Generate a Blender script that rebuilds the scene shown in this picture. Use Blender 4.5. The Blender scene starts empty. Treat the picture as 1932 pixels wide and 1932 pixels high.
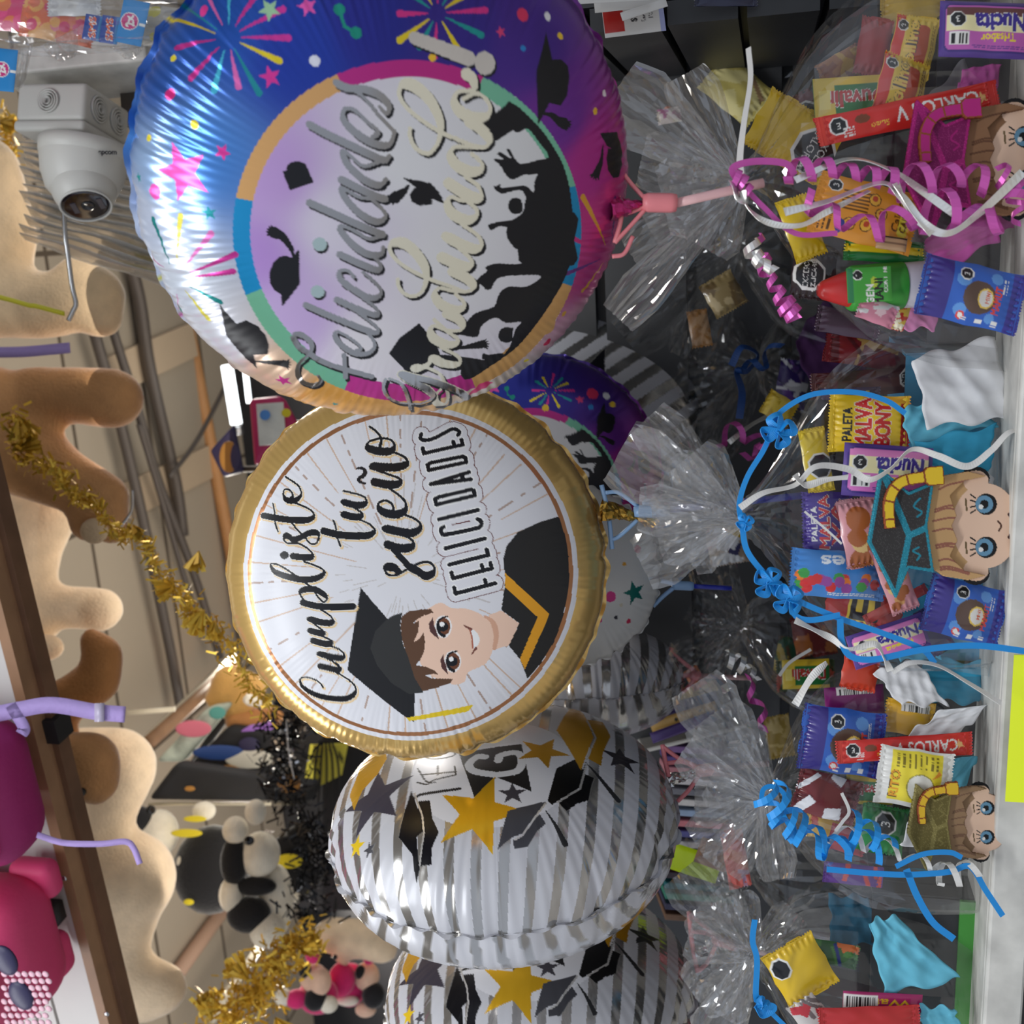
import bpy, math
import numpy as np
from mathutils import Vector, Matrix

SC = bpy.context.scene
COL = SC.collection
# ---------------------------------------------------------------- camera
F = 2071.0                       # focal length in pixels of the 1932 frame
YAW, PITCH = math.radians(15), math.radians(13)
EYE = np.array([0.0, 0.0, 1.5])
_h = np.array([-math.sin(YAW), math.cos(YAW), 0.0])
RIGHT = np.array([math.cos(YAW), math.sin(YAW), 0.0])
FWD = _h * math.cos(PITCH) + np.array([0, 0, 1.0]) * math.sin(PITCH)
UP = -_h * math.sin(PITCH) + np.array([0, 0, 1.0]) * math.cos(PITCH)
PX, PY = -UP, -RIGHT             # the camera is held on its side: picture right is down, picture down is left
cam_data = bpy.data.cameras.new('camera')
cam = bpy.data.objects.new('camera', cam_data)
COL.objects.link(cam)
cam_data.sensor_fit = 'HORIZONTAL'
cam_data.angle = 2 * math.atan(966 / F)
cam_data.clip_start = 0.02
cam_data.dof.use_dof = True
cam_data.dof.focus_distance = 0.86
cam_data.dof.aperture_fstop = 9.5
_m = Matrix.Identity(4)
for i in range(3):
    _m[i][0], _m[i][1], _m[i][2], _m[i][3] = PX[i], RIGHT[i], -FWD[i], EYE[i]
cam.matrix_world = _m
SC.camera = cam
# ---------------------------------------------------------------- world, lamps, exposure
SC.view_settings.view_transform = 'Standard'
SC.view_settings.look = 'None'
SC.view_settings.gamma = 1.0
SC.view_settings.exposure = 0.0
SC.view_settings.use_curve_mapping = False
SC.cycles.max_bounces = 8
SC.cycles.diffuse_bounces = 3
SC.cycles.glossy_bounces = 4
SC.cycles.transmission_bounces = 4
SC.cycles.transparent_max_bounces = 28
SC.cycles.caustics_reflective = False
SC.cycles.caustics_refractive = False
SC.cycles.sample_clamp_indirect = 4.0
W = bpy.data.worlds.new('world')
SC.world = W
W.use_nodes = True
W.node_tree.nodes['Background'].inputs[0].default_value = (0.78, 0.86, 1.0, 1)
W.node_tree.nodes['Background'].inputs[1].default_value = 0.62
def lamp(name, loc, sx, sy, power, color=(1, 0.97, 0.93), rz=0.0, tilt=0.0):
    l = bpy.data.lights.new(name, 'AREA')
    l.shape = 'RECTANGLE'; l.size = sx; l.size_y = sy; l.energy = power; l.color = color
    o = bpy.data.objects.new(name, l); COL.objects.link(o)
    o.location = loc; o.rotation_euler = (tilt, 0, rz)
    return o
lamp('ceiling_tube_light', (-0.25, 0.10, 2.95), 1.25, 0.10, 11, (0.93, 0.97, 1.0))
lamp('ceiling_tube_light', (-0.3, -0.9, 2.95), 1.25, 0.10, 34, (0.93, 0.97, 1.0))
lamp('ceiling_tube_light', (-1.7, 0.4, 2.95), 1.25, 0.10, 10, (0.95, 0.97, 1.0))
lamp('ceiling_tube_light', (-1.6, 2.6, 2.9), 1.25, 0.30, 60, (1.0, 0.93, 0.82))
lamp('ceiling_tube_light', (0.6, 2.6, 2.9), 1.25, 0.30, 40, (1.0, 0.95, 0.88))
lamp('ceiling_fill_light', (-0.9, 1.9, 2.45), 2.2, 1.0, 6.5, (1.0, 0.93, 0.83), tilt=math.pi)  # added fill aimed upward to brighten the ceiling, not a fixture of the shop

# ---------------------------------------------------------------- picture <-> place
def P(x, y, d):
    """the point seen at pixel (x, y), d metres in front of the camera"""
    return EYE + FWD * d + PX * ((x - 966) / F * d) + PY * ((y - 966) / F * d)
def ray(x, y):
    return FWD + PX * ((x - 966) / F) + PY * ((y - 966) / F)
def on_z(x, y, z):
    r = ray(x, y); return EYE + r * ((z - EYE[2]) / r[2])
def on_y(x, y, yy):
    r = ray(x, y); return EYE + r * ((yy - EYE[1]) / r[1])
def depth(p):
    return float(np.dot(np.asarray(p) - EYE, FWD))
def proj(V):
    D = np.asarray(V) - EYE
    d = D @ FWD
    return 966 + F * (D @ PX) / d, 966 + F * (D @ PY) / d
def unit(v):
    v = np.asarray(v, float); return v / (np.linalg.norm(v) + 1e-12)
def srgb(r, g=None, b=None):
    if g is None: r, g, b = r
    c = np.array([r, g, b], float) / 255.0
    return tuple(np.where(c <= 0.04045, c / 12.92, ((c + 0.055) / 1.055) ** 2.4))

# ---------------------------------------------------------------- materials
MATS = {}
def mat(name, col=(0.5, 0.5, 0.5), rough=0.5, metal=0.0, sheen=0.0, coat=0.0, bump=0.0, bscale=40.0, var=0.0, vscale=8.0,
        alpha=1.0, trans=0.0, emit=None, estr=1.0, spec=0.5, attr=False, aniso=0.0):
    if name in MATS: return MATS[name]
    m = bpy.data.materials.new(name); m.use_nodes = True; MATS[name] = m
    nt = m.node_tree; b = nt.nodes['Principled BSDF']; L = nt.links
    b.inputs['Base Color'].default_value = (*col[:3], 1)
    b.inputs['Roughness'].default_value = rough
    b.inputs['Metallic'].default_value = metal
    b.inputs['Specular IOR Level'].default_value = spec
    b.inputs['Sheen Weight'].default_value = sheen
    b.inputs['Sheen Roughness'].default_value = 0.35
    b.inputs['Coat Weight'].default_value = coat
    b.inputs['Coat Roughness'].default_value = 0.08
    b.inputs['Alpha'].default_value = alpha
    b.inputs['Transmission Weight'].default_value = trans
    if emit is not None:
        b.inputs['Emission Color'].default_value = (*emit[:3], 1); b.inputs['Emission Strength'].default_value = estr
    if attr:
        a = nt.nodes.new('ShaderNodeAttribute'); a.attribute_name = 'Col'
        L.new(a.outputs['Color'], b.inputs['Base Color'])
        L.new(a.outputs['Alpha'], b.inputs['Metallic'])
        mr = nt.nodes.new('ShaderNodeMapRange')
        mr.inputs['To Min'].default_value = rough; mr.inputs['To Max'].default_value = rough * 0.55
        L.new(a.outputs['Alpha'], mr.inputs['Value']); L.new(mr.outputs[0], b.inputs['Roughness'])
    if var > 0:
        tc = nt.nodes.new('ShaderNodeTexCoord'); nz = nt.nodes.new('ShaderNodeTexNoise'); nz.inputs['Scale'].default_value = vscale
        nz.inputs['Detail'].default_value = 5
        L.new(tc.outputs['Object'], nz.inputs['Vector'])
        rp = nt.nodes.new('ShaderNodeValToRGB')
        rp.color_ramp.elements[0].position = 0.3; rp.color_ramp.elements[1].position = 0.7
        lo = [c * (1 - var) for c in col[:3]]; hi = [min(1, c * (1 + var)) for c in col[:3]]
        rp.color_ramp.elements[0].color = (*lo, 1); rp.color_ramp.elements[1].color = (*hi, 1)
        L.new(nz.outputs['Fac'], rp.inputs['Fac']); L.new(rp.outputs['Color'], b.inputs['Base Color'])
    if bump > 0:
        tc = nt.nodes.new('ShaderNodeTexCoord'); nz = nt.nodes.new('ShaderNodeTexNoise'); nz.inputs['Scale'].default_value = bscale
        nz.inputs['Detail'].default_value = 4
        bp = nt.nodes.new('ShaderNodeBump'); bp.inputs['Strength'].default_value = bump; bp.inputs['Distance'].default_value = 0.004
        L.new(tc.outputs['Object'], nz.inputs['Vector']); L.new(nz.outputs['Fac'], bp.inputs['Height']); L.new(bp.outputs['Normal'], b.inputs['Normal'])
    return m

def film(name, haze=0.03, tint=(1, 1, 1), gloss=0.09, rough=0.06):
    """clear wrapping film: mostly see-through, a little milky, shiny at grazing angles"""
    if name in MATS: return MATS[name]
    m = bpy.data.materials.new(name); m.use_nodes = True; MATS[name] = m
    nt = m.node_tree; L = nt.links
    for n in list(nt.nodes):
        if n.type == 'BSDF_PRINCIPLED': nt.nodes.remove(n)
    out = [n for n in nt.nodes if n.type == 'OUTPUT_MATERIAL'][0]
    tr = nt.nodes.new('ShaderNodeBsdfTransparent'); tr.inputs[0].default_value = (*tint, 1)
    gl = nt.nodes.new('ShaderNodeBsdfGlossy'); gl.inputs['Roughness'].default_value = rough
    df = nt.nodes.new('ShaderNodeBsdfTranslucent'); df.inputs[0].default_value = (0.85, 0.85, 0.87, 1)
    d2 = nt.nodes.new('ShaderNodeBsdfDiffuse'); d2.inputs[0].default_value = (0.85, 0.85, 0.87, 1)
    md = nt.nodes.new('ShaderNodeMixShader'); md.inputs[0].default_value = 0.5
    L.new(df.outputs[0], md.inputs[1]); L.new(d2.outputs[0], md.inputs[2])
    m1 = nt.nodes.new('ShaderNodeMixShader'); m1.inputs[0].default_value = haze
    L.new(tr.outputs[0], m1.inputs[1]); L.new(md.outputs[0], m1.inputs[2])
    lw = nt.nodes.new('ShaderNodeLayerWeight'); lw.inputs['Blend'].default_value = 0.22
    ml = nt.nodes.new('ShaderNodeMath'); ml.operation = 'MULTIPLY_ADD'; ml.inputs[1].default_value = 0.62; ml.inputs[2].default_value = gloss
    L.new(lw.outputs['Facing'], ml.inputs[0])
    m2 = nt.nodes.new('ShaderNodeMixShader')
    L.new(ml.outputs[0], m2.inputs[0]); L.new(m1.outputs[0], m2.inputs[1]); L.new(gl.outputs[0], m2.inputs[2])
    L.new(m2.outputs[0], out.inputs['Surface'])
    return m

# ---------------------------------------------------------------- mesh helpers
def obj(name, VF, m, parent=None, smooth=True, cols=None):
    V, Fc = VF
    V = np.asarray(V, float)
    me = bpy.data.meshes.new(name)
    if isinstance(Fc, np.ndarray):
        nf, k = Fc.shape
        me.vertices.add(len(V)); me.vertices.foreach_set('co', V.astype(np.float32).ravel())
        me.loops.add(nf * k); me.loops.foreach_set('vertex_index', Fc.astype(np.int32).ravel())
        me.polygons.add(nf); me.polygons.foreach_set('loop_start', np.arange(0, nf * k, k, dtype=np.int32))
        me.update(calc_edges=True)
    else:
        me.from_pydata([tuple(v) for v in V], [], [tuple(int(i) for i in f) for f in Fc])
        me.update()
    if smooth: me.polygons.foreach_set('use_smooth', np.ones(len(me.polygons), bool))
    if cols is not None:
        a = me.color_attributes.new('Col', 'FLOAT_COLOR', 'POINT')
        a.data.foreach_set('color', np.asarray(cols, np.float32).ravel())
    if m is not None: me.materials.append(m)
    o = bpy.data.objects.new(name, me); COL.objects.link(o)
    if parent is not None:
        o.parent = parent
        o.matrix_parent_inverse = Matrix.Translation(parent.location).inverted()
    return o
def tag(o, label, cat, group=None, kind=None):
    if label: o['label'] = label
    if cat: o['category'] = cat
    if group: o['group'] = group
    if kind: o['kind'] = kind
    return o
def thing(name, label, cat, loc, group=None):
    o = bpy.data.objects.new(name, None); COL.objects.link(o)
    o.empty_display_size = 0.02
    o.location = Vector([float(c) for c in loc])
    return tag(o, label, cat, group)
def struct(name, VF, m, smooth=False):
    o = obj(name, VF, m, None, smooth); o['kind'] = 'structure'; return o
def join(*parts):
    Vs, Fs, n = [], [], 0
    for V, Fc in parts:
        V = np.asarray(V, float)
        Vs.append(V); Fs += [tuple(int(i) + n for i in f) for f in Fc]; n += len(V)
    return np.vstack(Vs), Fs
def box(c, s, ax=None):
    c = np.asarray(c, float); h = np.asarray(s, float) / 2
    A = np.eye(3) if ax is None else np.asarray(ax)
    V = [c + A[0] * h[0] * i + A[1] * h[1] * j + A[2] * h[2] * k for i in (-1, 1) for j in (-1, 1) for k in (-1, 1)]
    Fc = [(0, 1, 3, 2), (4, 6, 7, 5), (0, 4, 5, 1), (2, 3, 7, 6), (0, 2, 6, 4), (1, 5, 7, 3)]
    return np.array(V), Fc
def bevel(o, w=0.003, seg=2):
    b = o.modifiers.new('bevel', 'BEVEL'); b.width = w; b.segments = seg; b.limit_method = 'ANGLE'
    return o
def solid(o, t=0.002, off=0.0):
    s = o.modifiers.new('solidify', 'SOLIDIFY'); s.thickness = t; s.offset = off
    return o
def frames(path):
    path = np.asarray(path, float)
    T = np.gradient(path, axis=0); T /= np.linalg.norm(T, axis=1)[:, None] + 1e-12
    a = np.array([0, 0, 1.0]) if abs(T[0][2]) < 0.9 else np.array([1.0, 0, 0])
    N = [unit(np.cross(T[0], a))]
    for i in range(1, len(path)):
        n = N[-1] - T[i] * np.dot(N[-1], T[i]); N.append(unit(n))
    N = np.array(N); return T, N, np.cross(T, N)
def tube(path, r, n=8, cap=True, flat=1.0):
    path = np.asarray(path, float); k = len(path)
    r = np.broadcast_to(np.asarray(r, float), (k,))
    T, N, B = frames(path)
    a = np.linspace(0, 2 * np.pi, n, endpoint=False)
    V = path[:, None, :] + r[:, None, None] * (np.cos(a)[None, :, None] * N[:, None, :] + flat * np.sin(a)[None, :, None] * B[:, None, :])
    V = V.reshape(-1, 3)
    Fc = [(i * n + j, i * n + (j + 1) % n, (i + 1) * n + (j + 1) % n, (i + 1) * n + j) for i in range(k - 1) for j in range(n)]
    if cap: Fc += [tuple(range(n))[::-1], tuple((k - 1) * n + j for j in range(n))]
    return V, Fc
def ell(c, r, ax=None, nu=20, nv=12):
    A = np.eye(3) if ax is None else np.asarray(ax)
    r = np.broadcast_to(np.asarray(r, float), (3,))
    th = np.linspace(0, np.pi, nv + 1)[1:-1]; ph = np.linspace(0, 2 * np.pi, nu, endpoint=False)
    S = [[0, 0, 1]] + [[math.sin(t) * math.cos(p), math.sin(t) * math.sin(p), math.cos(t)] for t in th for p in ph] + [[0, 0, -1]]
    V = (np.array(S) * r) @ A + np.asarray(c, float)
    Fc = [(0, 1 + j, 1 + (j + 1) % nu) for j in range(nu)]
    for i in range(nv - 2):
        a = 1 + i * nu
        Fc += [(a + j, a + nu + j, a + nu + (j + 1) % nu, a + (j + 1) % nu) for j in range(nu)]
    a = 1 + (nv - 2) * nu; e = len(V) - 1
    Fc += [(a + j, e, a + (j + 1) % nu) for j in range(nu)]
    return V, Fc
def lathe(c, axis, prof, n=28, ref=None):
    """prof: (distance along axis, radius) pairs"""
    axis = unit(axis)
    e = np.array([0, 0, 1.0]) if ref is None else np.asarray(ref, float)
    if abs(np.dot(unit(e), axis)) > 0.95: e = np.array([1.0, 0, 0])
    a1 = unit(np.cross(axis, e)); a2 = np.cross(axis, a1)
    a = np.linspace(0, 2 * np.pi, n, endpoint=False)
    V = []
    for h, r in prof:
        for t in a: V.append(np.asarray(c) + axis * h + r * (math.cos(t) * a1 + math.sin(t) * a2))
    k = len(prof)
    Fc = [(i * n + j, i * n + (j + 1) % n, (i + 1) * n + (j + 1) % n, (i + 1) * n + j) for i in range(k - 1) for j in range(n)]
    Fc += [tuple(range(n))[::-1], tuple((k - 1) * n + j for j in range(n))]
    return np.array(V), Fc
def gridF(nu, nv, base=0):
    i, j = np.meshgrid(np.arange(nu - 1), np.arange(nv - 1), indexing='ij')
    a = base + i * nv + j
    return np.stack([a, a + nv, a + nv + 1, a + 1], -1).reshape(-1, 4)
def smooth_path(pts, per=8):
    """Catmull-Rom through the points (any dimension)"""
    p = np.asarray(pts, float)
    if len(p) < 3:
        t = np.linspace(0, 1, per + 1)[:, None]; return p[0] * (1 - t) + p[-1] * t
    q = np.vstack([2 * p[0] - p[1], p, 2 * p[-1] - p[-2]])
    out = []
    t = np.linspace(0, 1, per, endpoint=False)[:, None]
    for i in range(1, len(q) - 2):
        a, b, c, d = q[i - 1], q[i], q[i + 1], q[i + 2]
        out.append(0.5 * (2 * b + (c - a) * t + (2 * a - 5 * b + 4 * c - d) * t ** 2 + (3 * b - a - 3 * c + d) * t ** 3))
    return np.vstack(out + [p[-1:]])
def strip(path, width, side):
    """a flat ribbon along a path; side: direction(s) across it"""
    path = np.asarray(path, float); k = len(path)
    side = np.broadcast_to(np.asarray(side, float), (k, 3))
    side = side / (np.linalg.norm(side, axis=1)[:, None] + 1e-12)
    w = np.broadcast_to(np.asarray(width, float), (k,))[:, None] / 2
    V = np.stack([path - side * w, path + side * w], 1).reshape(-1, 3)
    Fc = [(2 * i, 2 * i + 1, 2 * i + 3, 2 * i + 2) for i in range(k - 1)]
    return V, Fc
def pxpath(pts, d, per=8):
    """picture points (x, y[, depth]) -> smoothed path in the place"""
    q = [P(p[0], p[1], p[2] if len(p) > 2 else d) for p in pts]
    return smooth_path(q, per)
RS = np.random.RandomState(11)
def noise1(t, seed, octs=((3, 1.0), (7, 0.6), (13, 0.4), (29, 0.25))):
    r = np.random.RandomState(seed); s = np.zeros_like(np.asarray(t, float))
    for k, a in octs: s = s + a * np.sin(k * t + r.uniform(0, 6.28)) * 1.0
    return s
def noise3(V, seed, scale=20.0, n=10):
    r = np.random.RandomState(seed); s = np.zeros(len(V))
    for i in range(n):
        k = r.normal(size=3) * scale; s += np.sin(V @ k + r.uniform(0, 6.28))
    return s / math.sqrt(n)

# ---------------------------------------------------------------- printing: colours laid on a surface's own flat coordinates
_TXT = {}
def text_edges(s, bold=0.0):
    key = (s, bold)
    if key in _TXT: return _TXT[key]
    c = bpy.data.curves.new('t', 'FONT'); c.body = s; c.fill_mode = 'NONE'; c.offset = bold
    c.resolution_u = 3
    o = bpy.data.objects.new('t', c)
    me = o.to_mesh()
    v = np.array([tuple(x.co)[:2] for x in me.vertices]) if len(me.vertices) else np.zeros((0, 2))
    e = np.array([tuple(x.vertices) for x in me.edges], int).reshape(-1, 2)
    o.to_mesh_clear(); bpy.data.objects.remove(o); bpy.data.curves.remove(c)
    _TXT[key] = (v[e[:, 0]], v[e[:, 1]]) if len(e) else (np.zeros((0, 2)), np.zeros((0, 2)))
    return _TXT[key]
class Paint:
    def __init__(self, u, v, base=(1, 1, 1), metal=0.0):
        self.u, self.v = u.ravel(), v.ravel()
        self.c = np.empty((self.u.size, 4)); self.c[:, :3] = base; self.c[:, 3] = metal
    def _put(self, idx, col, metal, a=1.0):
        if len(idx) == 0: return
        col = np.asarray(col, float)
        self.c[idx, :3] = self.c[idx, :3] * (1 - a) + col[:3] * a
        self.c[idx, 3] = self.c[idx, 3] * (1 - a) + metal * a
    def near(self, lo, hi):
        return np.nonzero((self.u >= lo[0]) & (self.u <= hi[0]) & (self.v >= lo[1]) & (self.v <= hi[1]))[0]
    def edges(self, A, B, col, metal=0.0, a=1.0):
        if len(A) == 0: return
        lo = np.minimum(A.min(0), B.min(0)); hi = np.maximum(A.max(0), B.max(0))
        I = self.near(lo, hi)
        if len(I) == 0: return
        x, y = self.u[I], self.v[I]; ins = np.zeros(len(I), bool)
        for (ax, ay), (bx, by) in zip(A, B):
            if ay == by: continue
            m = (ay > y) != (by > y)
            ins ^= m & (x < ax + (y - ay) * (bx - ax) / (by - ay))
        self._put(I[ins], col, metal, a)
    def poly(self, pts, col, metal=0.0, a=1.0):
        p = np.asarray(pts, float); self.edges(p, np.roll(p, -1, 0), col, metal, a)
    def circle(self, c, r, col, metal=0.0, r0=0.0, a=1.0, sq=1.0):
        I = self.near((c[0] - r, c[1] - r * sq), (c[0] + r, c[1] + r * sq))
        d = np.hypot(self.u[I] - c[0], (self.v[I] - c[1]) / sq)
        self._put(I[(d <= r) & (d >= r0)], col, metal, a)
    def stroke(self, pts, w, col, metal=0.0, a=1.0):
        p = np.asarray(pts, float); w = np.broadcast_to(np.asarray(w, float), (len(p),))
        for i in range(len(p) - 1):
            A, B = p[i], p[i + 1]; m = max(w[i], w[i + 1]) / 2
            I = self.near(np.minimum(A, B) - m, np.maximum(A, B) + m)
            if len(I) == 0: continue
            d = B - A; L = d @ d + 1e-18
            t = np.clip(((self.u[I] - A[0]) * d[0] + (self.v[I] - A[1]) * d[1]) / L, 0, 1)
            q = np.hypot(self.u[I] - A[0] - t * d[0], self.v[I] - A[1] - t * d[1])
            self._put(I[q <= (w[i] + (w[i + 1] - w[i]) * t) / 2], col, metal, a)
    def star(self, c, r, rot, col, metal=0.0, inner=0.42, n=5):
        t = rot + np.arange(2 * n) * np.pi / n
        rr = np.where(np.arange(2 * n) % 2 == 0, r, r * inner)
        self.poly(np.stack([c[0] + rr * np.cos(t), c[1] + rr * np.sin(t)], 1), col, metal)
    def text(self, s, c, h, col, ang=0.0, bold=0.0, sx=1.0, metal=0.0, width=None):
        """text centred on c, capital height about h, turned by ang (radians, in u-v); width squeezes it"""
        A, B = text_edges(s)
        if len(A) == 0: return
        lo = np.minimum(A.min(0), B.min(0)); hi = np.maximum(A.max(0), B.max(0))
        k = h / 0.70
        kx = k * sx if width is None else width / (hi[0] - lo[0])
        mid = np.array([(lo[0] + hi[0]) / 2, 0.35])
        ca, sa = math.cos(ang), math.sin(ang)
        def T(q):
            q = (q - mid) * np.array([kx, k])
            return np.stack([c[0] + q[:, 0] * ca - q[:, 1] * sa, c[1] + q[:, 0] * sa + q[:, 1] * ca], 1)
        self.edges(T(A), T(B), col, metal)
        if bold:
            for q, e in zip(T(A), T(B)): self.stroke([q, e], 1.1 * bold * k, col, metal)
# ================================================================= the place
Z_SHELF_EDGE = on_z(1890, 1300, 0)[2]
SHELF_TOP = P(1888, 1300, 0.80)[2]        # height of the candy shelf
_e = P(1888, 1300, 0.80)
SHELF_Y = float(_e[1])                    # its front edge
def on_shelf(x, y): return on_z(x, y, SHELF_TOP)
WALL_Y = SHELF_Y + 0.50
CEIL_Z = 3.0
m_white = mat('white_painted_board', srgb(205, 203, 198), 0.45, var=0.10, vscale=14)
m_white_worn = mat('worn_white_paint', srgb(196, 194, 188), 0.5, var=0.22, vscale=30)
m_black = mat('matt_black', (0.012, 0.012, 0.014), 0.55)
def slat_mat():
    m = mat('charcoal_slatwall', (0.022, 0.023, 0.026), 0.45, var=0.15, vscale=20)
    return m
struct('floor', box((-1.0, 1.6, -0.02), (9, 8, 0.04)), mat('grey_floor_tiles', srgb(196, 190, 182), 0.4, var=0.1))
def tile_ceiling():
    m = bpy.data.materials.new('ceiling_tiles'); m.use_nodes = True
    nt = m.node_tree; L = nt.links; b = nt.nodes['Principled BSDF']; b.inputs['Roughness'].default_value = 0.85
    tc = nt.nodes.new('ShaderNodeTexCoord'); br = nt.nodes.new('ShaderNodeTexBrick')
    br.offset = 0.0
    br.inputs['Scale'].default_value = 1.0
    br.inputs['Brick Width'].default_value = 0.61; br.inputs['Row Height'].default_value = 0.305
    br.inputs['Mortar Size'].default_value = 0.006
    br.inputs['Color1'].default_value = (*srgb(172, 160, 142), 1); br.inputs['Color2'].default_value = (*srgb(184, 171, 152), 1)
    br.inputs['Mortar'].default_value = (*srgb(92, 80, 66), 1)
    L.new(tc.outputs['Object'], br.inputs['Vector']); L.new(br.outputs['Color'], b.inputs['Base Color'])
    return m
struct('ceiling', box((-1.0, 1.6, CEIL_Z + 0.02), (9, 8, 0.04)), tile_ceiling())
# charcoal slatwall behind the candy shelf, long grooved boards
Wz0, Wz1 = SHELF_TOP - 0.9, SHELF_TOP + 0.46
def slatwall(name, x0, x1, y, z0, z1, pitch, m, gap=0.012):
    parts = []; z = z0
    while z < z1 - 0.02:
        h = min(pitch - gap, z1 - z)
        parts.append(box(((x0 + x1) / 2, y, z + h / 2), (x1 - x0, 0.018, h))); z += pitch
    parts.append(box(((x0 + x1) / 2, y + 0.016, (z0 + z1) / 2), (x1 - x0, 0.014, z1 - z0)))
    return struct(name, join(*parts), m)
slatwall('wall_back', -1.6, 1.3, WALL_Y, Wz0, Wz1, 0.105, slat_mat())
struct('wall_far', box((-1.0, 2.95, 1.5), (9, 0.05, 3.0)), mat('dark_far_wall', (0.02, 0.02, 0.023), 0.6, var=0.3, vscale=3))
def slat_side(name, x, y0, y1, z0, z1, pitch, m, gap=0.007):
    parts = [box((x + 0.016, (y0 + y1) / 2, (z0 + z1) / 2), (0.012, y1 - y0, z1 - z0))]; z = z0
    while z < z1 - 0.02:
        h = min(pitch - gap, z1 - z); parts.append(box((x, (y0 + y1) / 2, z + h / 2), (0.018, y1 - y0, h))); z += pitch
    return struct(name, join(*parts), m)
slat_side('wall_right', on_y(1400, 118, WALL_Y)[0], 0.95, WALL_Y - 0.012, SHELF_TOP + 0.002, SHELF_TOP + 0.44, 0.062, slat_mat())
# candy shelf: a white board on a slotted steel front rail
sh = thing('display_shelf', 'long white painted shelf board carrying the candy bouquets', 'shelf', (-0.3, SHELF_Y + 0.22, SHELF_TOP - 0.02))
bevel(obj('shelf_board', box((-0.15, SHELF_Y + 0.235, SHELF_TOP - 0.006), (2.5, 0.47, 0.012)), m_white_worn, sh, False), 0.002)
bevel(obj('front_edge', box((-0.15, SHELF_Y - 0.004, SHELF_TOP - 0.014), (2.5, 0.008, 0.028)), m_white_worn, sh, False), 0.002)
rail = [box((-0.15, SHELF_Y - 0.016, SHELF_TOP - 0.040), (2.5, 0.005, 0.018)), box((-0.15, SHELF_Y - 0.002, SHELF_TOP - 0.075), (2.5, 0.006, 0.05))]
for i in range(40): rail.append(box((-1.3 + i * 0.06, SHELF_Y - 0.010, SHELF_TOP - 0.042), (0.004, 0.02, 0.022)))
obj('slotted_rail', join(*rail), mat('white_steel', srgb(200, 200, 196), 0.35, var=0.08), sh, False)
for bx in (-1.2, 0.85):
    obj('bracket', box((bx, SHELF_Y + 0.25, SHELF_TOP - 0.05), (0.02, 0.48, 0.07)), m_white, sh, False)
# ================================================================= foil balloons
m_foil = mat('printed_foil', rough=0.30, attr=True, spec=0.3)
m_foil_matt = mat('printed_foil_matt', rough=0.42, attr=True)
PROF_T = np.linspace(0, math.pi / 2, 400)
def profile(T, p=2.35):
    r = np.sin(PROF_T) ** (2 / p); z = T * np.cos(PROF_T) ** (2 / p)
    s = np.concatenate([[0], np.cumsum(np.hypot(np.diff(r), np.diff(z)))]); s /= s[-1]
    return s, r, z
def disc(N):
    a = np.linspace(-1, 1, N); A, B = np.meshgrid(a, a, indexing='ij')
    A = np.where(np.abs(A) < 1e-9, 1e-9, A)
    big = np.abs(A) > np.abs(B)
    r = np.where(big, A, B)
    th = np.where(big, (math.pi / 4) * B / A, math.pi / 2 - (math.pi / 4) * A / np.where(np.abs(B) < 1e-9, 1e-9, B))
    return r * np.cos(th), r * np.sin(th)
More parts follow.
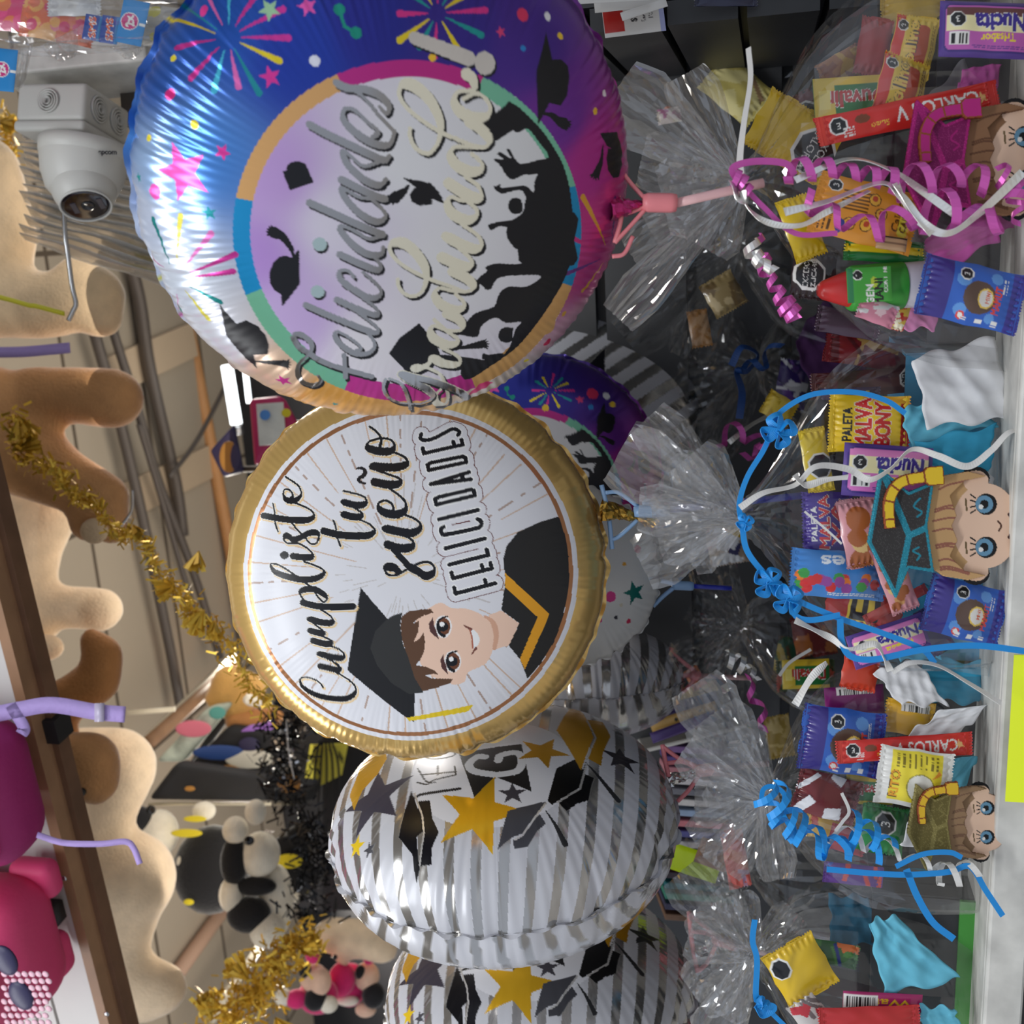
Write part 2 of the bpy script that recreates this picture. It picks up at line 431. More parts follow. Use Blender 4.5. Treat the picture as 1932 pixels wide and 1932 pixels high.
class Balloon:
    def __init__(s, name, label, pc, d, Rpx, alpha, pdir, roll=0.0, T=0.55, N=300, fine=110, famp=0.004, creases=14, camp=0.02, scallop=0.012,
                 seed=1, group=None, flange=0.025, p=2.35):
        s.c = P(pc[0], pc[1], d); s.d = d; s.R = Rpx / F * d; s.N = N; s.k = 1 / Rpx
        v = unit(s.c - EYE)
        q = PX * pdir[0] + PY * pdir[1]; q = unit(q - v * np.dot(q, v))
        a = math.radians(alpha)
        s.n = unit(-v * math.cos(a) + q * math.sin(a))
        up = -PX * math.cos(math.radians(roll)) + PY * math.sin(math.radians(roll))
        s.eu = unit(up - s.n * np.dot(up, s.n)); s.er = np.cross(s.eu, s.n)
        S, r_, z_ = profile(T, p)
        rnd = np.random.RandomState(seed)
        ang = rnd.uniform(0, 6.283, creases); wid = rnd.uniform(0.02, 0.06, creases); dep = rnd.uniform(0.4, 1.0, creases); inn = rnd.uniform(0.55, 0.85, creases)
        ph = rnd.uniform(0, 6.283, 8)
        def surf(u, v_, side):
            rr = np.clip(np.hypot(u, v_), 1e-6, 1); th = np.arctan2(v_, u)
            rho = np.interp(rr, S, r_); z = np.interp(rr, S, z_)
            env = np.clip((rr - 0.42) / 0.4, 0, 1) ** 1.5
            amp = 0.55 + 0.45 * np.sin(5 * th + ph[0]) * np.sin(3 * th + ph[1])
            jit = 0.25 * np.sin(9 * th + ph[2] + side) + 0.12 * np.sin(23 * th + ph[3])
            w = famp * env * amp * np.sin(fine * th + 6 * jit + ph[4] * side) * (1 - np.clip((rr - 0.9) / 0.1, 0, 1) * 0.3)
            w = w + famp * 0.7 * env * np.sin(fine * 0.37 * th + 9 * jit + ph[5])
            for A_, w_, d_, i_ in zip(ang, wid, dep, inn):
                dt = (th - A_ + math.pi) % (2 * math.pi) - math.pi
                g = np.clip((rr - i_) / (1 - i_), 0, 1)
                wl = w_ * (0.35 + g)
                w = w - camp * d_ * g ** 1.2 * np.exp(-(dt / wl) ** 2) + camp * 0.35 * d_ * g * np.exp(-((np.abs(dt) - 1.6 * wl) / wl) ** 2)
            # the pucker of the sealed edge
            sc = 1 - scallop * np.clip((rr - 0.8) / 0.2, 0, 1) * (0.5 + 0.5 * np.sin(26 * th + 2 * jit * 3 + ph[6]))
            ee = np.maximum(rho, 1e-6)
            nz = np.sqrt(np.clip(1 - rho ** 2.3, 0, 1)); nr = np.sqrt(np.clip(1 - nz ** 2, 0, 1))
            fac = sc + w * nr
            x, y = rho * fac * np.cos(th), rho * fac * np.sin(th)
            zz = side * (z + w * np.maximum(nz, 0.0)) + 0.006 * np.sin(13 * th + ph[7]) * np.clip((rr - 0.9) / 0.1, 0, 1)
            return x, y, zz
        s.surf = surf
        s.FU, s.FV = disc(N)
        s.front = s.place(*surf(s.FU.ravel(), s.FV.ravel(), 1))
        s.back_n = max(60, N // 4)
        s.BU, s.BV = disc(s.back_n)
        s.back = s.place(*surf(s.BU.ravel(), s.BV.ravel(), -1))
        # which front points are seen, and where: for measuring the print off the photograph
        CU, CV = disc(121)
        pts = s.place(*surf(CU.ravel(), CV.ravel(), 1))
        x, y = proj(pts); G = pts.reshape(121, 121, 3)
        nn = np.cross(np.gradient(G, axis=0), np.gradient(G, axis=1)).reshape(-1, 3)
        if np.dot(nn[60 * 121 + 60], s.n) < 0: nn = -nn
        ok = np.einsum('ij,ij->i', nn, EYE - pts) > 0
        s.mx, s.my, s.mu, s.mv = x[ok], y[ok], CU.ravel()[ok], CV.ravel()[ok]
        allx, ally = proj(np.vstack([s.front, s.back]))
        s.ext = tuple(int(t) for t in (allx.min(), allx.max(), ally.min(), ally.max()))
        s.root = thing(name, label, 'balloon', s.c, group)
        s.paint = Paint(s.FU, s.FV); s.bpaint = Paint(s.BU, s.BV)
    def place(s, x, y, z):
        return s.c + s.R * (np.outer(x, s.er) + np.outer(y, s.eu) + np.outer(z, s.n))
    def fl(s, pts):
        """photograph points -> flat print coordinates"""
        out = []
        for q in pts:
            d2 = (s.mx - q[0]) ** 2 + (s.my - q[1]) ** 2
            I = np.argpartition(d2, 9)[:9]
            A = np.stack([np.ones(9), s.mx[I] - q[0], s.my[I] - q[1]], 1)
            w = 1 / (d2[I] + 4.0); Aw = A * w[:, None]
            M = A.T @ Aw + np.eye(3) * 1e-9
            out.append((np.linalg.solve(M, Aw.T @ s.mu[I])[0], np.linalg.solve(M, Aw.T @ s.mv[I])[0]))
        return np.array(out)
    def fit_circle(s, pts):
        q = s.fl(pts); A = np.stack([2 * q[:, 0], 2 * q[:, 1], np.ones(len(q))], 1)
        a, b, c = np.linalg.lstsq(A, (q ** 2).sum(1), rcond=None)[0]
        return np.array([a, b]), math.sqrt(c + a * a + b * b)
    def build(s, m=None, name='foil_body'):
        m = m or m_foil
        n = s.N * s.N
        V = np.vstack([s.front, s.back]); Fc = np.vstack([gridF(s.N, s.N), gridF(s.back_n, s.back_n, n)[:, ::-1]])
        o = obj(name, (V, Fc), m, s.root, True, np.vstack([s.paint.c, s.bpaint.c]))
        # sealed flat seam all round
        th = np.linspace(0, 2 * math.pi, 361)
        x, y, z = s.surf(np.cos(th), np.sin(th), 1)
        k = 1.0 + 0.022 + 0.006 * np.sin(31 * th) * np.sin(7 * th)
        zz = z + 0.012 * np.sin(41 * th) + 0.008 * np.sin(17 * th)
        V = np.concatenate([s.place(x * 0.985, y * 0.985, z), s.place(x * k, y * k, zz)])
        q = np.arange(360); Fc = np.stack([q, q + 1, q + 362, q + 361], 1)
        I = np.searchsorted([0], 0)
        rim = np.stack([s.rimcol(t) for t in th]); 
        obj('sealed_seam', (V, Fc), m, s.root, True, np.vstack([rim, rim]))
        return o
    def rimcol(s, t):
        u, v = 0.985 * math.cos(t), 0.985 * math.sin(t)
        if not hasattr(s, '_rimI'):
            s._rimI = np.nonzero(np.hypot(s.FU.ravel(), s.FV.ravel()) > 0.97)[0]
        I = s._rimI
        j = I[np.argmin((s.FU.ravel()[I] - u) ** 2 + (s.FV.ravel()[I] - v) ** 2)]
        return s.paint.c[j]
def idw(u, v, anchors, pts, power=3.0):
    q = np.asarray(pts); w = 1 / (((u[:, None] - q[None, :, 0]) ** 2 + (v[:, None] - q[None, :, 1]) ** 2) ** (power / 2) + 1e-6)
    return (w @ np.asarray(anchors)) / w.sum(1)[:, None]
def ink(seq, ox=0, oy=0, k=1.0, per=7):
    p = smooth_path(np.asarray(seq, float), per); return p / k + np.array([ox, oy])
def pen(path, thin, thick, dirx=1.0, power=1.3, slant=0.0):
    """broad-nib width: thick where the pen moves down the letter (picture right), thin on the way up"""
    d = np.gradient(path, axis=0); L = np.hypot(d[:, 0], d[:, 1]) + 1e-9
    c = np.clip((d[:, 0] * math.cos(slant) + d[:, 1] * math.sin(slant)) / L * dirx, 0, 1) ** power
    k = np.ones(5) / 5; c = np.convolve(np.pad(c, 2, mode='edge'), k, 'valid')
    return thin + (thick - thin) * c

# ---------------------------------------------------------------- lettering, pen strokes measured off the photograph
A0, A1, A2, A3 = (230, 0), (730, 0), (230, 400), (730, 400); KA = 3.864
FELI = [(A2, [(1250, 920), (1290, 985), (1350, 1020), (1450, 1085), (1600, 1140), (1820, 1200)]),
        (A2, [(1250, 920), (1265, 890), (1320, 900), (1375, 950), (1380, 1010), (1340, 1060), (1290, 1110), (1280, 1180), (1320, 1240), (1400, 1260), (1450, 1230), (1430, 1195)]),
        (A2, [(1620, 1040), (1625, 1120), (1630, 1210)]),
        (A2, [(1700, 1020), (1740, 985), (1640, 905), (1570, 872), (1555, 905), (1600, 970), (1700, 1030), (1790, 1030), (1840, 990), (1830, 930), (1760, 850)]),
        (A2, [(1345, 680), (1500, 750), (1700, 830), (1840, 880), (1865, 850), (1800, 790), (1700, 715)]),
        (A2, [(1570, 640), (1700, 700), (1840, 750), (1868, 730), (1830, 680), (1720, 600)]),
        (A2, [(1690, 475), (1650, 430), (1590, 430), (1595, 490), (1680, 560), (1790, 620), (1860, 620), (1890, 580), (1850, 520), (1760, 440)]),
        (A2, [(1590, 310), (1720, 370), (1850, 420), (1888, 400), (1850, 340), (1750, 270)]),
        (A0, [(1370, 1480), (1550, 1560), (1750, 1650), (1900, 1710)]),
        (A0, [(1890, 1720), (1800, 1740), (1690, 1680), (1600, 1645), (1600, 1690), (1690, 1790), (1800, 1855), (1890, 1850), (1905, 1800)]),
        (A0, [(1600, 1310), (1720, 1370), (1850, 1430), (1915, 1450)]),
        (A0, [(1890, 1440), (1740, 1440), (1620, 1375), (1600, 1385), (1640, 1460), (1740, 1560), (1850, 1615), (1915, 1590), (1910, 1540), (1800, 1430)]),
        (A0, [(1370, 910), (1500, 980), (1700, 1075), (1900, 1165), (1950, 1140)]),
        (A0, [(1900, 1170), (1760, 1210), (1660, 1130), (1608, 1100), (1640, 1190), (1750, 1300), (1870, 1350), (1925, 1310)]),
        (A0, [(1830, 1000), (1870, 960), (1790, 890), (1690, 800), (1620, 800), (1620, 880), (1720, 980), (1850, 1050), (1950, 1050), (1990, 960)]),
        (A0, [(1990, 960), (1880, 850), (1740, 690), (1560, 600), (1640, 640), (1760, 650), (1870, 690), (1945, 770), (1930, 830), (1880, 780)])]
GRAD = [(A3, [(110, 1180), (200, 1205), (330, 1235), (480, 1290), (570, 1340), (560, 1400), (500, 1380)]),
        (A3, [(110, 1185), (180, 1235), (290, 1290), (335, 1350), (250, 1395), (100, 1390), (10, 1350), (-25, 1280), (-10, 1220)]),
        (A3, [(170, 1440), (160, 1380), (110, 1260), (20, 1215)]),
        (A3, [(395, 1290), (360, 1330), (360, 1390), (420, 1400), (445, 1340), (400, 1200), (330, 1150), (240, 1120), (200, 1125), (220, 1145), (300, 1110), (330, 1065), (400, 1100), (500, 1115), (535, 1085), (500, 1040), (395, 990)]),
        (A3, [(440, 740), (520, 780), (552, 835), (520, 865), (430, 860), (345, 830), (315, 860), (340, 920), (430, 965), (500, 960), (515, 925), (440, 870), (345, 785)]),
        (A3, [(480, 430), (590, 490), (630, 550), (570, 580), (460, 540), (300, 485), (150, 410), (60, 340), (20, 270), (50, 225), (130, 230), (220, 310), (280, 410), (285, 500), (255, 580), (190, 615), (120, 590), (85, 540), (80, 490)]),
        (A3, [(555, 580), (480, 575), (385, 555), (348, 600), (390, 670), (480, 712), (550, 700), (562, 660), (500, 600)]),
        (A3, [(400, 330), (500, 375), (585, 400), (620, 365), (560, 290), (420, 175), (540, 235), (640, 270), (690, 240), (660, 170), (540, 85)]),
        (A1, [(450, 1335), (550, 1400), (650, 1445), (690, 1425), (660, 1350), (570, 1290)]),
        (A1, [(640, 1450), (540, 1460), (470, 1435), (438, 1480), (480, 1560), (580, 1605), (645, 1580), (655, 1530), (580, 1460)]),
        (A1, [(600, 880), (690, 945), (745, 1020), (720, 1070), (640, 1065), (500, 1010), (350, 940), (200, 835), (110, 740), (90, 660), (130, 610), (220, 640), (320, 740), (385, 880), (385, 1000), (345, 1085), (290, 1120), (210, 1080), (170, 1000), (168, 935)]),
        (A1, [(660, 1075), (580, 1070), (490, 1075), (462, 1130), (510, 1205), (600, 1250), (680, 1240), (692, 1190), (620, 1120)]),
        (A1, [(580, 540), (620, 570), (640, 640), (600, 660), (520, 670), (490, 735), (530, 810), (620, 855), (715, 850), (755, 795), (720, 720), (650, 680), (560, 720)])]
B0, B1, B2 = (420, 780), (780, 780), (420, 1080); KB = 4.83
CUMP = [(B2, [(915, 1045), (880, 1000), (800, 962), (725, 958), (706, 990), (740, 1050), (850, 1115), (1000, 1148), (1130, 1148), (1205, 1100), (1205, 1035), (1130, 965), (1030, 910), (960, 885)]),
        (B2, [(890, 855), (970, 872), (1050, 888), (1070, 865), (1010, 815), (870, 742), (1000, 770), (1085, 780), (1105, 745), (1060, 700), (960, 660)]),
        (B2, [(825, 622), (930, 650), (980, 648), (990, 622), (900, 575), (800, 520), (800, 530), (900, 556), (920, 540), (850, 480), (785, 425), (900, 455), (980, 460), (1010, 440), (980, 395), (890, 335)]),
        (B2, [(730, 275), (850, 305), (1000, 315), (1190, 310)]),
        (B2, [(770, 290), (705, 195), (740, 158), (840, 155), (930, 205), (950, 245), (920, 270), (870, 225), (820, 150), (745, 90)]),
        (B0, [(760, 1545), (640, 1460), (520, 1385), (450, 1368), (440, 1390), (480, 1445), (600, 1490), (740, 1515), (860, 1500), (925, 1455), (910, 1420), (840, 1385), (740, 1350)]),
        (B0, [(640, 1300), (720, 1310), (800, 1312), (822, 1285), (780, 1235), (690, 1185), (600, 1185), (560, 1155), (570, 1115), (610, 1125), (640, 1150), (700, 1135), (790, 1090), (860, 1090), (878, 1130), (850, 1185), (800, 1185), (750, 1130), (700, 1080), (630, 1000)]),
        (B0, [(370, 930), (500, 955), (650, 972), (780, 970), (832, 930), (800, 880), (700, 830), (610, 800), (640, 755), (620, 705), (570, 692), (553, 735), (580, 785), (650, 795), (705, 760), (715, 710), (680, 650), (575, 578)]),
        (B0, [(505, 1075), (480, 1000), (475, 900), (458, 822)])]
TUSU = [(B0, [(920, 1070), (1060, 1105), (1200, 1115), (1330, 1110), (1385, 1065), (1340, 1010), (1230, 960)]),
        (B0, [(1075, 1210), (1042, 1120), (1030, 1030), (1008, 975)]),
        (B0, [(1105, 920), (1180, 940), (1250, 940), (1268, 910), (1200, 860), (1095, 805), (1180, 830), (1270, 835), (1310, 800), (1270, 750), (1100, 705)])]
SUEN = [(B0, [(1560, 1240), (1640, 1330), (1700, 1395), (1780, 1440), (1850, 1480), (1910, 1460), (1930, 1410), (1890, 1360), (1810, 1360), (1700, 1410), (1590, 1470), (1510, 1470), (1483, 1430), (1500, 1400), (1560, 1405), (1600, 1440)]),
        (B0, [(1505, 1195), (1600, 1225), (1690, 1228), (1740, 1190), (1690, 1130), (1475, 1050), (1600, 1075), (1720, 1090), (1790, 1055), (1800, 1005), (1740, 955), (1640, 918)]),
        (B0, [(1560, 890), (1545, 830), (1490, 795), (1430, 810), (1420, 855), (1480, 905), (1580, 920), (1655, 890), (1672, 830), (1630, 765), (1500, 668)]),
        (B0, [(1385, 625), (1480, 645), (1580, 648), (1622, 618), (1605, 590), (1530, 562), (1440, 530), (1365, 500), (1370, 482), (1400, 484), (1500, 490), (1600, 488), (1680, 455), (1660, 400), (1560, 352)]),
        (B0, [(1500, 228), (1430, 230), (1350, 250), (1315, 285), (1335, 318), (1430, 345), (1530, 342), (1565, 295), (1545, 250), (1500, 230)]),
        (B0, [(1435, 300), (1445, 230), (1400, 165), (1340, 120)])]
BLOCK = [[(385, 1642), (745, 1548)], [(385, 1642), (371, 1588)], [(666, 1566), (651, 1518)], [(360, 1503), (715, 1412)], [(360, 1503), (346, 1450)], [(640, 1432), (622, 1382)], [(715, 1412), (700, 1362)],
         [(327, 1378), (685, 1290)], [(685, 1290), (666, 1240)], [(292, 1230), (650, 1140)], [(585, 962), (618, 985), (612, 1028), (560, 1050), (300, 1103), (258, 1090), (252, 1052), (275, 1035)],
         [(235, 965), (590, 880)], [(196, 780), (210, 832), (558, 748), (552, 705), (525, 694), (232, 762), (196, 780)], [(158, 645), (525, 600)], [(158, 645), (508, 535)], [(440, 560), (452, 606)],
         [(128, 470), (140, 518), (482, 445), (474, 402), (446, 393), (152, 452), (128, 470)], [(95, 365), (450, 285)], [(95, 365), (84, 318)], [(375, 302), (362, 256)], [(450, 285), (437, 240)],
         [(72, 188), (66, 228), (110, 245), (200, 222), (330, 152), (380, 143), (418, 168), (407, 197)]]
CAPS1 = [  # mortar boards on the congratulation balloon: (crop, board polygon, head polygon, tassel)
    (A0, [(1170, 1250), (1340, 1195), (1398, 1330), (1225, 1388)], [(1200, 1245), (1205, 1205), (1240, 1180), (1285, 1175), (1330, 1190), (1345, 1220), (1340, 1240)], None),
    (A2, [(1292, 270), (1298, 525), (1168, 690), (1158, 590), (1240, 330)], [(1240, 335), (1200, 318), (1150, 325), (1100, 370), (1075, 450), (1080, 520), (1110, 570), (1160, 600), (1230, 600), (1290, 500), (1290, 330)], [(1250, 320), (1230, 260), (1170, 180), (1110, 150)]),
    (A2, [(710, 655), (750, 720), (830, 810), (960, 1030), (988, 1145), (850, 1010), (760, 900), (730, 760)], [(830, 815), (905, 788), (990, 830), (1050, 900), (1075, 970), (1065, 1035), (960, 1040), (900, 960)], [(975, 1090), (1050, 1095), (1120, 1100), (1180, 1105)]),
    (A1, [(1160, 235), (1205, 430), (1230, 560), (1180, 760), (1100, 915), (1090, 600), (1088, 520)], [(1205, 435), (1270, 432), (1320, 480), (1330, 570), (1315, 690), (1265, 770), (1180, 750)], [(1140, 830), (1200, 840), (1250, 880), (1290, 900)]),
    (A1, [(1550, 970), (1675, 960), (1712, 1090), (1715, 1150), (1600, 1060)], [(1610, 1080), (1700, 1090), (1715, 1200), (1690, 1290), (1650, 1300), (1610, 1240), (1600, 1150)], [(1575, 1060), (1560, 1180), (1530, 1260)]),
    (A1, [(115, 1295), (320, 1335), (380, 1400), (425, 1490), (330, 1450), (200, 1360)], [(200, 1365), (330, 1390), (330, 1490), (240, 1500), (180, 1470), (165, 1420)], [(160, 1350), (120, 1400), (60, 1440)]),
    (A3, [(235, 810), (360, 960), (390, 1040), (300, 1130), (160, 1180), (60, 1080), (15, 1030), (90, 920)], [(300, 1050), (420, 1040), (600, 1060), (720, 1080), (560, 1130), (420, 1150)], [(490, 1000), (600, 980), (690, 965)]),
]
CROWD = [(A1, [(890, 738), (960, 780), (1050, 865), (1130, 950), (1200, 1050), (1280, 1190), (1330, 1360), (1355, 1560), (1365, 1750), (1365, 1932), (1000, 1932), (950, 1810), (880, 1720), (900, 1640), (990, 1550), (1010, 1460), (1070, 1400), (1075, 1330), (1110, 1250), (1180, 1145), (1110, 1040), (1030, 940), (970, 960), (925, 950), (900, 960), (790, 1030), (740, 1010), (700, 940), (650, 890), (780, 830), (860, 770)]),
         (A3, [(880, 100), (950, 60), (1365, 0), (1365, 200), (1340, 360), (1285, 510), (1180, 690), (1050, 870), (920, 1010), (760, 1120), (600, 1220), (540, 1190), (560, 1120), (700, 1080), (840, 1040), (890, 990), (910, 940), (940, 850), (980, 800), (870, 810), (790, 770), (690, 830), (660, 910), (560, 900), (515, 880), (560, 830), (640, 740), (780, 690), (810, 610), (880, 545), (1010, 545), (1110, 490), (1100, 460), (900, 465), (800, 490), (760, 560), (720, 565), (700, 540), (650, 510), (680, 470), (730, 430), (720, 400), (800, 375), (930, 380), (1060, 360), (1060, 290), (1030, 275), (950, 275), (875, 185)]),
         (A1, [(1180, 1150), (1090, 1170), (980, 1195), (930, 1150), (890, 1085), (875, 1095), (910, 1160), (830, 1110), (805, 1125), (850, 1160), (775, 1160), (820, 1200), (880, 1290), (930, 1305), (1000, 1275), (1120, 1260)]),
         (A1, [(1070, 1410), (1020, 1360), (960, 1355), (840, 1370), (825, 1340), (800, 1355), (775, 1360), (810, 1400), (850, 1410), (970, 1385), (1010, 1430), (1040, 1500)]),
         (A1, [(990, 1550), (920, 1600), (800, 1620), (740, 1640), (760, 1680), (820, 1650), (920, 1650)]),
         (A1, [(980, 1455), (930, 1440), (890, 1470), (890, 1530), (930, 1560), (990, 1540)]),
         (A3, [(920, 845), (860, 840), (820, 870), (815, 920), (850, 950), (910, 940)]),
         (A1, [(1045, 870), (1000, 900), (930, 920), (940, 965), (1010, 935)]), (A1, [(960, 800), (930, 830), (870, 880), (760, 960), (740, 1010), (800, 1010), (900, 940), (970, 880)]),
         (A3, [(690, 1070), (700, 1030), (740, 1040), (850, 1030), (800, 1090)])]
RING1 = [(440, 430), (1097, 430), (770, 112), (800, 757), (545, 205), (1010, 215), (535, 655), (1020, 650)]
BLK = (0.008, 0.008, 0.011)
def at_crop(o, pts, k): return [(o[0] + x / k, o[1] + y / k) for x, y in pts]
def paint_congrats(b, tr, ring, detail=True, lum=1.0):
    """the congratulation print; tr turns photograph points of the front balloon into flat coordinates of this one"""
    p = b.paint; u, v = p.u, p.v
    outer = [((300, 120), (46, 88, 168)), ((420, 40), (40, 84, 172)), ((560, 90), (38, 62, 160)), ((700, 40), (44, 48, 140)), ((860, 60), (58, 46, 136)), ((1000, 90), (74, 48, 140)), ((1060, 220), (110, 50, 146)), ((1120, 300), (176, 52, 140)), ((1140, 420), (196, 56, 130)), ((1130, 500), (186, 60, 128)), ((1095, 600), (216, 168, 190)), ((1000, 700), (224, 220, 214)), ((900, 765), (222, 218, 206)), ((760, 785), (226, 170, 90)), ((620, 750), (226, 164, 80)), ((520, 700), (228, 196, 170)), ((420, 640), (220, 222, 232)), ((330, 520), (214, 222, 236)), ((280, 420), (196, 206, 228)), ((300, 330), (150, 178, 216)), ((250, 250), (60, 116, 188)), ((380, 300), (70, 124, 196))]
    q = [tr([a])[0] for a, _ in outer]; cols = [srgb(c) for _, c in outer]
    p.c[:, :3] = idw(u, v, cols, q, 4.0); p.c[:, 3] = 0.45
    b.bpaint.c[:, :3] = srgb(214, 214, 218); b.bpaint.c[:, 3] = 0.2
    rc, rr = ring
    circ = lambda k: [(768 + 329 * k * math.cos(a), 435 + 322 * k * math.sin(a)) for a in np.linspace(0, 2 * math.pi, 140, endpoint=False)]
    p.c[:, 3] += 10; p.poly(tr(circ(1.0)), (1, 1, 1), 5.0); I = np.nonzero(p.c[:, 3] == 5.0)[0]; p.c[:, 3] -= 10
    inn = [((480, 480), (168, 132, 196)), ((520, 330), (178, 146, 200)), ((560, 600), (184, 160, 204)), ((640, 420), (206, 200, 214)), ((780, 300), (214, 213, 216)), ((850, 500), (212, 210, 212)), ((700, 650), (214, 210, 216)), ((950, 300), (212, 211, 212))]
    p.c[I, :3] = idw(u[I], v[I], [srgb(c) for _, c in inn], [tr([a])[0] for a, _ in inn], 3.0); p.c[I, 3] = 0.0
    # coloured band
    segs = [((640, 150), (455, 375), (214, 164, 106)), ((455, 375), (455, 560), (30, 140, 196)), ((455, 560), (650, 735), (118, 184, 152)), ((650, 735), (890, 715), (190, 52, 140)), ((890, 715), (1065, 535), (218, 168, 104)), ((1065, 535), (1088, 350), (36, 140, 190)), ((1088, 350), (912, 145), (120, 186, 158)), ((912, 145), (640, 150), (186, 48, 132))]
    an = lambda q: math.atan2((q[1] - 435) / 322, (q[0] - 768) / 329)
    for s0, s1, c in segs:
        a0, a1 = an(s0), an(s1); a1 = a0 + ((a1 - a0 + math.pi) % (2 * math.pi)) - math.pi
        A = np.linspace(a0, a1, 24)
        e = [(768 + 329 * math.cos(a), 435 + 322 * math.sin(a)) for a in A] + [(768 + 329 * 0.9 * math.cos(a), 435 + 322 * 0.9 * math.sin(a)) for a in A[::-1]]
        p.poly(tr(e), srgb(c), 0.35)
    kk = b.kk
    # bursts, stars, dots
    def burst(c, n, r0, r1, seed, cols):
        rs = np.random.RandomState(seed)
        for i in range(n):
            a = 2 * math.pi * i / n + rs.uniform(-.12, .12); x1 = rs.uniform(.7, 1.0) * r1
            p0 = (c[0] + r0 * math.cos(a), c[1] + r0 * math.sin(a)); p1 = (c[0] + x1 * math.cos(a), c[1] + x1 * math.sin(a))
            q = tr([p0, p1]); p.stroke(q, [0.003 * kk, 0.019 * kk], srgb(cols[i % len(cols)]), 0.5)
    burst((430, 70), 13, 25, 125, 3, [(206, 60, 150), (230, 205, 50), (40, 140, 150), (226, 110, 180), (80, 190, 220), (206, 60, 150)])
    burst((825, 25), 12, 18, 95, 5, [(216, 60, 140), (40, 150, 150), (230, 205, 50)])
    burst((330, 525), 13, 30, 130, 9, [(200, 60, 150), (30, 130, 130), (226, 215, 90), (224, 120, 190)])
    burst((1150, 480), 9, 20, 120, 4, [(220, 160, 60), (110, 60, 130), (200, 60, 130)])
    for c, r, col, rot in [((345, 325), 42, (226, 84, 176), 0.3), ((510, 145), 15, (216, 60, 150), 0.2), ((420, 287), 12, (216, 60, 150), 0.7), ((395, 402), 11, (28, 140, 150), 0.1), ((508, 18), 16, (160, 200, 160), 0.5), ((580, 12), 14, (226, 90, 170), 0.2), ((535, 718), 15, (206, 60, 150), 0.4), ((262, 335), 9, (40, 150, 150), 0.2), ((945, 60), 8, (216, 70, 120), 0.2), ((632, 762), 7, (40, 140, 130), 0.3)]:
        q = tr([c])[0]; p.star(q, r * b.k, rot, srgb(col), 0.4)
    for c, r, col in [((327, 110), 5, (232, 214, 60)), ((367, 235), 6, (232, 214, 60)), ((281, 260), 5, (232, 214, 60)), ((594, 115), 7, (225, 225, 235)), ((321, 178), 8, (220, 50, 130)), ((384, 20), 8, (216, 60, 140)), ((1033, 31), 6, (230, 230, 235)), ((1057, 68), 5, (240, 200, 60)), ((986, 28), 9, (220, 60, 100)), ((1123, 210), 5, (236, 190, 60)), ((816, 108), 5, (236, 190, 60)), ((987, 91), 4, (50, 130, 200)), ((1033, 646), 8, (200, 30, 80)), ((1064, 592), 5, (216, 160, 60)), ((993, 680), 5, (216, 200, 60)), ((292, 362), 11, (226, 84, 176)), ((1140, 176), 5, (240, 230, 235))]:
        p.circle(tr([c])[0], r * b.k, srgb(col), 0.3)
    p.stroke(tr([(885, 745), (912, 728), (928, 722)]), [0.02 * kk, 0.055 * kk, 0.01], srgb(206, 44, 110), 0.1)
    p.stroke(tr([(640, 18), (650, 50), (672, 62)]), 0.009 * kk, srgb(30, 140, 120), 0.3); p.circle(tr([(672, 62)])[0], 0.016 * kk, srgb(30, 140, 120), .3); p.circle(tr([(640, 18)])[0], 0.016 * kk, srgb(30, 140, 120), .3)
    for o, pts in CROWD: p.poly(tr(at_crop(o, smooth_path(pts + pts[:1], 3), KA)), BLK)
    for o, board, head, tas in CAPS1:
        p.poly(tr(at_crop(o, board, KA)), BLK); p.poly(tr(at_crop(o, head, KA)), BLK)
        if tas:
            q = smooth_path(at_crop(o, tas, KA), 5); p.stroke(tr(q), np.linspace(0.006, 0.035, len(q)) * kk, BLK)
            e = q[-1]; dr = q[-1] - q[-4]
            for a in (-0.7, -0.3, 0.1, 0.5, 0.8):
                e2 = e + 14 * np.array([math.cos(a) * dr[0] - math.sin(a) * dr[1], math.sin(a) * dr[0] + math.cos(a) * dr[1]]) / (np.hypot(*dr) + 1e-9)
                p.stroke(tr([e, e2]), [0.016 * kk, 0.004 * kk], BLK)
    if not detail: return
    sl = 0.45
    def word(strokes, thin, thick, sh, col, metal):
        P_ = [ink(s_, o[0], o[1], KA) for o, s_ in strokes]
        for q in P_: p.stroke(tr(q + np.array(sh)), pen(q, thin, thick, slant=sl) * b.k, BLK, 0.0)
        for q in P_: p.stroke(tr(q), pen(q, thin, thick, slant=sl) * b.k, col, metal)
    word(FELI, 4.8, 10, (4.4, 5.2), (0.40, 0.39, 0.39), 1.0)
    for c in ((599, 550), (603, 461)):
        p.circle(tr([(c[0] + 3, c[1] + 4)])[0], 10 * b.k, BLK); p.circle(tr([c])[0], 9.5 * b.k, (0.55, 0.66, 0.62), 1.0)
    word(GRAD, 5.5, 15.5, (5.2, 5.0), (0.80, 0.76, 0.62), 0.4)
    word(GRAD[:3], 5, 12, (3, 3), (0.50, 0.50, 0.50), 1.0)
    q = tr([(783, 72), (884, 110)]); q2 = tr([(787, 78), (888, 115)])
    p.stroke(q2, [16 * b.k, 19 * b.k], BLK); p.stroke(q, [16 * b.k, 19 * b.k], (0.7, 0.68, 0.68), 1.0)
    p.circle(tr([(918, 123)])[0], 15 * b.k, BLK); p.circle(tr([(915, 119)])[0], 14.5 * b.k, (0.7, 0.68, 0.68), 1.0)

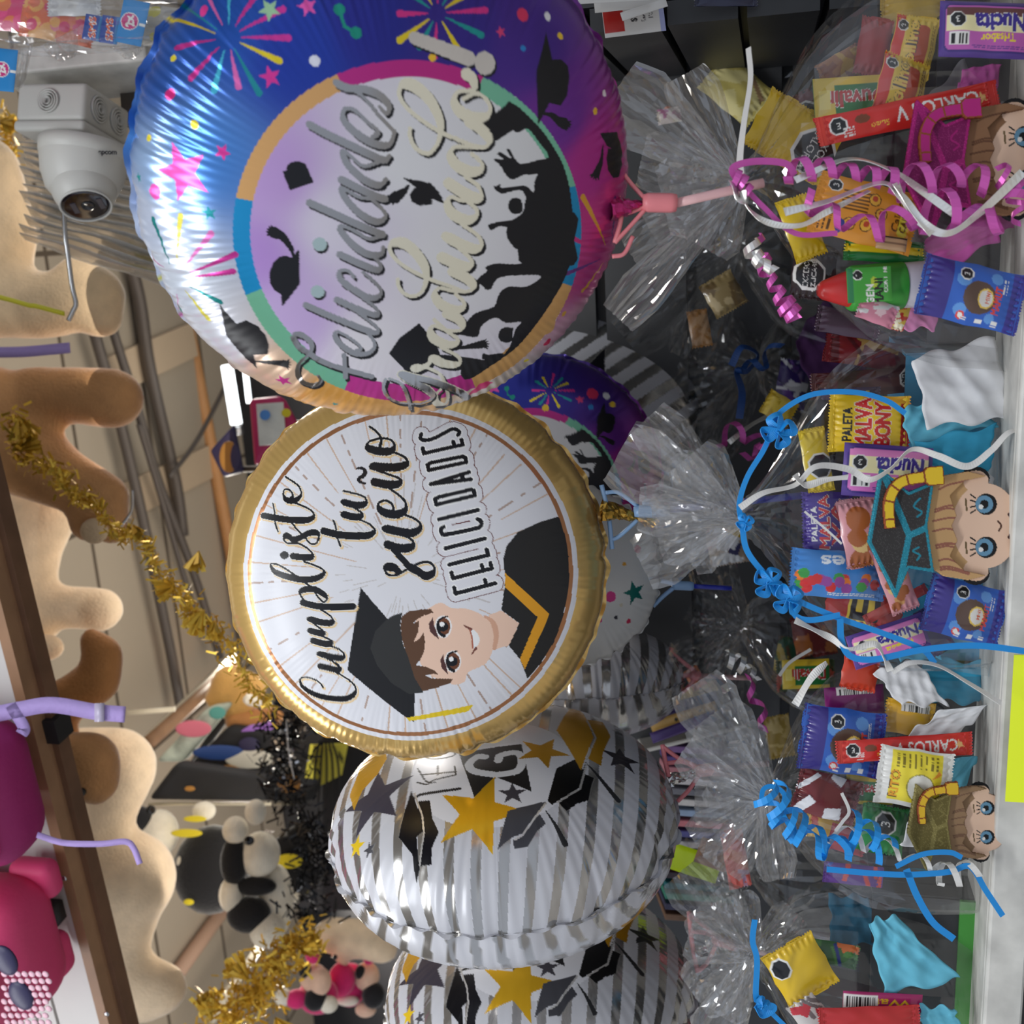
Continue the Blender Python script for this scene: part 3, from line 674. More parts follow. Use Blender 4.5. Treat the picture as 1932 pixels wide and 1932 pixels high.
b1 = Balloon('foil_balloon', 'large round blue and pink foil balloon with silver script "Felicidades Graduado" and black crowd', (735, 346), 0.70, 462, 17, (72, 116), T=0.52, N=640, fine=150, famp=0.0026, creases=15, camp=0.022, scallop=0.014, seed=3)
b1.kk = 1.0
ring1 = b1.fit_circle(RING1)
paint_congrats(b1, b1.fl, ring1)
b1.build()

# ---------------------------------------------------------------- gold "Cumpliste tu sueño"
b2 = Balloon('foil_balloon', 'round gold rimmed white foil balloon reading "Cumpliste tu sueño FELICIDADES" with boy graduate', (788, 1070), 0.92, 354, 5, (-1, 0.3), T=0.46, N=560, fine=170, famp=0.0011, creases=13, camp=0.018, scallop=0.010, seed=8, p=2.6)
def paint_gold(b):
    p, tr, k = b.paint, b.fl, b.k
    gold = srgb(228, 190, 118)
    p.c[:, :3] = gold; p.c[:, 3] = 0.6
    b.bpaint.c[:, :3] = gold; b.bpaint.c[:, 3] = 0.9
    rc, rr = b.fit_circle([(460, 1060), (1093, 1050), (800, 1395), (1033, 1271), (599, 1338), (1025, 903), (560, 845), (462, 1130)])
    white = srgb(222, 222, 228)
    p.circle(rc, rr, white)
    rs = np.random.RandomState(4); cc = tr([(762, 1082)])[0]
    for i in range(46):
        a = 2 * math.pi * (i + rs.uniform(-.3, .3)) / 46; r0 = rs.uniform(0.16, 0.5); r1 = rs.uniform(0.62, 0.84)
        e = np.array([math.cos(a), math.sin(a)])
        if i % 3: p.stroke([cc + e * r0, cc + e * r1], [0.004, 0.007], srgb(206, 178, 158))
        else:
            r = r0
            while r < r1:
                L = rs.uniform(0.01, 0.07); p.stroke([cc + e * r, cc + e * (r + L)], 0.008, srgb(178, 156, 146)); r += L + rs.uniform(0.02, 0.05)
    for i in range(90):
        a = rs.uniform(0, 6.283); e = np.array([math.cos(a), math.sin(a)]); r = rs.uniform(0.08, 0.3)
        p.stroke([cc + e * r, cc + e * (r + rs.uniform(0.03, 0.1))], 0.004, srgb(200, 196, 196))
    p.circle(rc, rr * 0.965, srgb(176, 122, 84), 0.5, r0=rr * 0.937); p.circle(rc, rr * 1.001, white, r0=rr * 0.965); p.circle(rc, 3.0, gold, 0.6, r0=rr)
    # the graduate
    cr = lambda o, pts, n=0: tr(at_crop(o, smooth_path(pts + pts[:1], n) if n else pts, KB))
    G8 = (780, 1080)
    p.poly(tr([(1052, 975), (1018, 985), (977, 1004), (956, 1030), (950, 1052), (951, 1070), (953, 1090), (952, 1108), (946, 1151), (980, 1176), (960, 1218), (981, 1244), (989, 1264), (995, 1281), (1020, 1252), (1045, 1212), (1060, 1172), (1069, 1132), (1074, 1090), (1073, 1050), (1066, 1010), (1056, 978)]), (0.018, 0.018, 0.019))
    p.poly(cr(G8, [(835, 5), (1240, 380), (1015, 880), (970, 790), (1130, 405), (835, 135)]), srgb(226, 158, 40))
    skin = srgb(236, 200, 178)
    p.poly(cr(G8, [(690, 390), (800, 345), (965, 465), (870, 665), (800, 685), (720, 710), (640, 600)]), skin)
    p.poly(cr(G8, [(170, 310), (250, 275), (350, 325), (480, 330), (620, 385), (710, 480), (750, 590), (725, 700), (660, 830), (500, 910), (470, 990), (400, 1020), (330, 1010), (110, 900), (0, 640), (20, 450), (60, 380)], 3), skin)
    p.stroke(cr(G8, smooth_path([(650, 400), (720, 450), (755, 560), (740, 690)], 5).tolist()), np.concatenate([np.linspace(3, 8, 8), np.linspace(8, 6, 8)]) * k, srgb(214, 166, 140))
    brown = srgb(94, 66, 48)
    p.poly(tr([(758, 1163), (772, 1153), (790, 1150), (813, 1149), (818, 1156), (800, 1161), (788, 1168), (778, 1177), (791, 1171), (789, 1192), (780, 1212), (792, 1205), (799, 1193), (802, 1210), (800, 1230), (793, 1245), (784, 1255), (804, 1258), (818, 1264), (828, 1273), (815, 1271), (802, 1274), (815, 1280), (854, 1281), (850, 1288), (821, 1299), (797, 1304), (785, 1290), (776, 1262), (768, 1236), (758, 1205), (756, 1180)]), brown)
    for ex, ey in ((272, 495), (358, 812)):
        c = tr([(780 + ex / KB, 1080 + ey / KB)])[0]
        p.circle(c, 16 * k, srgb(240, 236, 234), sq=0.75); p.circle(c, 12.5 * k, srgb(110, 66, 44), sq=0.8); p.circle(c, 7 * k, BLK)
        p.circle(tr([(780 + (ex - 12) / KB, 1080 + (ey - 22) / KB)])[0], 3.4 * k, (0.9, 0.9, 0.9))
        q = smooth_path([(ex + 40, ey - 95), (ex - 30, ey - 70), (ex - 52, ey - 10), (ex - 30, ey + 60), (ex + 10, ey + 85)], 6)
        p.stroke(cr(G8, q.tolist()), np.linspace(2, 4.5, len(q)) * k, BLK)
    p.poly(cr(G8, [(178, 408), (140, 470), (150, 540), (235, 615), (205, 520), (185, 470)]), srgb(84, 52, 50))
    p.poly(cr(G8, [(272, 742), (245, 800), (258, 870), (315, 930), (300, 850), (280, 800)]), srgb(84, 52, 50))
    p.poly(cr(G8, [(512, 520), (560, 528), (600, 590), (595, 650), (545, 692), (540, 640), (535, 580)], 4), (0.85, 0.85, 0.85))
    p.stroke(cr(G8, [(455, 480), (525, 518)]), [1.5 * k, 4 * k], srgb(120, 70, 60)); p.stroke(cr(G8, [(530, 748), (570, 690)]), [1.5 * k, 4 * k], srgb(120, 70, 60))
    p.stroke(cr(G8, smooth_path([(515, 525), (535, 600), (540, 690)], 5).tolist()), 2.2 * k, srgb(180, 110, 90))
    # cap
    p.poly(cr(B2, [(1258, 138), (1502, 424), (1420, 560), (1350, 700), (1420, 850), (1550, 1000), (1690, 1100), (1752, 1104), (1745, 1362), (1670, 1320), (1138, 892)]), (0.014, 0.014, 0.016))
    p.poly(cr(B2, [(1500, 424), (1560, 390), (1637, 366), (1618, 480), (1640, 640), (1690, 770), (1750, 960), (1832, 1097), (1700, 1108), (1540, 1010), (1410, 850), (1345, 690), (1390, 540)]), (0.032, 0.032, 0.032))
    p.poly(tr([(600 + x / KB, 1300 + y / KB) for x, y in [(805, 262), (1420, 140), (1368, 205), (830, 292)]]), srgb(226, 196, 40))
    # words
    def word(strokes, thin, thick):
        Q = [ink(s_, o[0], o[1], KB) for o, s_ in strokes]
        for q in Q: p.stroke(tr(q + np.array([2.2, 2.4])), (pen(q, thin, thick) + 2.4) * k, srgb(226, 196, 146))
        for q in Q: p.stroke(tr(q), (pen(q, thin, thick) + 1.6) * k, (0.85, 0.83, 0.8))
        for q in Q: p.stroke(tr(q), pen(q, thin, thick) * k, BLK)
    word(CUMP, 2.8, 9.5); word(TUSU, 3.0, 10.5); word(SUEN, 3.6, 12.5)
    q = ink([(1225, 500), (1270, 500), (1300, 530), (1285, 565), (1245, 592), (1245, 620), (1300, 640)], 420, 780, KB)
    p.stroke(tr(q), np.interp(np.linspace(0, 1, len(q)), [0, .5, 1], [3.2, 6.5, 3.2]) * k, BLK)
    p.circle(tr([(420 + 563 / KB, 780 + 1292 / KB)])[0], 5.8 * k, BLK, sq=1.2)
    blk = [cr(B1, smooth_path(s_, 4).tolist() if len(s_) > 5 and s_[0] != s_[-1] else s_) for s_ in BLOCK]
    for q in blk: p.stroke(q, 25 * k, srgb(112, 66, 66))
    for q in blk: p.stroke(q, 22.6 * k, white)
    for q in blk: p.stroke(q, 9.5 * k, srgb(240, 240, 240))
    for q in blk: p.stroke(q, 5.8 * k, BLK)
paint_gold(b2); b2.build()

# ---------------------------------------------------------------- silver and white striped balloons
G3 = (600, 1300); G4 = (900, 1300)
STARS3 = [((708, 1508), 50, (70, 66, 78), 0.0, 0.25), ((903, 1533), 52, (232, 182, 40), 0.9, 0.55), ((1024, 1418), 32, (206, 152, 40), 0.8, 0.55), ((967, 1497), 16, (70, 68, 76), 0.0, 0.2), ((673, 1598), 14, (236, 200, 40), 0.8, 0.2), ((1172, 1432), 26, (62, 60, 66), 0.0, 0.4), ((697, 1603), 10, (80, 80, 86), 0.0, 0.2), ((1167, 1383), 10, (60, 60, 64), 0.0, 0.1), ((1046, 1330), 34, (58, 56, 60), 0.0, 0.2)]
CAPS3 = [([(776, 1492), (764, 1530), (752, 1580), (778, 1612), (786, 1668), (792, 1640), (786, 1580), (800, 1568), (790, 1530)], (12, 12, 18)), ([(788, 1512), (811, 1510), (816, 1545), (828, 1570), (815, 1600), (814, 1632), (793, 1634), (796, 1590), (800, 1570), (790, 1540)], (12, 12, 20)),
         ([(939, 1603), (958, 1530), (1031, 1512), (1024, 1520), (986, 1573), (966, 1580)], (70, 70, 76)), ([(968, 1585), (985, 1576), (1018, 1536), (1030, 1554), (1012, 1570), (995, 1598), (970, 1601)], (66, 66, 72)),
         ([(1050, 1450), (1084, 1433), (1100, 1452), (1108, 1430), (1094, 1487), (1041, 1519), (1033, 1512)], (14, 14, 16)), ([(1054, 1515), (1096, 1489), (1102, 1460), (1122, 1468), (1117, 1480), (1111, 1510), (1088, 1517), (1069, 1531)], (14, 14, 16)),
         ([(1087, 1337), (1050, 1378), (1096, 1454), (1120, 1392)], (206, 152, 30)), ([(1108, 1358), (1136, 1362), (1152, 1390), (1138, 1420), (1134, 1445), (1110, 1432), (1124, 1392)], (196, 144, 28)),
         ([(690, 1432), (712, 1414), (728, 1418), (730, 1432), (712, 1462), (684, 1492), (668, 1530), (660, 1500), (672, 1470)], (222, 170, 50))]
def stripes(b, axis, n, duty=0.62, ph=0.0):
    for p in (b.paint, b.bpaint):
        t = (p.u * axis[0] + p.v * axis[1]) * n / 2 + ph + (0.22 if p is b.bpaint else 0.0)
        f = t % 1.0
        w = f < duty
        line = np.abs(f - duty * 0.5) < 0.035
        p.c[:, :3] = np.where(w[:, None], srgb(200, 200, 206), srgb(186, 184, 182)); p.c[:, 3] = np.where(w, 0.05, 0.85)
def paint_striped(b, tr, off=(0, 0), sc=1.0, banner=True, ang=0.0):
    p, k = b.paint, b.k
    ax = tr([(off[0] + 1000 * sc, off[1] + 1600 * sc)])[0] - tr([(off[0] + 850 * sc, off[1] + 1600 * sc)])[0]
    stripes(b, unit(ax), 17.0)
    T_ = lambda pts: tr([(off[0] + x * sc, off[1] + y * sc) for x, y in pts])
    # plain white heart of the face
    c0 = T_([(930, 1440)])[0]
    d = np.hypot(p.u - c0[0], p.v - c0[1]); I = np.nonzero(d < 0.36)[0]; p._put(I, srgb(222, 222, 228), 0.1)
    if banner:
        p.poly(T_([(866, 1422), (984, 1404), (1003, 1494), (937, 1467), (895, 1505), (872, 1440)]), (0.012, 0.012, 0.014))
        for pts, w0 in [([(935, 1462), (895, 1455), (885, 1442), (900, 1428), (915, 1428)], 12), ([(935, 1462), (975, 1455), (985, 1435), (975, 1420), (945, 1425), (940, 1435)], 12), ([(895, 1410), (965, 1398)], 11), ([(930, 1405), (968, 1390)], 8), ([(965, 1385), (978, 1375), (965, 1366)], 7)]:
            q = smooth_path(pts, 5); p.stroke(T_(q), w0 * k * sc, srgb(216, 216, 220))
        for pts, w0 in [([(787, 1476), (806, 1480), (818, 1472), (860, 1462)], 2.6), ([(795, 1462), (860, 1456)], 3.0), ([(788, 1450), (805, 1475), (822, 1476)], 2.4), ([(826, 1445), (826, 1462)], 2.6), ([(858, 1446), (860, 1462)], 2.6), ([(830, 1415), (806, 1428), (815, 1432), (840, 1430), (858, 1424), (855, 1415), (845, 1416)], 3.2), ([(784, 1504), (800, 1498), (868, 1488)], 5.0)]:
            q = smooth_path(pts, 5); p.stroke(T_(q), w0 * k * sc, BLK)
    for c, r, col, rot, mt in STARS3: p.star(T_([c])[0], r * k * 1.25 * sc, rot + ang, srgb(col), mt, inner=0.40)
    for pts, col in CAPS3: p.poly(T_(pts), srgb(col), 0.45 if col[0] > 150 else 0.1)
    for pts in ([(782, 1497), (797, 1540), (800, 1572), (792, 1632)], [(972, 1584), (987, 1575), (1030, 1515)], [(1052, 1514), (1094, 1489), (1108, 1440)], [(1107, 1360), (1124, 1392), (1108, 1432)]):
        p.stroke(T_(pts), 2.4 * k * sc, srgb(226, 224, 222), 0.6)
    for pts in ([(1108, 1442), (1125, 1460), (1166, 1510)], [(1030, 1530), (1050, 1560), (1066, 1592)]):
        q = smooth_path(pts, 5); p.stroke(T_(q), np.linspace(1.5, 9, len(q)) * k * sc, (0.02, 0.02, 0.022))
    bp = b.bpaint
    for a, r, col in [(-1.2, 0.75, (210, 160, 40)), (-1.7, 0.72, (40, 40, 46)), (-2.3, 0.78, (214, 160, 50)), (2.2, 0.7, (50, 50, 54)), (0.4, 0.7, (210, 160, 40)), (-0.5, 0.68, (40, 40, 44))]:
        bp.star((r * math.cos(a), r * math.sin(a)), 0.14, a, srgb(col), 0.4)
b3 = Balloon('foil_balloon', 'silver and white striped foil balloon with gold and black mortarboards, under the gold balloon', (950, 1552), 1.0, 326, 58, (-0.10, -1), T=0.55, N=460, fine=90, famp=0.002, creases=12, camp=0.026, scallop=0.012, seed=21, p=2.2)
paint_striped(b3, b3.fl); b3.build()
b4 = Balloon('foil_balloon', 'silver and white striped foil balloon cut by the left side, last of the front row', (1018, 1875), 1.12, 291, 58, (-0.10, -1), T=0.55, N=380, fine=90, famp=0.002, creases=12, camp=0.026, scallop=0.012, seed=25, p=2.2)
paint_striped(b4, b4.fl, off=(1018 - 950 * 0.894, 1875 - 1552 * 0.894), sc=0.894); b4.build()
# ---------------------------------------------------------------- balloons standing further back
b5 = Balloon('foil_balloon', 'shaded blue and pink congratulation balloon half hidden behind the gold balloon', (1010, 905), 1.17, 236, 4, (-1, 0), T=0.5, N=260, fine=80, famp=0.002, creases=9, camp=0.012, scallop=0.01, seed=31)
b5.kk = 1.0
def tr5(pts):
    q = b1.fl(pts); return q
paint_congrats(b5, tr5, ring1, detail=False); b5.build()
b6 = Balloon('foil_balloon', 'plain back of a white foil balloon with pink dots and a green star', (1075, 1085), 1.035, 172, 8, (1, 0.4), T=0.5, N=220, fine=60, famp=0.004, creases=12, camp=0.03, scallop=0.05, seed=37)
b6.paint.c[:, :3] = srgb(206, 204, 200); b6.paint.c[:, 3] = 0.1; b6.bpaint.c[:, :3] = srgb(206, 204, 200); b6.bpaint.c[:, 3] = 0.1
for c, r, col in [((1152, 1126), 8, (206, 50, 130)), ((1203, 1036), 6, (190, 30, 90)), ((1244, 1083), 5, (170, 30, 60)), ((1162, 1165), 3, (40, 40, 50)), ((1186, 1172), 4, (190, 40, 80)), ((1178, 1064), 3, (220, 160, 60)), ((1130, 1170), 5, (200, 60, 130)), ((1172, 1142), 3, (200, 190, 170))]:
    b6.paint.circle(b6.fl([c])[0], r * b6.k, srgb(col), 0.1)
b6.paint.star(b6.fl([(1197, 1118)])[0], 19 * b6.k, 0.3, srgb(20, 104, 96), 0.3); b6.build()
b7 = Balloon('foil_balloon', 'shaded striped foil balloon on a pink cup, edge on behind the gold balloon', (1112, 1285), 1.24, 176, 80, (-0.05, -1), T=0.58, N=240, fine=70, famp=0.005, creases=10, camp=0.025, scallop=0.012, seed=41, p=2.2)
stripes(b7, unit(b7.fl([(1150, 1270)])[0] - b7.fl([(1100, 1270)])[0]), 12.0, duty=0.55); b7.build()
b8 = Balloon('foil_balloon', 'dark striped foil balloon deep in the shade beside the slatwall', (1120, 735), 1.335, 205, 30, (0.2, -1), T=0.5, N=200, fine=60, famp=0.004, creases=10, camp=0.02, scallop=0.012, seed=43)
stripes(b8, unit(b8.fl([(1230, 780)])[0] - b8.fl([(1130, 660)])[0]), 13.0, duty=0.55)
b8.paint.poly(b8.fl([(1143, 655), (1112, 685), (1140, 722)]), BLK); b8.build()
for n_, b_ in zip('12345678', (b1, b2, b3, b4, b5, b6, b7, b8)): print('balloon', n_, b_.ext)
print('ring1', ring1)
# ================================================================= upper left: header board, camera, plush toys, garlands
VR, VD = RIGHT, -UP                       # across (picture up) and down (picture right)
def px2m(n, d): return n / F * d
def view_ax(ang=0.0, yaw=0.0, pitch=0.0):
    """rows: axis along picture direction ang (degrees, y down), the picture axis turned 90 degrees left of it, towards the viewer"""
    a = math.radians(ang)
    e1 = PX * math.cos(a) + PY * math.sin(a); e2 = PX * math.sin(a) - PY * math.cos(a); n = -FWD
    def rot(v, ax, t):
        t = math.radians(t); return v * math.cos(t) + np.cross(ax, v) * math.sin(t) + ax * np.dot(ax, v) * (1 - math.cos(t))
    if yaw: e1, n = rot(e1, e2, yaw), rot(n, e2, yaw)
    if pitch: e2, n = rot(e2, e1, pitch), rot(n, e1, pitch)
    return np.array([e1, e2, n])
m_brown = mat('dark_brown_wood', srgb(116, 84, 62), 0.5, var=0.2, vscale=20)
m_brown2 = mat('light_brown_edge', srgb(160, 122, 90), 0.5, var=0.15, vscale=20)
m_steel = mat('bright_steel', (0.55, 0.55, 0.56), 0.25, 1.0)
m_grey_pipe = mat('grey_conduit', srgb(96, 88, 82), 0.4, 0.2)
ZH = 2.34
hA, hB = on_z(-72, 560, ZH - 0.018), on_z(272, 1970, ZH - 0.018)
ht = unit(hB - hA); hn = unit(np.cross(ht, [0, 0, 1]));
if np.dot(hn, EYE - hA) < 0: hn = -hn
hA, hB = [q + hn * 0.045 + np.array([0, 0, 0.018]) for q in (hA, hB)]
hL = np.linalg.norm(hB - hA)
def hp(a, up, out): return hA + ht * a + np.array([0, 0, up]) + hn * out
HAX = np.array([ht, [0, 0, 1.0], hn])
hd = thing('slatwall_header', 'white grooved slatwall header board with brown wooden lower edge, upper left', 'display panel', hp(hL / 2, 0, -0.02))
sl = [box(hp(hL / 2, 0.165, -0.022), (hL, 0.33, 0.012), HAX)]
z = 0.004
for h_ in (0.062, 0.026, 0.052, 0.052, 0.052, 0.052):
    sl.append(box(hp(hL / 2, z + h_ / 2, -0.009), (hL, h_, 0.016), HAX)); z += h_ + 0.005
o = obj('slat_panel', join(*sl[1:]), mat('white_slat', srgb(214, 212, 208), 0.4, var=0.05), hd, False)
obj('groove_backing', sl[0], mat('groove_black', (0.02, 0.02, 0.022), 0.6), hd, False)
obj('edge_strip', box(hp(hL / 2, -0.003, -0.012), (hL, 0.014, 0.026), HAX), m_brown2, hd, False)
obj('wooden_beam', box(hp(hL / 2, -0.010, -0.034), (hL, 0.016, 0.022), HAX), m_brown, hd, False)
def on_panel(x, y, out=0.0):
    r = ray(x, y); t = np.dot(hA + hn * out - EYE, hn) / np.dot(r, hn); return EYE + r * t
for x, y in ((30, 1482), (121, 1657), (201, 1913)):
    obj('screw', ell(on_panel(x, y, 0.001), (0.004, 0.004, 0.002), HAX, 10, 6), m_steel, hd)
obj('beam_strap', box(on_panel(100, 1370, -0.03), (0.03, 0.030, 0.03), HAX), m_black, hd, False)

# ---- backpacks hung on the header
def soft_box(c, s, ax, m, name, parent, r=0.3, seed=1):
    o = obj(name, box(c, s, ax), m, parent)
    b = o.modifiers.new('bevel', 'BEVEL'); b.width = min(s) * r; b.segments = 5
    return o
def hax(pitch=0, roll=0):
    return HAX
m_mag = mat('magenta_nylon', srgb(168, 40, 112), 0.6, bump=0.15, bscale=120); m_pinkbag = mat('pink_nylon', srgb(226, 70, 122), 0.6, bump=0.15, bscale=90)
m_hot = mat('hot_pink_piping', srgb(236, 70, 168), 0.5); m_lilac = mat('lilac_webbing', srgb(184, 160, 222), 0.7, bump=0.2, bscale=200); m_navy = mat('navy_vinyl', srgb(48, 44, 82), 0.45)
c1 = on_panel(-42, 1492, 0.075); c2 = on_panel(-2, 1785, 0.075)
bp = thing('backpack', 'magenta school backpack with lilac straps hanging on the white header board', 'backpack', c1)
soft_box(c1 + HAX[1] * 0.06, (0.17, 0.24, 0.10), HAX, m_mag, 'bag_body', bp, 0.42)
soft_box(c1 + HAX[1] * 0.045 + hn * 0.055 - ht * 0.004, (0.135, 0.19, 0.05), HAX, m_hot, 'front_pocket', bp, 0.42)
soft_box(c1 + HAX[1] * 0.046 + hn * 0.076 - ht * 0.006, (0.11, 0.16, 0.02), HAX, mat('orange_print_vinyl', srgb(206, 120, 60), 0.4, var=0.5, vscale=50), 'printed_panel', bp, 0.4)
for k_ in (0.0, 0.014):
    a_ = np.linspace(0, 2 * np.pi, 40); q = [c1 + HAX[1] * (0.045 + (0.10 - k_) * math.sin(t)) + ht * ((0.073 - k_) * math.cos(t)) + hn * 0.072 for t in a_]
    obj('piping', tube(q, 0.003, 6, False), m_lilac, bp)
def strap(name, pts, d, w, m, parent, t=0.0015):
    p = pxpath(pts, d, 8); T = np.gradient(p, axis=0); s = np.cross(T, FWD)
    return solid(obj(name, strip(p, px2m(w, d), s), m, parent), t)
dB = depth(c1) - 0.02
strap('shoulder_strap', [(-30, 1352), (40, 1338), (100, 1330), (180, 1343), (236, 1348)], dB, 30, m_lilac, bp)
strap('shoulder_strap', [(20, 1330), (45, 1372), (40, 1385)], dB, 22, m_lilac, bp)
strap('loose_strap', [(70, 1575), (120, 1590), (190, 1592), (236, 1588), (252, 1600), (264, 1630)], dB, 11, m_lilac, bp)
obj('strap_slider', box(P(188, 1344, dB - 0.003), (0.02, 0.010, 0.004), view_ax(90)), mat('clear_plastic_slider', srgb(200, 190, 215), 0.2), bp)
bp2 = thing('backpack', 'bright pink polka dot backpack with navy trim hanging lowest on the header board', 'backpack', c2)
soft_box(c2 + HAX[1] * 0.055, (0.175, 0.24, 0.11), HAX, m_pinkbag, 'bag_body', bp2, 0.42)
soft_box(c2 + HAX[1] * 0.050 + hn * 0.058 + ht * 0.01, (0.14, 0.19, 0.05), HAX, mat('pink_pocket_nylon', srgb(238, 96, 140), 0.55, bump=0.15, bscale=90), 'front_pocket', bp2, 0.42)
a_ = np.linspace(0, 2 * np.pi, 40)
obj('piping', tube([c2 + HAX[1] * (0.052 + 0.095 * math.sin(t)) + ht * (0.012 + 0.07 * math.cos(t)) + hn * 0.078 for t in a_], 0.004, 6, False), m_pinkbag, bp2)
dots = [ell(on_panel(8 + 13 * i_ + 6 * (j_ % 2), 1838 + 13 * j_, 0.160), (0.0042, 0.0042, 0.0012), HAX, 8, 5) for i_ in range(7) for j_ in range(8)]
obj('dot_print', join(*dots), mat('white_dots', srgb(236, 190, 205), 0.5), bp2)['kind'] = 'stuff'
for x_, y_ in ((10, 1812), (40, 1878)): obj('trim_patch', ell(on_panel(x_, y_, 0.160), (0.020, 0.015, 0.005), HAX), m_navy, bp2)
obj('strap_lug', box(on_panel(98, 1722, 0.02), (0.026, 0.022, 0.02), HAX), m_black, bp2)
soft_box(on_panel(68, 1655, 0.03), (0.05, 0.06, 0.03), HAX, m_pinkbag, 'side_flap', bp2, 0.45)
soft_box(on_panel(105, 1800, 0.03), (0.06, 0.035, 0.04), HAX, m_pinkbag, 'side_pocket', bp2, 0.45)

# ---- plush toys: each body one blended surface
def plush(name, label, blobs, m, d, vox=0.010, group=None, cat='plush toy', sm=8):
    """blobs: chains of (px, py, radius_px[, depth offset]); neighbours in a chain are joined"""
    parts = []
    for ch in blobs:
        for i, b in enumerate(ch):
            dd = d + (b[3] if len(b) > 3 else 0)
            parts.append(ell(P(b[0], b[1], dd), px2m(b[2], dd), None, 16, 10))
            if i:
                a = ch[i - 1]; da = d + (a[3] if len(a) > 3 else 0)
                n = max(2, int(np.hypot(a[0] - b[0], a[1] - b[1]) / (0.4 * min(a[2], b[2]))))
                for t in np.linspace(0, 1, n + 1)[1:-1]:
                    q = [a[k] * (1 - t) + b[k] * t for k in range(3)]; e = da * (1 - t) + dd * t
                    parts.append(ell(P(q[0], q[1], e), px2m(q[2], e), None, 16, 10))
    b0 = blobs[0][0]
    r = thing(name, label, cat, P(b0[0], b0[1], d), group)
    o = obj('plush_body', join(*parts), m, r)
    rm = o.modifiers.new('blend', 'REMESH'); rm.mode = 'VOXEL'; rm.voxel_size = vox; rm.use_smooth_shade = True
    s = o.modifiers.new('smooth', 'SMOOTH'); s.iterations = sm; s.factor = 0.6
    return r
def blob(name, x, y, r, d, m, parent, ry=None, rz=None):
    ry = ry or r; rz = rz or min(r, ry)
    return obj(name, ell(P(x, y, d), (px2m(r, d), px2m(ry, d), px2m(rz, d)), np.array([PX, PY, FWD])), m, parent)
def fur(n, c): return mat(n, srgb(c), 0.9, sheen=0.6, bump=0.5, bscale=220, var=0.10, vscale=35)
f_cream = fur('cream_fur', (242, 216, 182)); f_brown = fur('brown_fur', (206, 152, 100)); f_tan = fur('tan_fur', (236, 206, 166)); f_amber = fur('amber_fur', (196, 136, 80)); f_ivory = fur('ivory_fur', (242, 234, 216)); f_black = fur('black_fur', (22, 22, 26)); f_pink = fur('pink_fur', (222, 44, 116)); f_skin = fur('peach_felt', (236, 196, 170))
m_eye = mat('black_bead', (0.005, 0.005, 0.006), 0.1)
PG = 'large plush toys hung along the ceiling'
DP = 1.62
p1 = plush('plush_bear', 'large tan plush toy with stubby arm, top of the hanging row behind the steel hook', [[(-40, 330, 80), (-30, 440, 95), (-40, 560, 85)], [(-10, 560, 80), (80, 580, 62), (175, 560, 62)], [(150, 530, 50), (190, 600, 42)]], f_tan, DP)
p2 = plush('plush_bear', 'brown plush bear with arm stretched out, second of the hanging row', [[(-20, 760, 75), (30, 850, 85), (110, 900, 62), (200, 935, 44)], [(60, 742, 52), (140, 745, 56), (212, 752, 60)], [(170, 985, 42), (200, 960, 44), (212, 1000, 30)]], f_brown, DP)
obj('ear_lining', ell(P(178, 1002, DP - 0.035), (px2m(26, DP), px2m(24, DP), 0.01), np.array([PX, PY, FWD])), f_tan, p2)
p3 = plush('plush_bear', 'cream plush toy with rounded paw hanging between the two brown ones', [[(40, 940, 28)], [(95, 965, 52), (55, 1030, 62), (30, 1110, 70), (60, 1180, 50)], [(60, 1150, 46), (130, 1145, 42), (190, 1150, 44)]], f_cream, DP + 0.14)
p3b = plush('plush_bear', 'small cream plush paw showing under the header beam', [[(60, 1225, 34), (98, 1222, 28)]], f_cream, DP + 0.10)
p4 = plush('plush_dog', 'amber plush tail curling out from behind the header beam', [[(60, 1350, 50), (120, 1325, 46), (185, 1285, 44), (196, 1235, 38), (172, 1208, 26)], [(120, 1390, 30), (136, 1400, 24)]], f_amber, DP + 0.04)
p5 = plush('plush_dog', 'big cream plush dog with brown face and long limbs, lowest of the hanging row', [[(150, 1440, 70), (215, 1450, 80), (180, 1540, 70), (170, 1620, 80), (240, 1660, 92), (180, 1730, 80), (240, 1730, 60), (230, 1790, 50)], [(250, 1840, 48), (305, 1866, 50), (270, 1890, 42)], [(110, 1590, 60), (150, 1680, 70)]], f_cream, DP + 0.20, vox=0.012)
plf = plush('plush_dog', 'brown plush muzzle pressed against the cream dog', [[(110, 1440, 60), (165, 1440, 62), (180, 1475, 46)]], f_brown, DP - 0.02)
blob('eye', 155, 1494, 8, DP - 0.075, m_eye, plf)
for x, y, r in ((-10, 690, 40), (20, 935, 24), (85, 1205, 16), (215, 1712, 16), (100, 830, 6)): pass
tag(strap('hanging_ribbon', [(-20, 665), (40, 664), (90, 660), (132, 656)], 1.5, 20, m_lilac, None), 'lilac webbing strap end beside the tan plush toy', 'strap')
tag(solid(obj('hanging_ribbon', strip(pxpath([(-20, 556), (20, 566), (55, 576), (70, 578), (122, 592)], 1.48), px2m(9, 1.48), FWD * 0.2 + PY), mat('yellow_satin', srgb(234, 224, 50), 0.4), None), 0.001), 'yellow ribbon ends crossing the tan plush toy', 'ribbon')

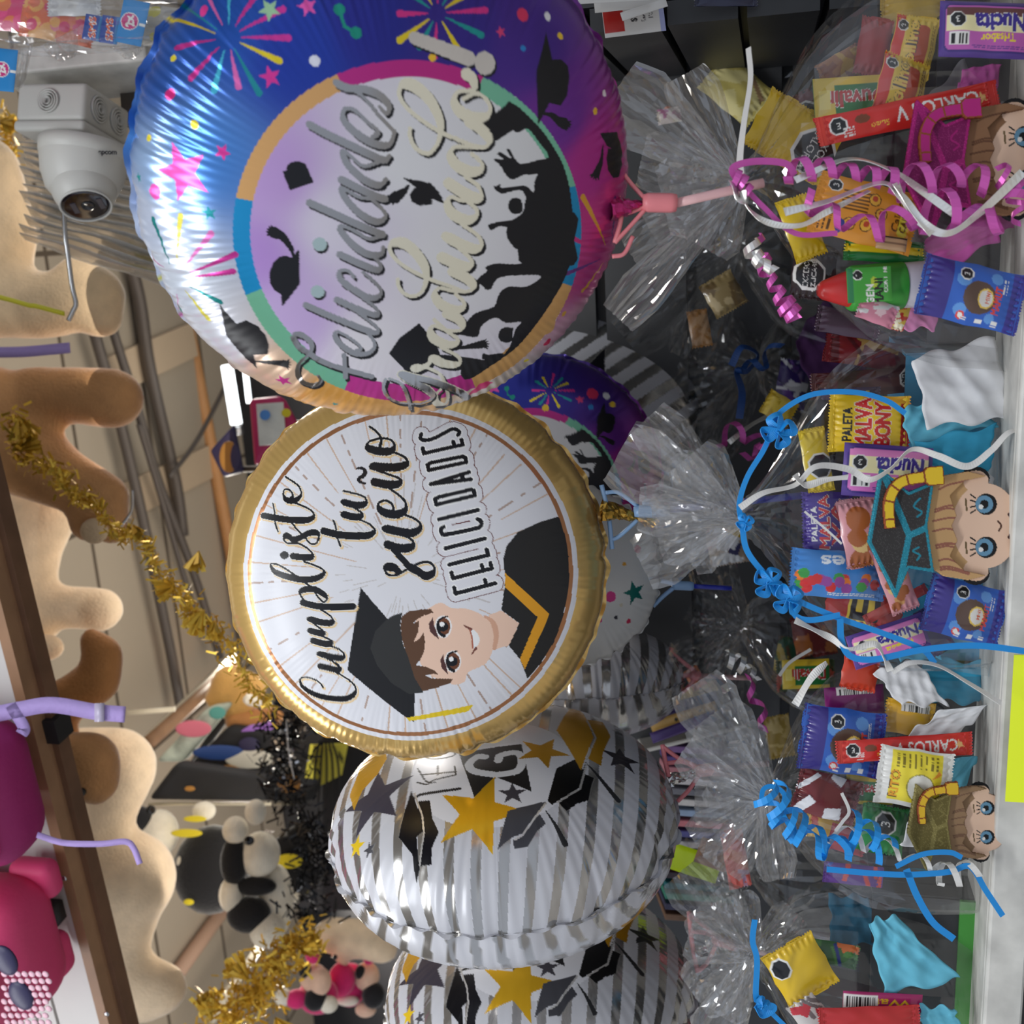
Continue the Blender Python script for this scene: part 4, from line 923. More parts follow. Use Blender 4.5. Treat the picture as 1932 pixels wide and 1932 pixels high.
# ---- small plush toys on the far rack
def toy(label, head, body, limbs, d, mh, mb, ml, hr, br, spots=()):
    r = thing('plush_toy', label, 'plush toy', P(body[0], body[1], d), None)
    o = obj('plush_body', ell(P(body[0], body[1], d), (px2m(br[0], d), px2m(br[1], d), px2m(min(br), d)), np.array([PX, PY, FWD])), mb, r)
    o2 = obj('head', ell(P(head[0], head[1], d - 0.02), (px2m(hr[0], d), px2m(hr[1], d), px2m(min(hr), d)), np.array([PX, PY, FWD])), mh, r)
    for nm, x, y, rx, ry, m_ in limbs: blob(nm, x, y, rx, d - 0.035, m_, r, ry)
    for nm, x, y, rx, ry, m_ in spots: blob(nm, x, y, rx, d - 0.075, m_, r, ry, 3)
    return r
DT = 2.15
m_yel = mat('yellow_felt', srgb(226, 206, 40), 0.8); m_slate = mat('slate_felt', srgb(96, 94, 96), 0.8)
toy('black and white plush toy in a black gown with yellow band, left of the pair', (300, 1572), (400, 1640), [('ear', 255, 1545, 34, 26, f_black), ('ear', 262, 1612, 42, 22, f_black), ('paw', 350, 1626, 17, 17, f_ivory), ('foot', 385, 1530, 22, 18, f_ivory), ('foot', 405, 1690, 12, 10, f_ivory)], DT, f_ivory, f_black, f_black, (36, 44), (72, 82), [('nose', 285, 1528, 9, 9, m_eye), ('gown_band', 352, 1572, 30, 8, m_yel), ('gown_band', 368, 1545, 22, 6, m_yel), ('gown_band', 356, 1702, 10, 6, m_yel)])
toy('black and white plush toy on its side beside the black tinsel', (490, 1612), (520, 1700), [('ear', 442, 1625, 26, 46, f_black), ('arm', 480, 1672, 42, 18, f_black), ('leg', 470, 1725, 42, 34, f_black), ('paw', 437, 1688, 24, 34, f_ivory), ('paw', 444, 1566, 24, 26, f_ivory), ('foot', 482, 1532, 20, 24, f_ivory), ('foot', 505, 1755, 34, 34, f_ivory)], DT - 0.13, f_ivory, f_ivory, f_black, (38, 42), (34, 70), [('nose', 470, 1586, 10, 9, m_eye)])
toy('plush toy in a black cap with a yellow ribbon, against the striped balloon', (565, 1585), (560, 1640), [('cap', 545, 1600, 34, 26, f_black), ('paw', 552, 1660, 14, 16, f_ivory), ('paw', 553, 1690, 16, 20, f_ivory), ('ear', 600, 1605, 18, 30, m_slate)], DT + 0.02, f_black, f_black, f_black, (30, 28), (52, 56), [('ribbon_band', 545, 1625, 26, 14, m_yel)])
toy('pink plush toy with peach face, nearer the gold tinsel', (592, 1845), (600, 1878), [('bow', 590, 1804, 14, 14, f_pink), ('ear', 575, 1830, 12, 16, f_black), ('arm', 595, 1885, 22, 22, f_black), ('leg', 560, 1885, 22, 18, f_pink), ('foot', 535, 1882, 16, 16, f_ivory), ('foot', 620, 1895, 18, 16, f_ivory), ('muzzle', 605, 1852, 20, 26, f_skin)], DT, f_skin, f_pink, f_black, (26, 26), (38, 34))
toy('pink plush toy with peach face, against the lowest striped balloon', (692, 1842), (660, 1858), [('bow', 696, 1806, 12, 14, f_pink), ('ear', 680, 1835, 10, 14, f_black), ('arm', 705, 1878, 22, 24, f_black), ('skirt', 645, 1848, 26, 32, f_pink), ('foot', 656, 1888, 22, 10, f_ivory), ('foot', 690, 1905, 20, 14, f_skin)], DT + 0.09, f_skin, f_pink, f_black, (24, 26), (34, 40))
pd = plush('plush_dog', 'pale cream plush dog lying above the pink toys', [[(625, 1765, 36), (680, 1770, 38), (725, 1790, 30)], [(640, 1800, 16), (650, 1820, 12)]], f_cream, DT + 0.05, vox=0.012)
blob('nose', 632, 1806, 5, DT - 0.05, m_eye, pd)
plush('plush_toy', 'amber and white plush toys head heaped on the far rack top', [[(430, 1285, 34), (470, 1300, 36), (450, 1330, 30)], [(400, 1320, 20), (430, 1340, 22)]], fur('ginger_fur', (216, 166, 92)), 2.3, vox=0.014)
plush('plush_toy', 'dark brown plush toy behind the teal cushion', [[(450, 1360, 30), (490, 1370, 34), (520, 1350, 24)]], f_amber, 2.3, vox=0.014)
plush('plush_toy', 'small ivory plush head on the far rack beside the ginger one', [[(470, 1320, 16), (488, 1326, 12)]], f_ivory, 2.22, vox=0.010)
# ---- black pouches and cushion on the far rack
def slab(name, label, cat, corners, d, th, m, prints=(), parent_part='pouch_body', dback=0.0):
    q = [P(x, y, d + (dback if i in (2, 3) else 0)) for i, (x, y) in enumerate(corners)]
    n = unit(np.cross(q[1] - q[0], q[3] - q[0]));
    if np.dot(n, FWD) > 0: n = -n
    V = [a for a in q] + [a - n * th for a in q]
    Fc = [(0, 1, 2, 3), (7, 6, 5, 4)] + [(i, 4 + i, 4 + (i + 1) % 4, (i + 1) % 4) for i in range(4)]
    r = thing(name, label, cat, sum(q) / 4)
    bevel(obj(parent_part, (V, Fc), m, r), th * 0.3, 3)
    for nm, x, y, rx, ry, m_ in prints: blob(nm, x, y, rx, d - 0.012 - 0.004, m_, r, ry, 2)
    return r
m_blackc = mat('black_canvas', (0.012, 0.012, 0.014), 0.7, bump=0.1, bscale=80)
m_blue = mat('royal_blue_print', srgb(40, 74, 140), 0.5); m_cream = mat('cream_print', srgb(226, 222, 206), 0.6); m_ochre = mat('ochre_print', srgb(176, 124, 52), 0.6)
slab('zip_pouch', 'black pouch with blue and white print, upper one on the far rack', 'pouch', [(330, 1470), (430, 1370), (560, 1385), (545, 1462)], 2.24, 0.05, m_blackc, [('print', 415, 1420, 52, 14, m_blue), ('print', 470, 1432, 46, 18, m_cream), ('print', 432, 1455, 22, 12, m_ochre), ('print', 470, 1405, 20, 14, m_navy)])
slab('zip_pouch', 'black pouch lying along the white rail of the far rack', 'pouch', [(275, 1512), (330, 1440), (600, 1480), (590, 1515)], 2.14, 0.05, m_blackc, [('print', 358, 1488, 10, 5, m_ochre), ('print', 545, 1478, 22, 18, m_ochre)])
slab('cushion', 'pink and teal patterned cushion at the end of the far rack', 'cushion', [(290, 1440), (390, 1335), (440, 1325), (345, 1440)], 2.25, 0.05, mat('teal_pink_print', srgb(196, 206, 190), 0.7, var=0.5, vscale=22), [('print', 365, 1375, 34, 16, mat('rose_print', srgb(226, 120, 140), 0.7)), ('print', 410, 1345, 16, 12, mat('teal_print', srgb(90, 160, 150), 0.7))], 'cushion_body')
slab('zip_pouch', 'long black bag slanting under the patterned cushion', 'pouch', [(350, 1450), (420, 1340), (446, 1335), (400, 1400)], 2.33, 0.03, m_blackc)
slab('shirt', 'black garments hanging behind the gold and striped balloons', 'garment', [(500, 1330), (760, 1330), (760, 1720), (560, 1720)], 2.42, 0.03, m_blackc, (), 'cloth')
slab('plush_toy', 'purple fabric bow between the brown plush and the printed pouch', 'plush toy', [(450, 1382), (470, 1370), (520, 1362), (515, 1378)], 2.18, 0.02, mat('violet_felt', srgb(160, 110, 200), 0.8), (), 'felt')
sg = slab('price_sign', 'yellow paper sign with black writing behind the black tinsel', 'sign', [(585, 1405), (657, 1402), (645, 1462), (570, 1500)], 2.37, 0.003, mat('yellow_paper', srgb(226, 218, 80), 0.6), (), 'card')
ln = []
for i in range(4):
    for j in range(3):
        x = 588 + 8 * j - 2 * i; y = 1420 + 18 * i
        ln.append(box(P(x + 3, y, 2.366), (px2m(3, 2.37), px2m(12, 2.37), 0.001), view_ax(14)))
for i in range(3): ln.append(box(P(640 + i * 3, 1424 + 5 * i, 2.366), (px2m(2.5, 2.37), px2m(12, 2.37), 0.001), view_ax(4)))
obj('handwriting', join(*ln), m_black, sg, False)
rk = thing('toy_rack', 'pale metal rack rails holding the pouches and plush toys far back', 'rack', P(420, 1516, 2.2))
obj('rail', tube(pxpath([(280, 1517), (550, 1516)], 2.17, 2), px2m(3, 2.2)), mat('ivory_rail', srgb(224, 214, 190), 0.4), rk)
obj('rail', tube(pxpath([(240, 1345), (330, 1338)], 2.1, 2), px2m(5, 2.1)), mat('ivory_rail'), rk)
obj('rail', tube([on_z(270, 1404, CEIL_Z - 0.10), on_z(440, 1240, CEIL_Z - 0.10)], 0.012), mat('ivory_rail'), rk)
obj('rail', tube([on_z(282, 1400, CEIL_Z - 0.13), on_z(440, 1258, CEIL_Z - 0.13)], 0.016), m_brown2, rk)
obj('rail', tube([on_z(395, 1925, CEIL_Z - 0.10), on_z(520, 1735, CEIL_Z - 0.10)], 0.016), mat('ivory_rail'), rk)
obj('rail', tube([on_z(300, 1885, CEIL_Z - 0.02), on_z(440, 1690, CEIL_Z - 0.02)], 0.02), mat('pinkish_trim', srgb(200, 164, 140), 0.6), rk)

# ---- ceiling conduits and cross strips
cz = CEIL_Z - 0.03
for i, (pts, r) in enumerate([([(228, 440), (262, 560), (283, 700), (330, 905), (345, 1010)], 0.016), ([(176, 620), (240, 850), (312, 1180), (342, 1340)], 0.013), ([(212, 620), (262, 780), (300, 910), (365, 1080), (415, 1240)], 0.011), ([(425, 730), (372, 830), (320, 900)], 0.006), ([(262, 800), (310, 960), (380, 1200)], 0.007)]):
    o = struct('trim_%d' % (i + 1), tube(smooth_path([on_z(x, y, cz - 0.01 * i) for x, y in pts], 6), r, 8), m_grey_pipe, True)
m_strip = mat('ceiling_strip', srgb(204, 182, 154), 0.7)
for i, (a, b, w) in enumerate([((205, 712), (365, 640), 0.09), ((240, 945), (402, 868), 0.09)]):
    A_, B_ = on_z(*a, CEIL_Z - 0.006), on_z(*b, CEIL_Z - 0.006)
    struct('trim_%d' % (10 + i), solid_q if False else box((A_ + B_) / 2, (np.linalg.norm(B_ - A_), w, 0.01), np.array([unit(B_ - A_), unit(np.cross([0, 0, 1], B_ - A_)), [0, 0, 1]])), m_strip if i < 2 else mat('orange_strip', srgb(196, 140, 104), 0.7))
rA, rB = on_y(356, 620, 2.72), on_y(430, 1010, 2.72)
struct('trim_20', tube([rA + (rA - rB) * 0.3, rB + (rB - rA) * 0.6], 0.018, 8), mat('orange_wood', srgb(206, 150, 96), 0.5, var=0.15), True)
# ---- lit far shop seen past the balloons
tl = thing('ceiling_lamp', 'bright tube lamp glowing far behind the gold balloon', 'lamp', P(440, 720, 2.7))
obj('tube', tube([P(428, 690, 2.7), P(446, 800, 2.7)], px2m(11, 2.7), 10), mat('lamp_glow', (1, 1, 1), emit=(0.9, 0.97, 1.0), estr=3.0), tl)
obj('tube', tube([P(462, 690, 2.72), P(470, 760, 2.72)], px2m(5, 2.7), 10), mat('lamp_glow'), tl)
obj('end_cap', box(P(449, 812, 2.7), (0.02, 0.02, 0.02)), m_steel, tl)
fr = slab('photo_frame', 'magenta edged photo frame behind the gold balloon rim', 'frame', [(468, 752), (530, 745), (560, 800), (478, 880)], 1.75, 0.03, mat('magenta_frame', srgb(186, 36, 96), 0.4), (), 'frame_body')
obj('picture_sheet', box(P(512, 800, 1.73), (px2m(50, 1.75), px2m(78, 1.75), 0.004), view_ax(-4)), mat('cream_picture', srgb(222, 222, 210), 0.5, var=0.12, vscale=30), fr, False)
blob('print', 500, 783, 10, 1.72, mat('sky_blue_print', srgb(80, 140, 210), 0.5), fr, 10, 2)
blob('print', 540, 779, 9, 1.72, m_yel, fr, 8, 2)
slab('photo_frame', 'dark navy frame with gold ring beside the orange rail', 'frame', [(395, 850), (440, 800), (458, 890), (420, 900)], 2.0, 0.02, m_navy, [('ring', 432, 862, 18, 30, m_ochre), ('picture', 438, 862, 16, 26, m_navy)], 'frame_body')

# ---- gold tinsel garlands
m_gold = mat('gold_tinsel', (0.85, 0.55, 0.07), 0.35, 0.6)
def tinsel(name, label, path, spread, n, m, d, seed, size=(7, 3), fans=(), cat='garland', kind=None):
    r = np.random.RandomState(seed); p = smooth_path([list(q) for q in path], 14)
    parts = []
    cen = p[len(p) // 2]
    root = thing(name, label, cat, P(cen[0], cen[1], d))
    V, Fc = [], []
    for i in range(n):
        q = p[r.randint(len(p))]; s = spread if np.isscalar(spread) else np.interp(q[1], [path[0][1], path[-1][1]], spread)
        c = P(q[0] + r.normal() * s, q[1] + r.normal() * s, d + r.normal() * 0.012)
        a = unit(r.normal(size=3)); b = unit(np.cross(a, r.normal(size=3)))
        L, w = px2m(size[0] * r.uniform(.5, 1.6), d), px2m(size[1], d)
        k = len(V); V += [c - a * L - b * w / 2, c - a * L + b * w / 2, c + a * L + b * w / 2, c + a * L - b * w / 2]; Fc.append((k, k + 1, k + 2, k + 3))
    obj('tinsel_strands', (V, Fc), m, root, False)['kind'] = 'stuff'
    w3 = pxpath([tuple(q) for q in path], d)
    obj('string', tube(w3, 0.0012, 5), m, root)
    for fx, fy, ang, R_, op in fans:
        V, Fc = [], []
        for i in range(46):
            t = math.radians(ang + r.uniform(-op / 2, op / 2)); rr = R_ * r.uniform(.55, 1.0); dz = r.normal() * .012
            a, b = P(fx, fy, d - .01), P(fx + rr * math.cos(t), fy + rr * math.sin(t), d - .012 + dz); sd = unit(np.cross(b - a, FWD + r.normal(size=3) * .8)); w = px2m(4.5, d)
            k = len(V); V += [a - sd * w * .3, a + sd * w * .3, b + sd * w, b - sd * w]; Fc.append((k, k + 1, k + 2, k + 3))
        obj('foil_fan', (V, Fc), m, root, False)['kind'] = 'stuff'
    return root
tinsel('gold_garland', 'gold tinsel garland with foil fans swinging from the plush toys to the gold balloon', [(100, 880), (145, 940), (175, 945), (215, 1000), (262, 1015), (300, 1080), (345, 1130), (375, 1165), (420, 1200), (460, 1270), (510, 1340)], (6, 15), 900, m_gold, 1.42, 5, (8, 4), [(375, 1040, 100, 42, 70), (330, 1105, 160, 46, 80), (385, 1150, 120, 55, 60), (405, 1170, 95, 40, 50), (250, 990, 60, 30, 50)])
tinsel('gold_garland', 'bunched gold tinsel tuft on the brown plush bear', [(28, 790), (45, 820), (40, 855), (90, 880), (120, 910)], 13, 300, m_gold, 1.46, 6, (8, 5), [(35, 785, 70, 55, 80), (30, 850, 330, 50, 60)])
tinsel('gold_garland', 'thick gold tinsel garland with foil fans beside the pink plush toys', [(585, 1770), (540, 1800), (500, 1850), (460, 1890), (420, 1930)], (18, 30), 900, m_gold, 1.75, 7, (9, 5), [(470, 1850, 225, 60, 60), (420, 1900, 190, 50, 70), (520, 1920, 60, 55, 70), (400, 1925, 250, 60, 50), (570, 1790, 330, 40, 50)])
tinsel('gold_garland', 'gold tinsel scrap at the upper left behind the camera', [(0, 215), (15, 245), (10, 285), (28, 300)], 9, 130, m_gold, 1.7, 17, (9, 4), [(0, 230, 20, 34, 90)])
tinsel('black_garland', 'black tinsel garland with silver specks hanging between the balloons', [(560, 1340), (535, 1400), (540, 1470), (585, 1560), (600, 1640), (578, 1740)], 24, 900, mat('black_tinsel', (0.02, 0.02, 0.022), 0.2, 0.6), 1.95, 8, (10, 4))
tinsel('silver_garland', 'loose silver specks strung along the black tinsel', [(540, 1360), (545, 1420), (555, 1470)], 16, 90, mat('silver_tinsel', (0.8, 0.8, 0.82), 0.25, 1.0), 1.92, 9, (3, 4))
for nm, lab, x, y, d_ in (('display_post', 'slim grey post behind the magenta photo frame', 545, 800, 1.775), ('display_post', 'slim grey post behind the navy frame', 450, 885, 2.02), ('garment_stand', 'slim grey stand under the black garments', 764, 1500, 2.44)):
    q = P(x, y, d_); r = thing(nm, lab, 'stand', (q[0], q[1], 0))
    obj('post', tube([(q[0], q[1], 0.0), tuple(q)], 0.006, 8), m_grey_pipe, r); obj('foot', box((q[0], q[1], 0.006), (0.05, 0.05, 0.012)), m_grey_pipe, r, False)
o = obj('hanging_string', tube([P(515, 1338, 1.43), P(535, 1340, 1.7), P(560, 1342, 1.95)], 0.0012, 5), m_black, [q for q in bpy.data.objects if q.name.startswith('black_garland') and q.parent is None][0])
# black strands over the sign
st = thing('black_garland', 'thin black tinsel strands dangling over the yellow sign', 'garland', P(610, 1450, 2.35))
for i in range(5):
    x0 = 604 + i * 5; w3 = pxpath([(x0, 1395), (x0 - 8 + i * 5, 1430), (x0 - 12 + i * 7, 1470), (x0 - 18 + i * 9, 1505 + 10 * (i % 2))], 2.355)
    obj('strand', tube(w3, 0.0025, 5), m_black, st)

# ---- dome camera on its junction box
DC = 1.24
m_cam = mat('camera_white_plastic', srgb(206, 204, 198), 0.42); m_cam2 = mat('junction_grey_plastic', srgb(188, 187, 182), 0.5)
cc = thing('security_camera', 'white turret security camera on a square junction box under the white board', 'camera', P(150, 260, DC))
ax0 = unit(PY * 1.0 + PX * -0.075)
def rotv(v, ax, t):
    return v * math.cos(t) + np.cross(ax, v) * math.sin(t) + ax * np.dot(ax, v) * (1 - math.cos(t))
vw = -unit(ray(150, 240)); bn = unit(vw - ax0 * np.dot(vw, ax0))
f1 = rotv(bn, ax0, math.radians(-36)); f2 = rotv(bn, ax0, math.radians(54))
if np.dot(f1, PX) > 0: f1, f2 = rotv(bn, ax0, math.radians(36)), rotv(bn, ax0, math.radians(-54))
wB = px2m(150, DC); bc = P(140, 218, DC + 0.06)
BAX = np.array([f1, f2, ax0])
jb = bevel(obj('junction_box', box(bc, (wB, wB, px2m(72, DC)), BAX), m_cam2, cc), 0.006, 4)
plate = bevel(obj('mounting_plate', box(bc + ax0 * px2m(46, DC), (wB * 1.03, wB * 1.03, px2m(22, DC)), BAX), m_cam2, cc), 0.005, 4)
def knock(c, n, r):
    for k in (1.0, 0.78, 0.56, 0.32):
        obj('knockout_ring', lathe(c, n, [(0, r * k), (0.0025 * (1.3 - k) + 0.002, r * k), (0.0025 * (1.3 - k) + 0.002, r * k * 0.88), (0.0008, r * k * 0.85)], 30), m_cam2, jb)
knock(bc + f1 * wB * 0.5 + f2 * wB * -0.02, f1, px2m(23, DC))
knock(bc + f2 * wB * 0.5 + f1 * wB * 0.20, f2, px2m(26, DC)); knock(bc + f2 * wB * 0.5 - f1 * wB * 0.22, f2, px2m(26, DC))
tb = P(160, 274, DC + 0.05); u_ = px2m(1, DC)
obj('turret_base', lathe(tb, ax0, [(0, 86 * u_), (24 * u_, 84 * u_), (25 * u_, 82.5 * u_), (27 * u_, 82.5 * u_), (60 * u_, 78 * u_), (92 * u_, 66 * u_), (100 * u_, 58 * u_)], 48), m_cam, cc)
look = unit(ax0 * 0.88 + vw * 0.42 + PX * 0.16)
bs = tb + ax0 * 80 * u_ + vw * 14 * u_ + PX * 4 * u_
ball = [(-62 * u_ + 0, 2 * u_)] + [(-62 * u_ * math.cos(t), 62 * u_ * math.sin(t)) for t in np.linspace(0.1, 2.36, 22)]
obj('eyeball', lathe(bs, look, ball, 48), m_cam, cc)
obj('lens_ring', lathe(bs, look, [(40 * u_, 45 * u_), (47 * u_, 49.5 * u_), (49 * u_, 47 * u_), (46 * u_, 45 * u_)], 40), m_cam, cc)
win = obj('lens_window', lathe(bs, look, [(44 * u_, 46 * u_), (46.5 * u_, 46 * u_), (47.2 * u_, 38 * u_), (47.5 * u_, 1 * u_)], 40), mat('dark_lens_glass', (0.012, 0.008, 0.012), 0.06, coat=1.0), cc)
l2 = unit(PX - look * np.dot(PX, look)); l3 = np.cross(look, l2)
obj('lens', lathe(bs + l2 * 4 * u_, look, [(47 * u_, 13 * u_), (50 * u_, 12 * u_), (50 * u_, 9 * u_), (48.6 * u_, 8 * u_), (48.4 * u_, 1 * u_)], 24), mat('lens_black', (0.03, 0.03, 0.033), 0.15), win)
for s_ in (-1, 1): obj('led_strip', box(bs + look * 47.8 * u_ + l2 * (4 + s_ * 25) * u_, (10 * u_, 30 * u_, 2 * u_), np.array([l2, l3, look])), mat('led_grey', srgb(70, 66, 74), 0.3), win, False)
# maker's word on the turret
A_, B_ = text_edges('epcom')
cu = bpy.data.curves.new('maker_word', 'FONT'); cu.body = 'epcom'; cu.size = px2m(13, DC); cu.extrude = 0.0003; cu.offset = 0.0003
t0 = bpy.data.objects.new('t', cu); tw = bpy.data.objects.new('maker_word', bpy.data.meshes.new_from_object(t0)); bpy.data.objects.remove(t0); COL.objects.link(tw); tw.data.materials.append(m_black)
tp = tb + ax0 * 16 * u_ + (vw * 0.93 + f2 * 0.42) / np.linalg.norm(vw * 0.93 + f2 * 0.42) * 86.5 * u_ - ax0 * 0
tm = Matrix.Identity(4); tx = unit(PX + PY * 0.02); ty = -PY
tn = np.cross(tx, ty)
for i in range(3): tm[i][0], tm[i][1], tm[i][2], tm[i][3] = tx[i], ty[i], tn[i], tp[i]
tw.parent = cc; tw.matrix_parent_inverse = Matrix.Translation(cc.location).inverted(); tw.matrix_basis = tm
# board the camera hangs from
wb = thing('shelf_end_board', 'white scuffed board end above the security camera', 'board', P(160, 130, DC + 0.12))
bevel(obj('board', box(P(165, 136, DC + 0.08), (px2m(290, DC), px2m(50, DC), 0.10), view_ax(-6)), m_white_worn, wb, False), 0.003)
obj('shade_block', box(P(268, 205, DC + 0.14), (px2m(60, DC), px2m(80, DC), 0.05), view_ax(-4)), mat('recess_shade_grey', srgb(70, 66, 62), 0.5), wb, False)  # dark block standing in for the shaded recess beneath the board
# clear sleeves hanging edge-on on a hook
m_sleeve = film('sleeve_film', 0.42, (0.99, 0.99, 0.97), 0.12, 0.12)
rs = np.random.RandomState(3)
ys = [240, 252, 264, 276, 288, 300, 313, 327, 343, 358, 374, 390, 405, 420, 435]
for i, y in enumerate(ys):
    x0 = 30 + rs.uniform(0, 22); y1 = y + 12 + i * 4.2; dz = 1.40
    A_, B_ = P(x0, y, dz), P(330, y1 + 18, dz - 0.02); C_, D_ = P(330, y1 + 42 + rs.uniform(-4, 8), dz + 0.09), P(x0 + 12, y + 20 + rs.uniform(-4, 6), dz + 0.09)
    t = np.linspace(0, 1, 10); g = []
    for a in t:
        for b in np.linspace(0, 1, 4):
            g.append((A_ * (1 - a) + B_ * a) * (1 - b) + (D_ * (1 - a) + C_ * a) * b + PY * 0.0022 * math.sin(9 * a + 3 * b + i))
    r = tag(solid(obj('clear_sleeve', (np.array(g), gridF(10, 4)), m_sleeve, None), 0.0006), 'clear plastic sleeve seen edge on in the fan behind the security camera', 'sleeve', 'clear sleeves fanned behind the camera')
for i, (x, y) in enumerate(((236, 478), (220, 508))):
    q = [P(x, y, 1.5), P(x + 60, y - 14, 1.49), P(x + 90, y + 20, 1.5), P(x + 60, y + 14, 1.53)]
    tag(solid(obj('gift_bag', (q, [(0, 1, 2, 3)]), mat('yellow_clear_film', srgb(226, 210, 110), 0.25, alpha=0.75), None, False), 0.001), ('yellow tinted film corner just above' if i == 0 else 'yellow tinted film corner just below') + ' the other by the blue balloon edge', 'film')
hk = thing('display_hook', 'bright steel display hook bent at the tip before the tan plush toy', 'hook', P(135, 520, 1.4))
obj('rod', tube(pxpath([(110, 180, 1.37), (116, 300, 1.37), (122, 432, 1.37), (128, 480, 1.375), (136, 540, 1.38), (143, 572, 1.38), (138, 586, 1.38), (129, 605, 1.38)], 1.38), px2m(4.6, 1.4), 10), m_steel, hk)
hk2 = thing('display_hook', 'thin curved steel hook holding the brown plush ear', 'hook', P(240, 960, 1.5))
obj('rod', tube(pxpath([(250, 925), (249, 960), (238, 980), (226, 994)], 1.57), px2m(2.8, 1.57), 8), m_steel, hk2)
# ================================================================= candy bouquets: builders
m_pack = mat('printed_wrapper', rough=0.28, attr=True, spec=0.5, coat=0.25)
m_foam = mat('printed_foam', rough=0.7, attr=True, spec=0.3)
WHITE, BLACK = srgb(232, 230, 226), (0.01, 0.01, 0.012)
def octa(p, c, r, txt='3', ang=0.0):
    for k, col in ((1.18, WHITE), (1.0, BLACK)):
        p.poly([(c[0] + r * k * math.cos(t), c[1] + r * k * math.sin(t)) for t in np.arange(8) * math.pi / 4 + math.pi / 8], col)
    if txt:
        ls = txt.split('|')
        for i, l in enumerate(ls):
            hh = r * (0.9 if len(ls) == 1 and len(l) < 2 else 0.34); off = ((len(ls) - 1) / 2 - i) * hh * 1.6
            p.text(l, (c[0] - math.sin(ang) * off, c[1] + math.cos(ang) * off), hh, WHITE, ang)
def barcode(p, c, w, h, seed=1, vert=False):
    p.poly([(c[0] - w / 2, c[1] - h / 2), (c[0] + w / 2, c[1] - h / 2), (c[0] + w / 2, c[1] + h / 2), (c[0] - w / 2, c[1] + h / 2)], WHITE)
    r = np.random.RandomState(seed); x = -w * 0.42
    while x < w * 0.42:
        b = r.uniform(0.012, 0.045) * w
        p.poly([(c[0] + x, c[1] - h * .36), (c[0] + x + b, c[1] - h * .36), (c[0] + x + b, c[1] + h * .42), (c[0] + x, c[1] + h * .42)], BLACK); x += b + r.uniform(0.015, 0.05) * w
def rect(p, x0, y0, x1, y1, c, metal=0.0): p.poly([(x0, y0), (x1, y0), (x1, y1), (x0, y1)], c, metal)
def rrect(p, cx, cy, w, h, r, c, metal=0.0):
    pts = []
    for sx, sy, a0 in ((1, 1, 0), (-1, 1, 90), (-1, -1, 180), (1, -1, 270)):
        for a in np.radians(np.linspace(a0, a0 + 90, 5)): pts.append((cx + sx * (w / 2 - r) + r * math.cos(a), cy + sy * (h / 2 - r) + r * math.sin(a)))
    p.poly(pts, c, metal)
def fine(p, x0, y0, x1, y1, col, n=4, seed=2):
    """rows of tiny print"""
    r = np.random.RandomState(seed)
    for i in range(n):
        y = y0 + (y1 - y0) * (i + .5) / n; x = x0
        while x < x1:
            L = r.uniform(.03, .12) * (x1 - x0); rect(p, x, y - (y1 - y0) / n * .22, min(x + L, x1), y + (y1 - y0) / n * .22, col); x += L + .02 * (x1 - x0)
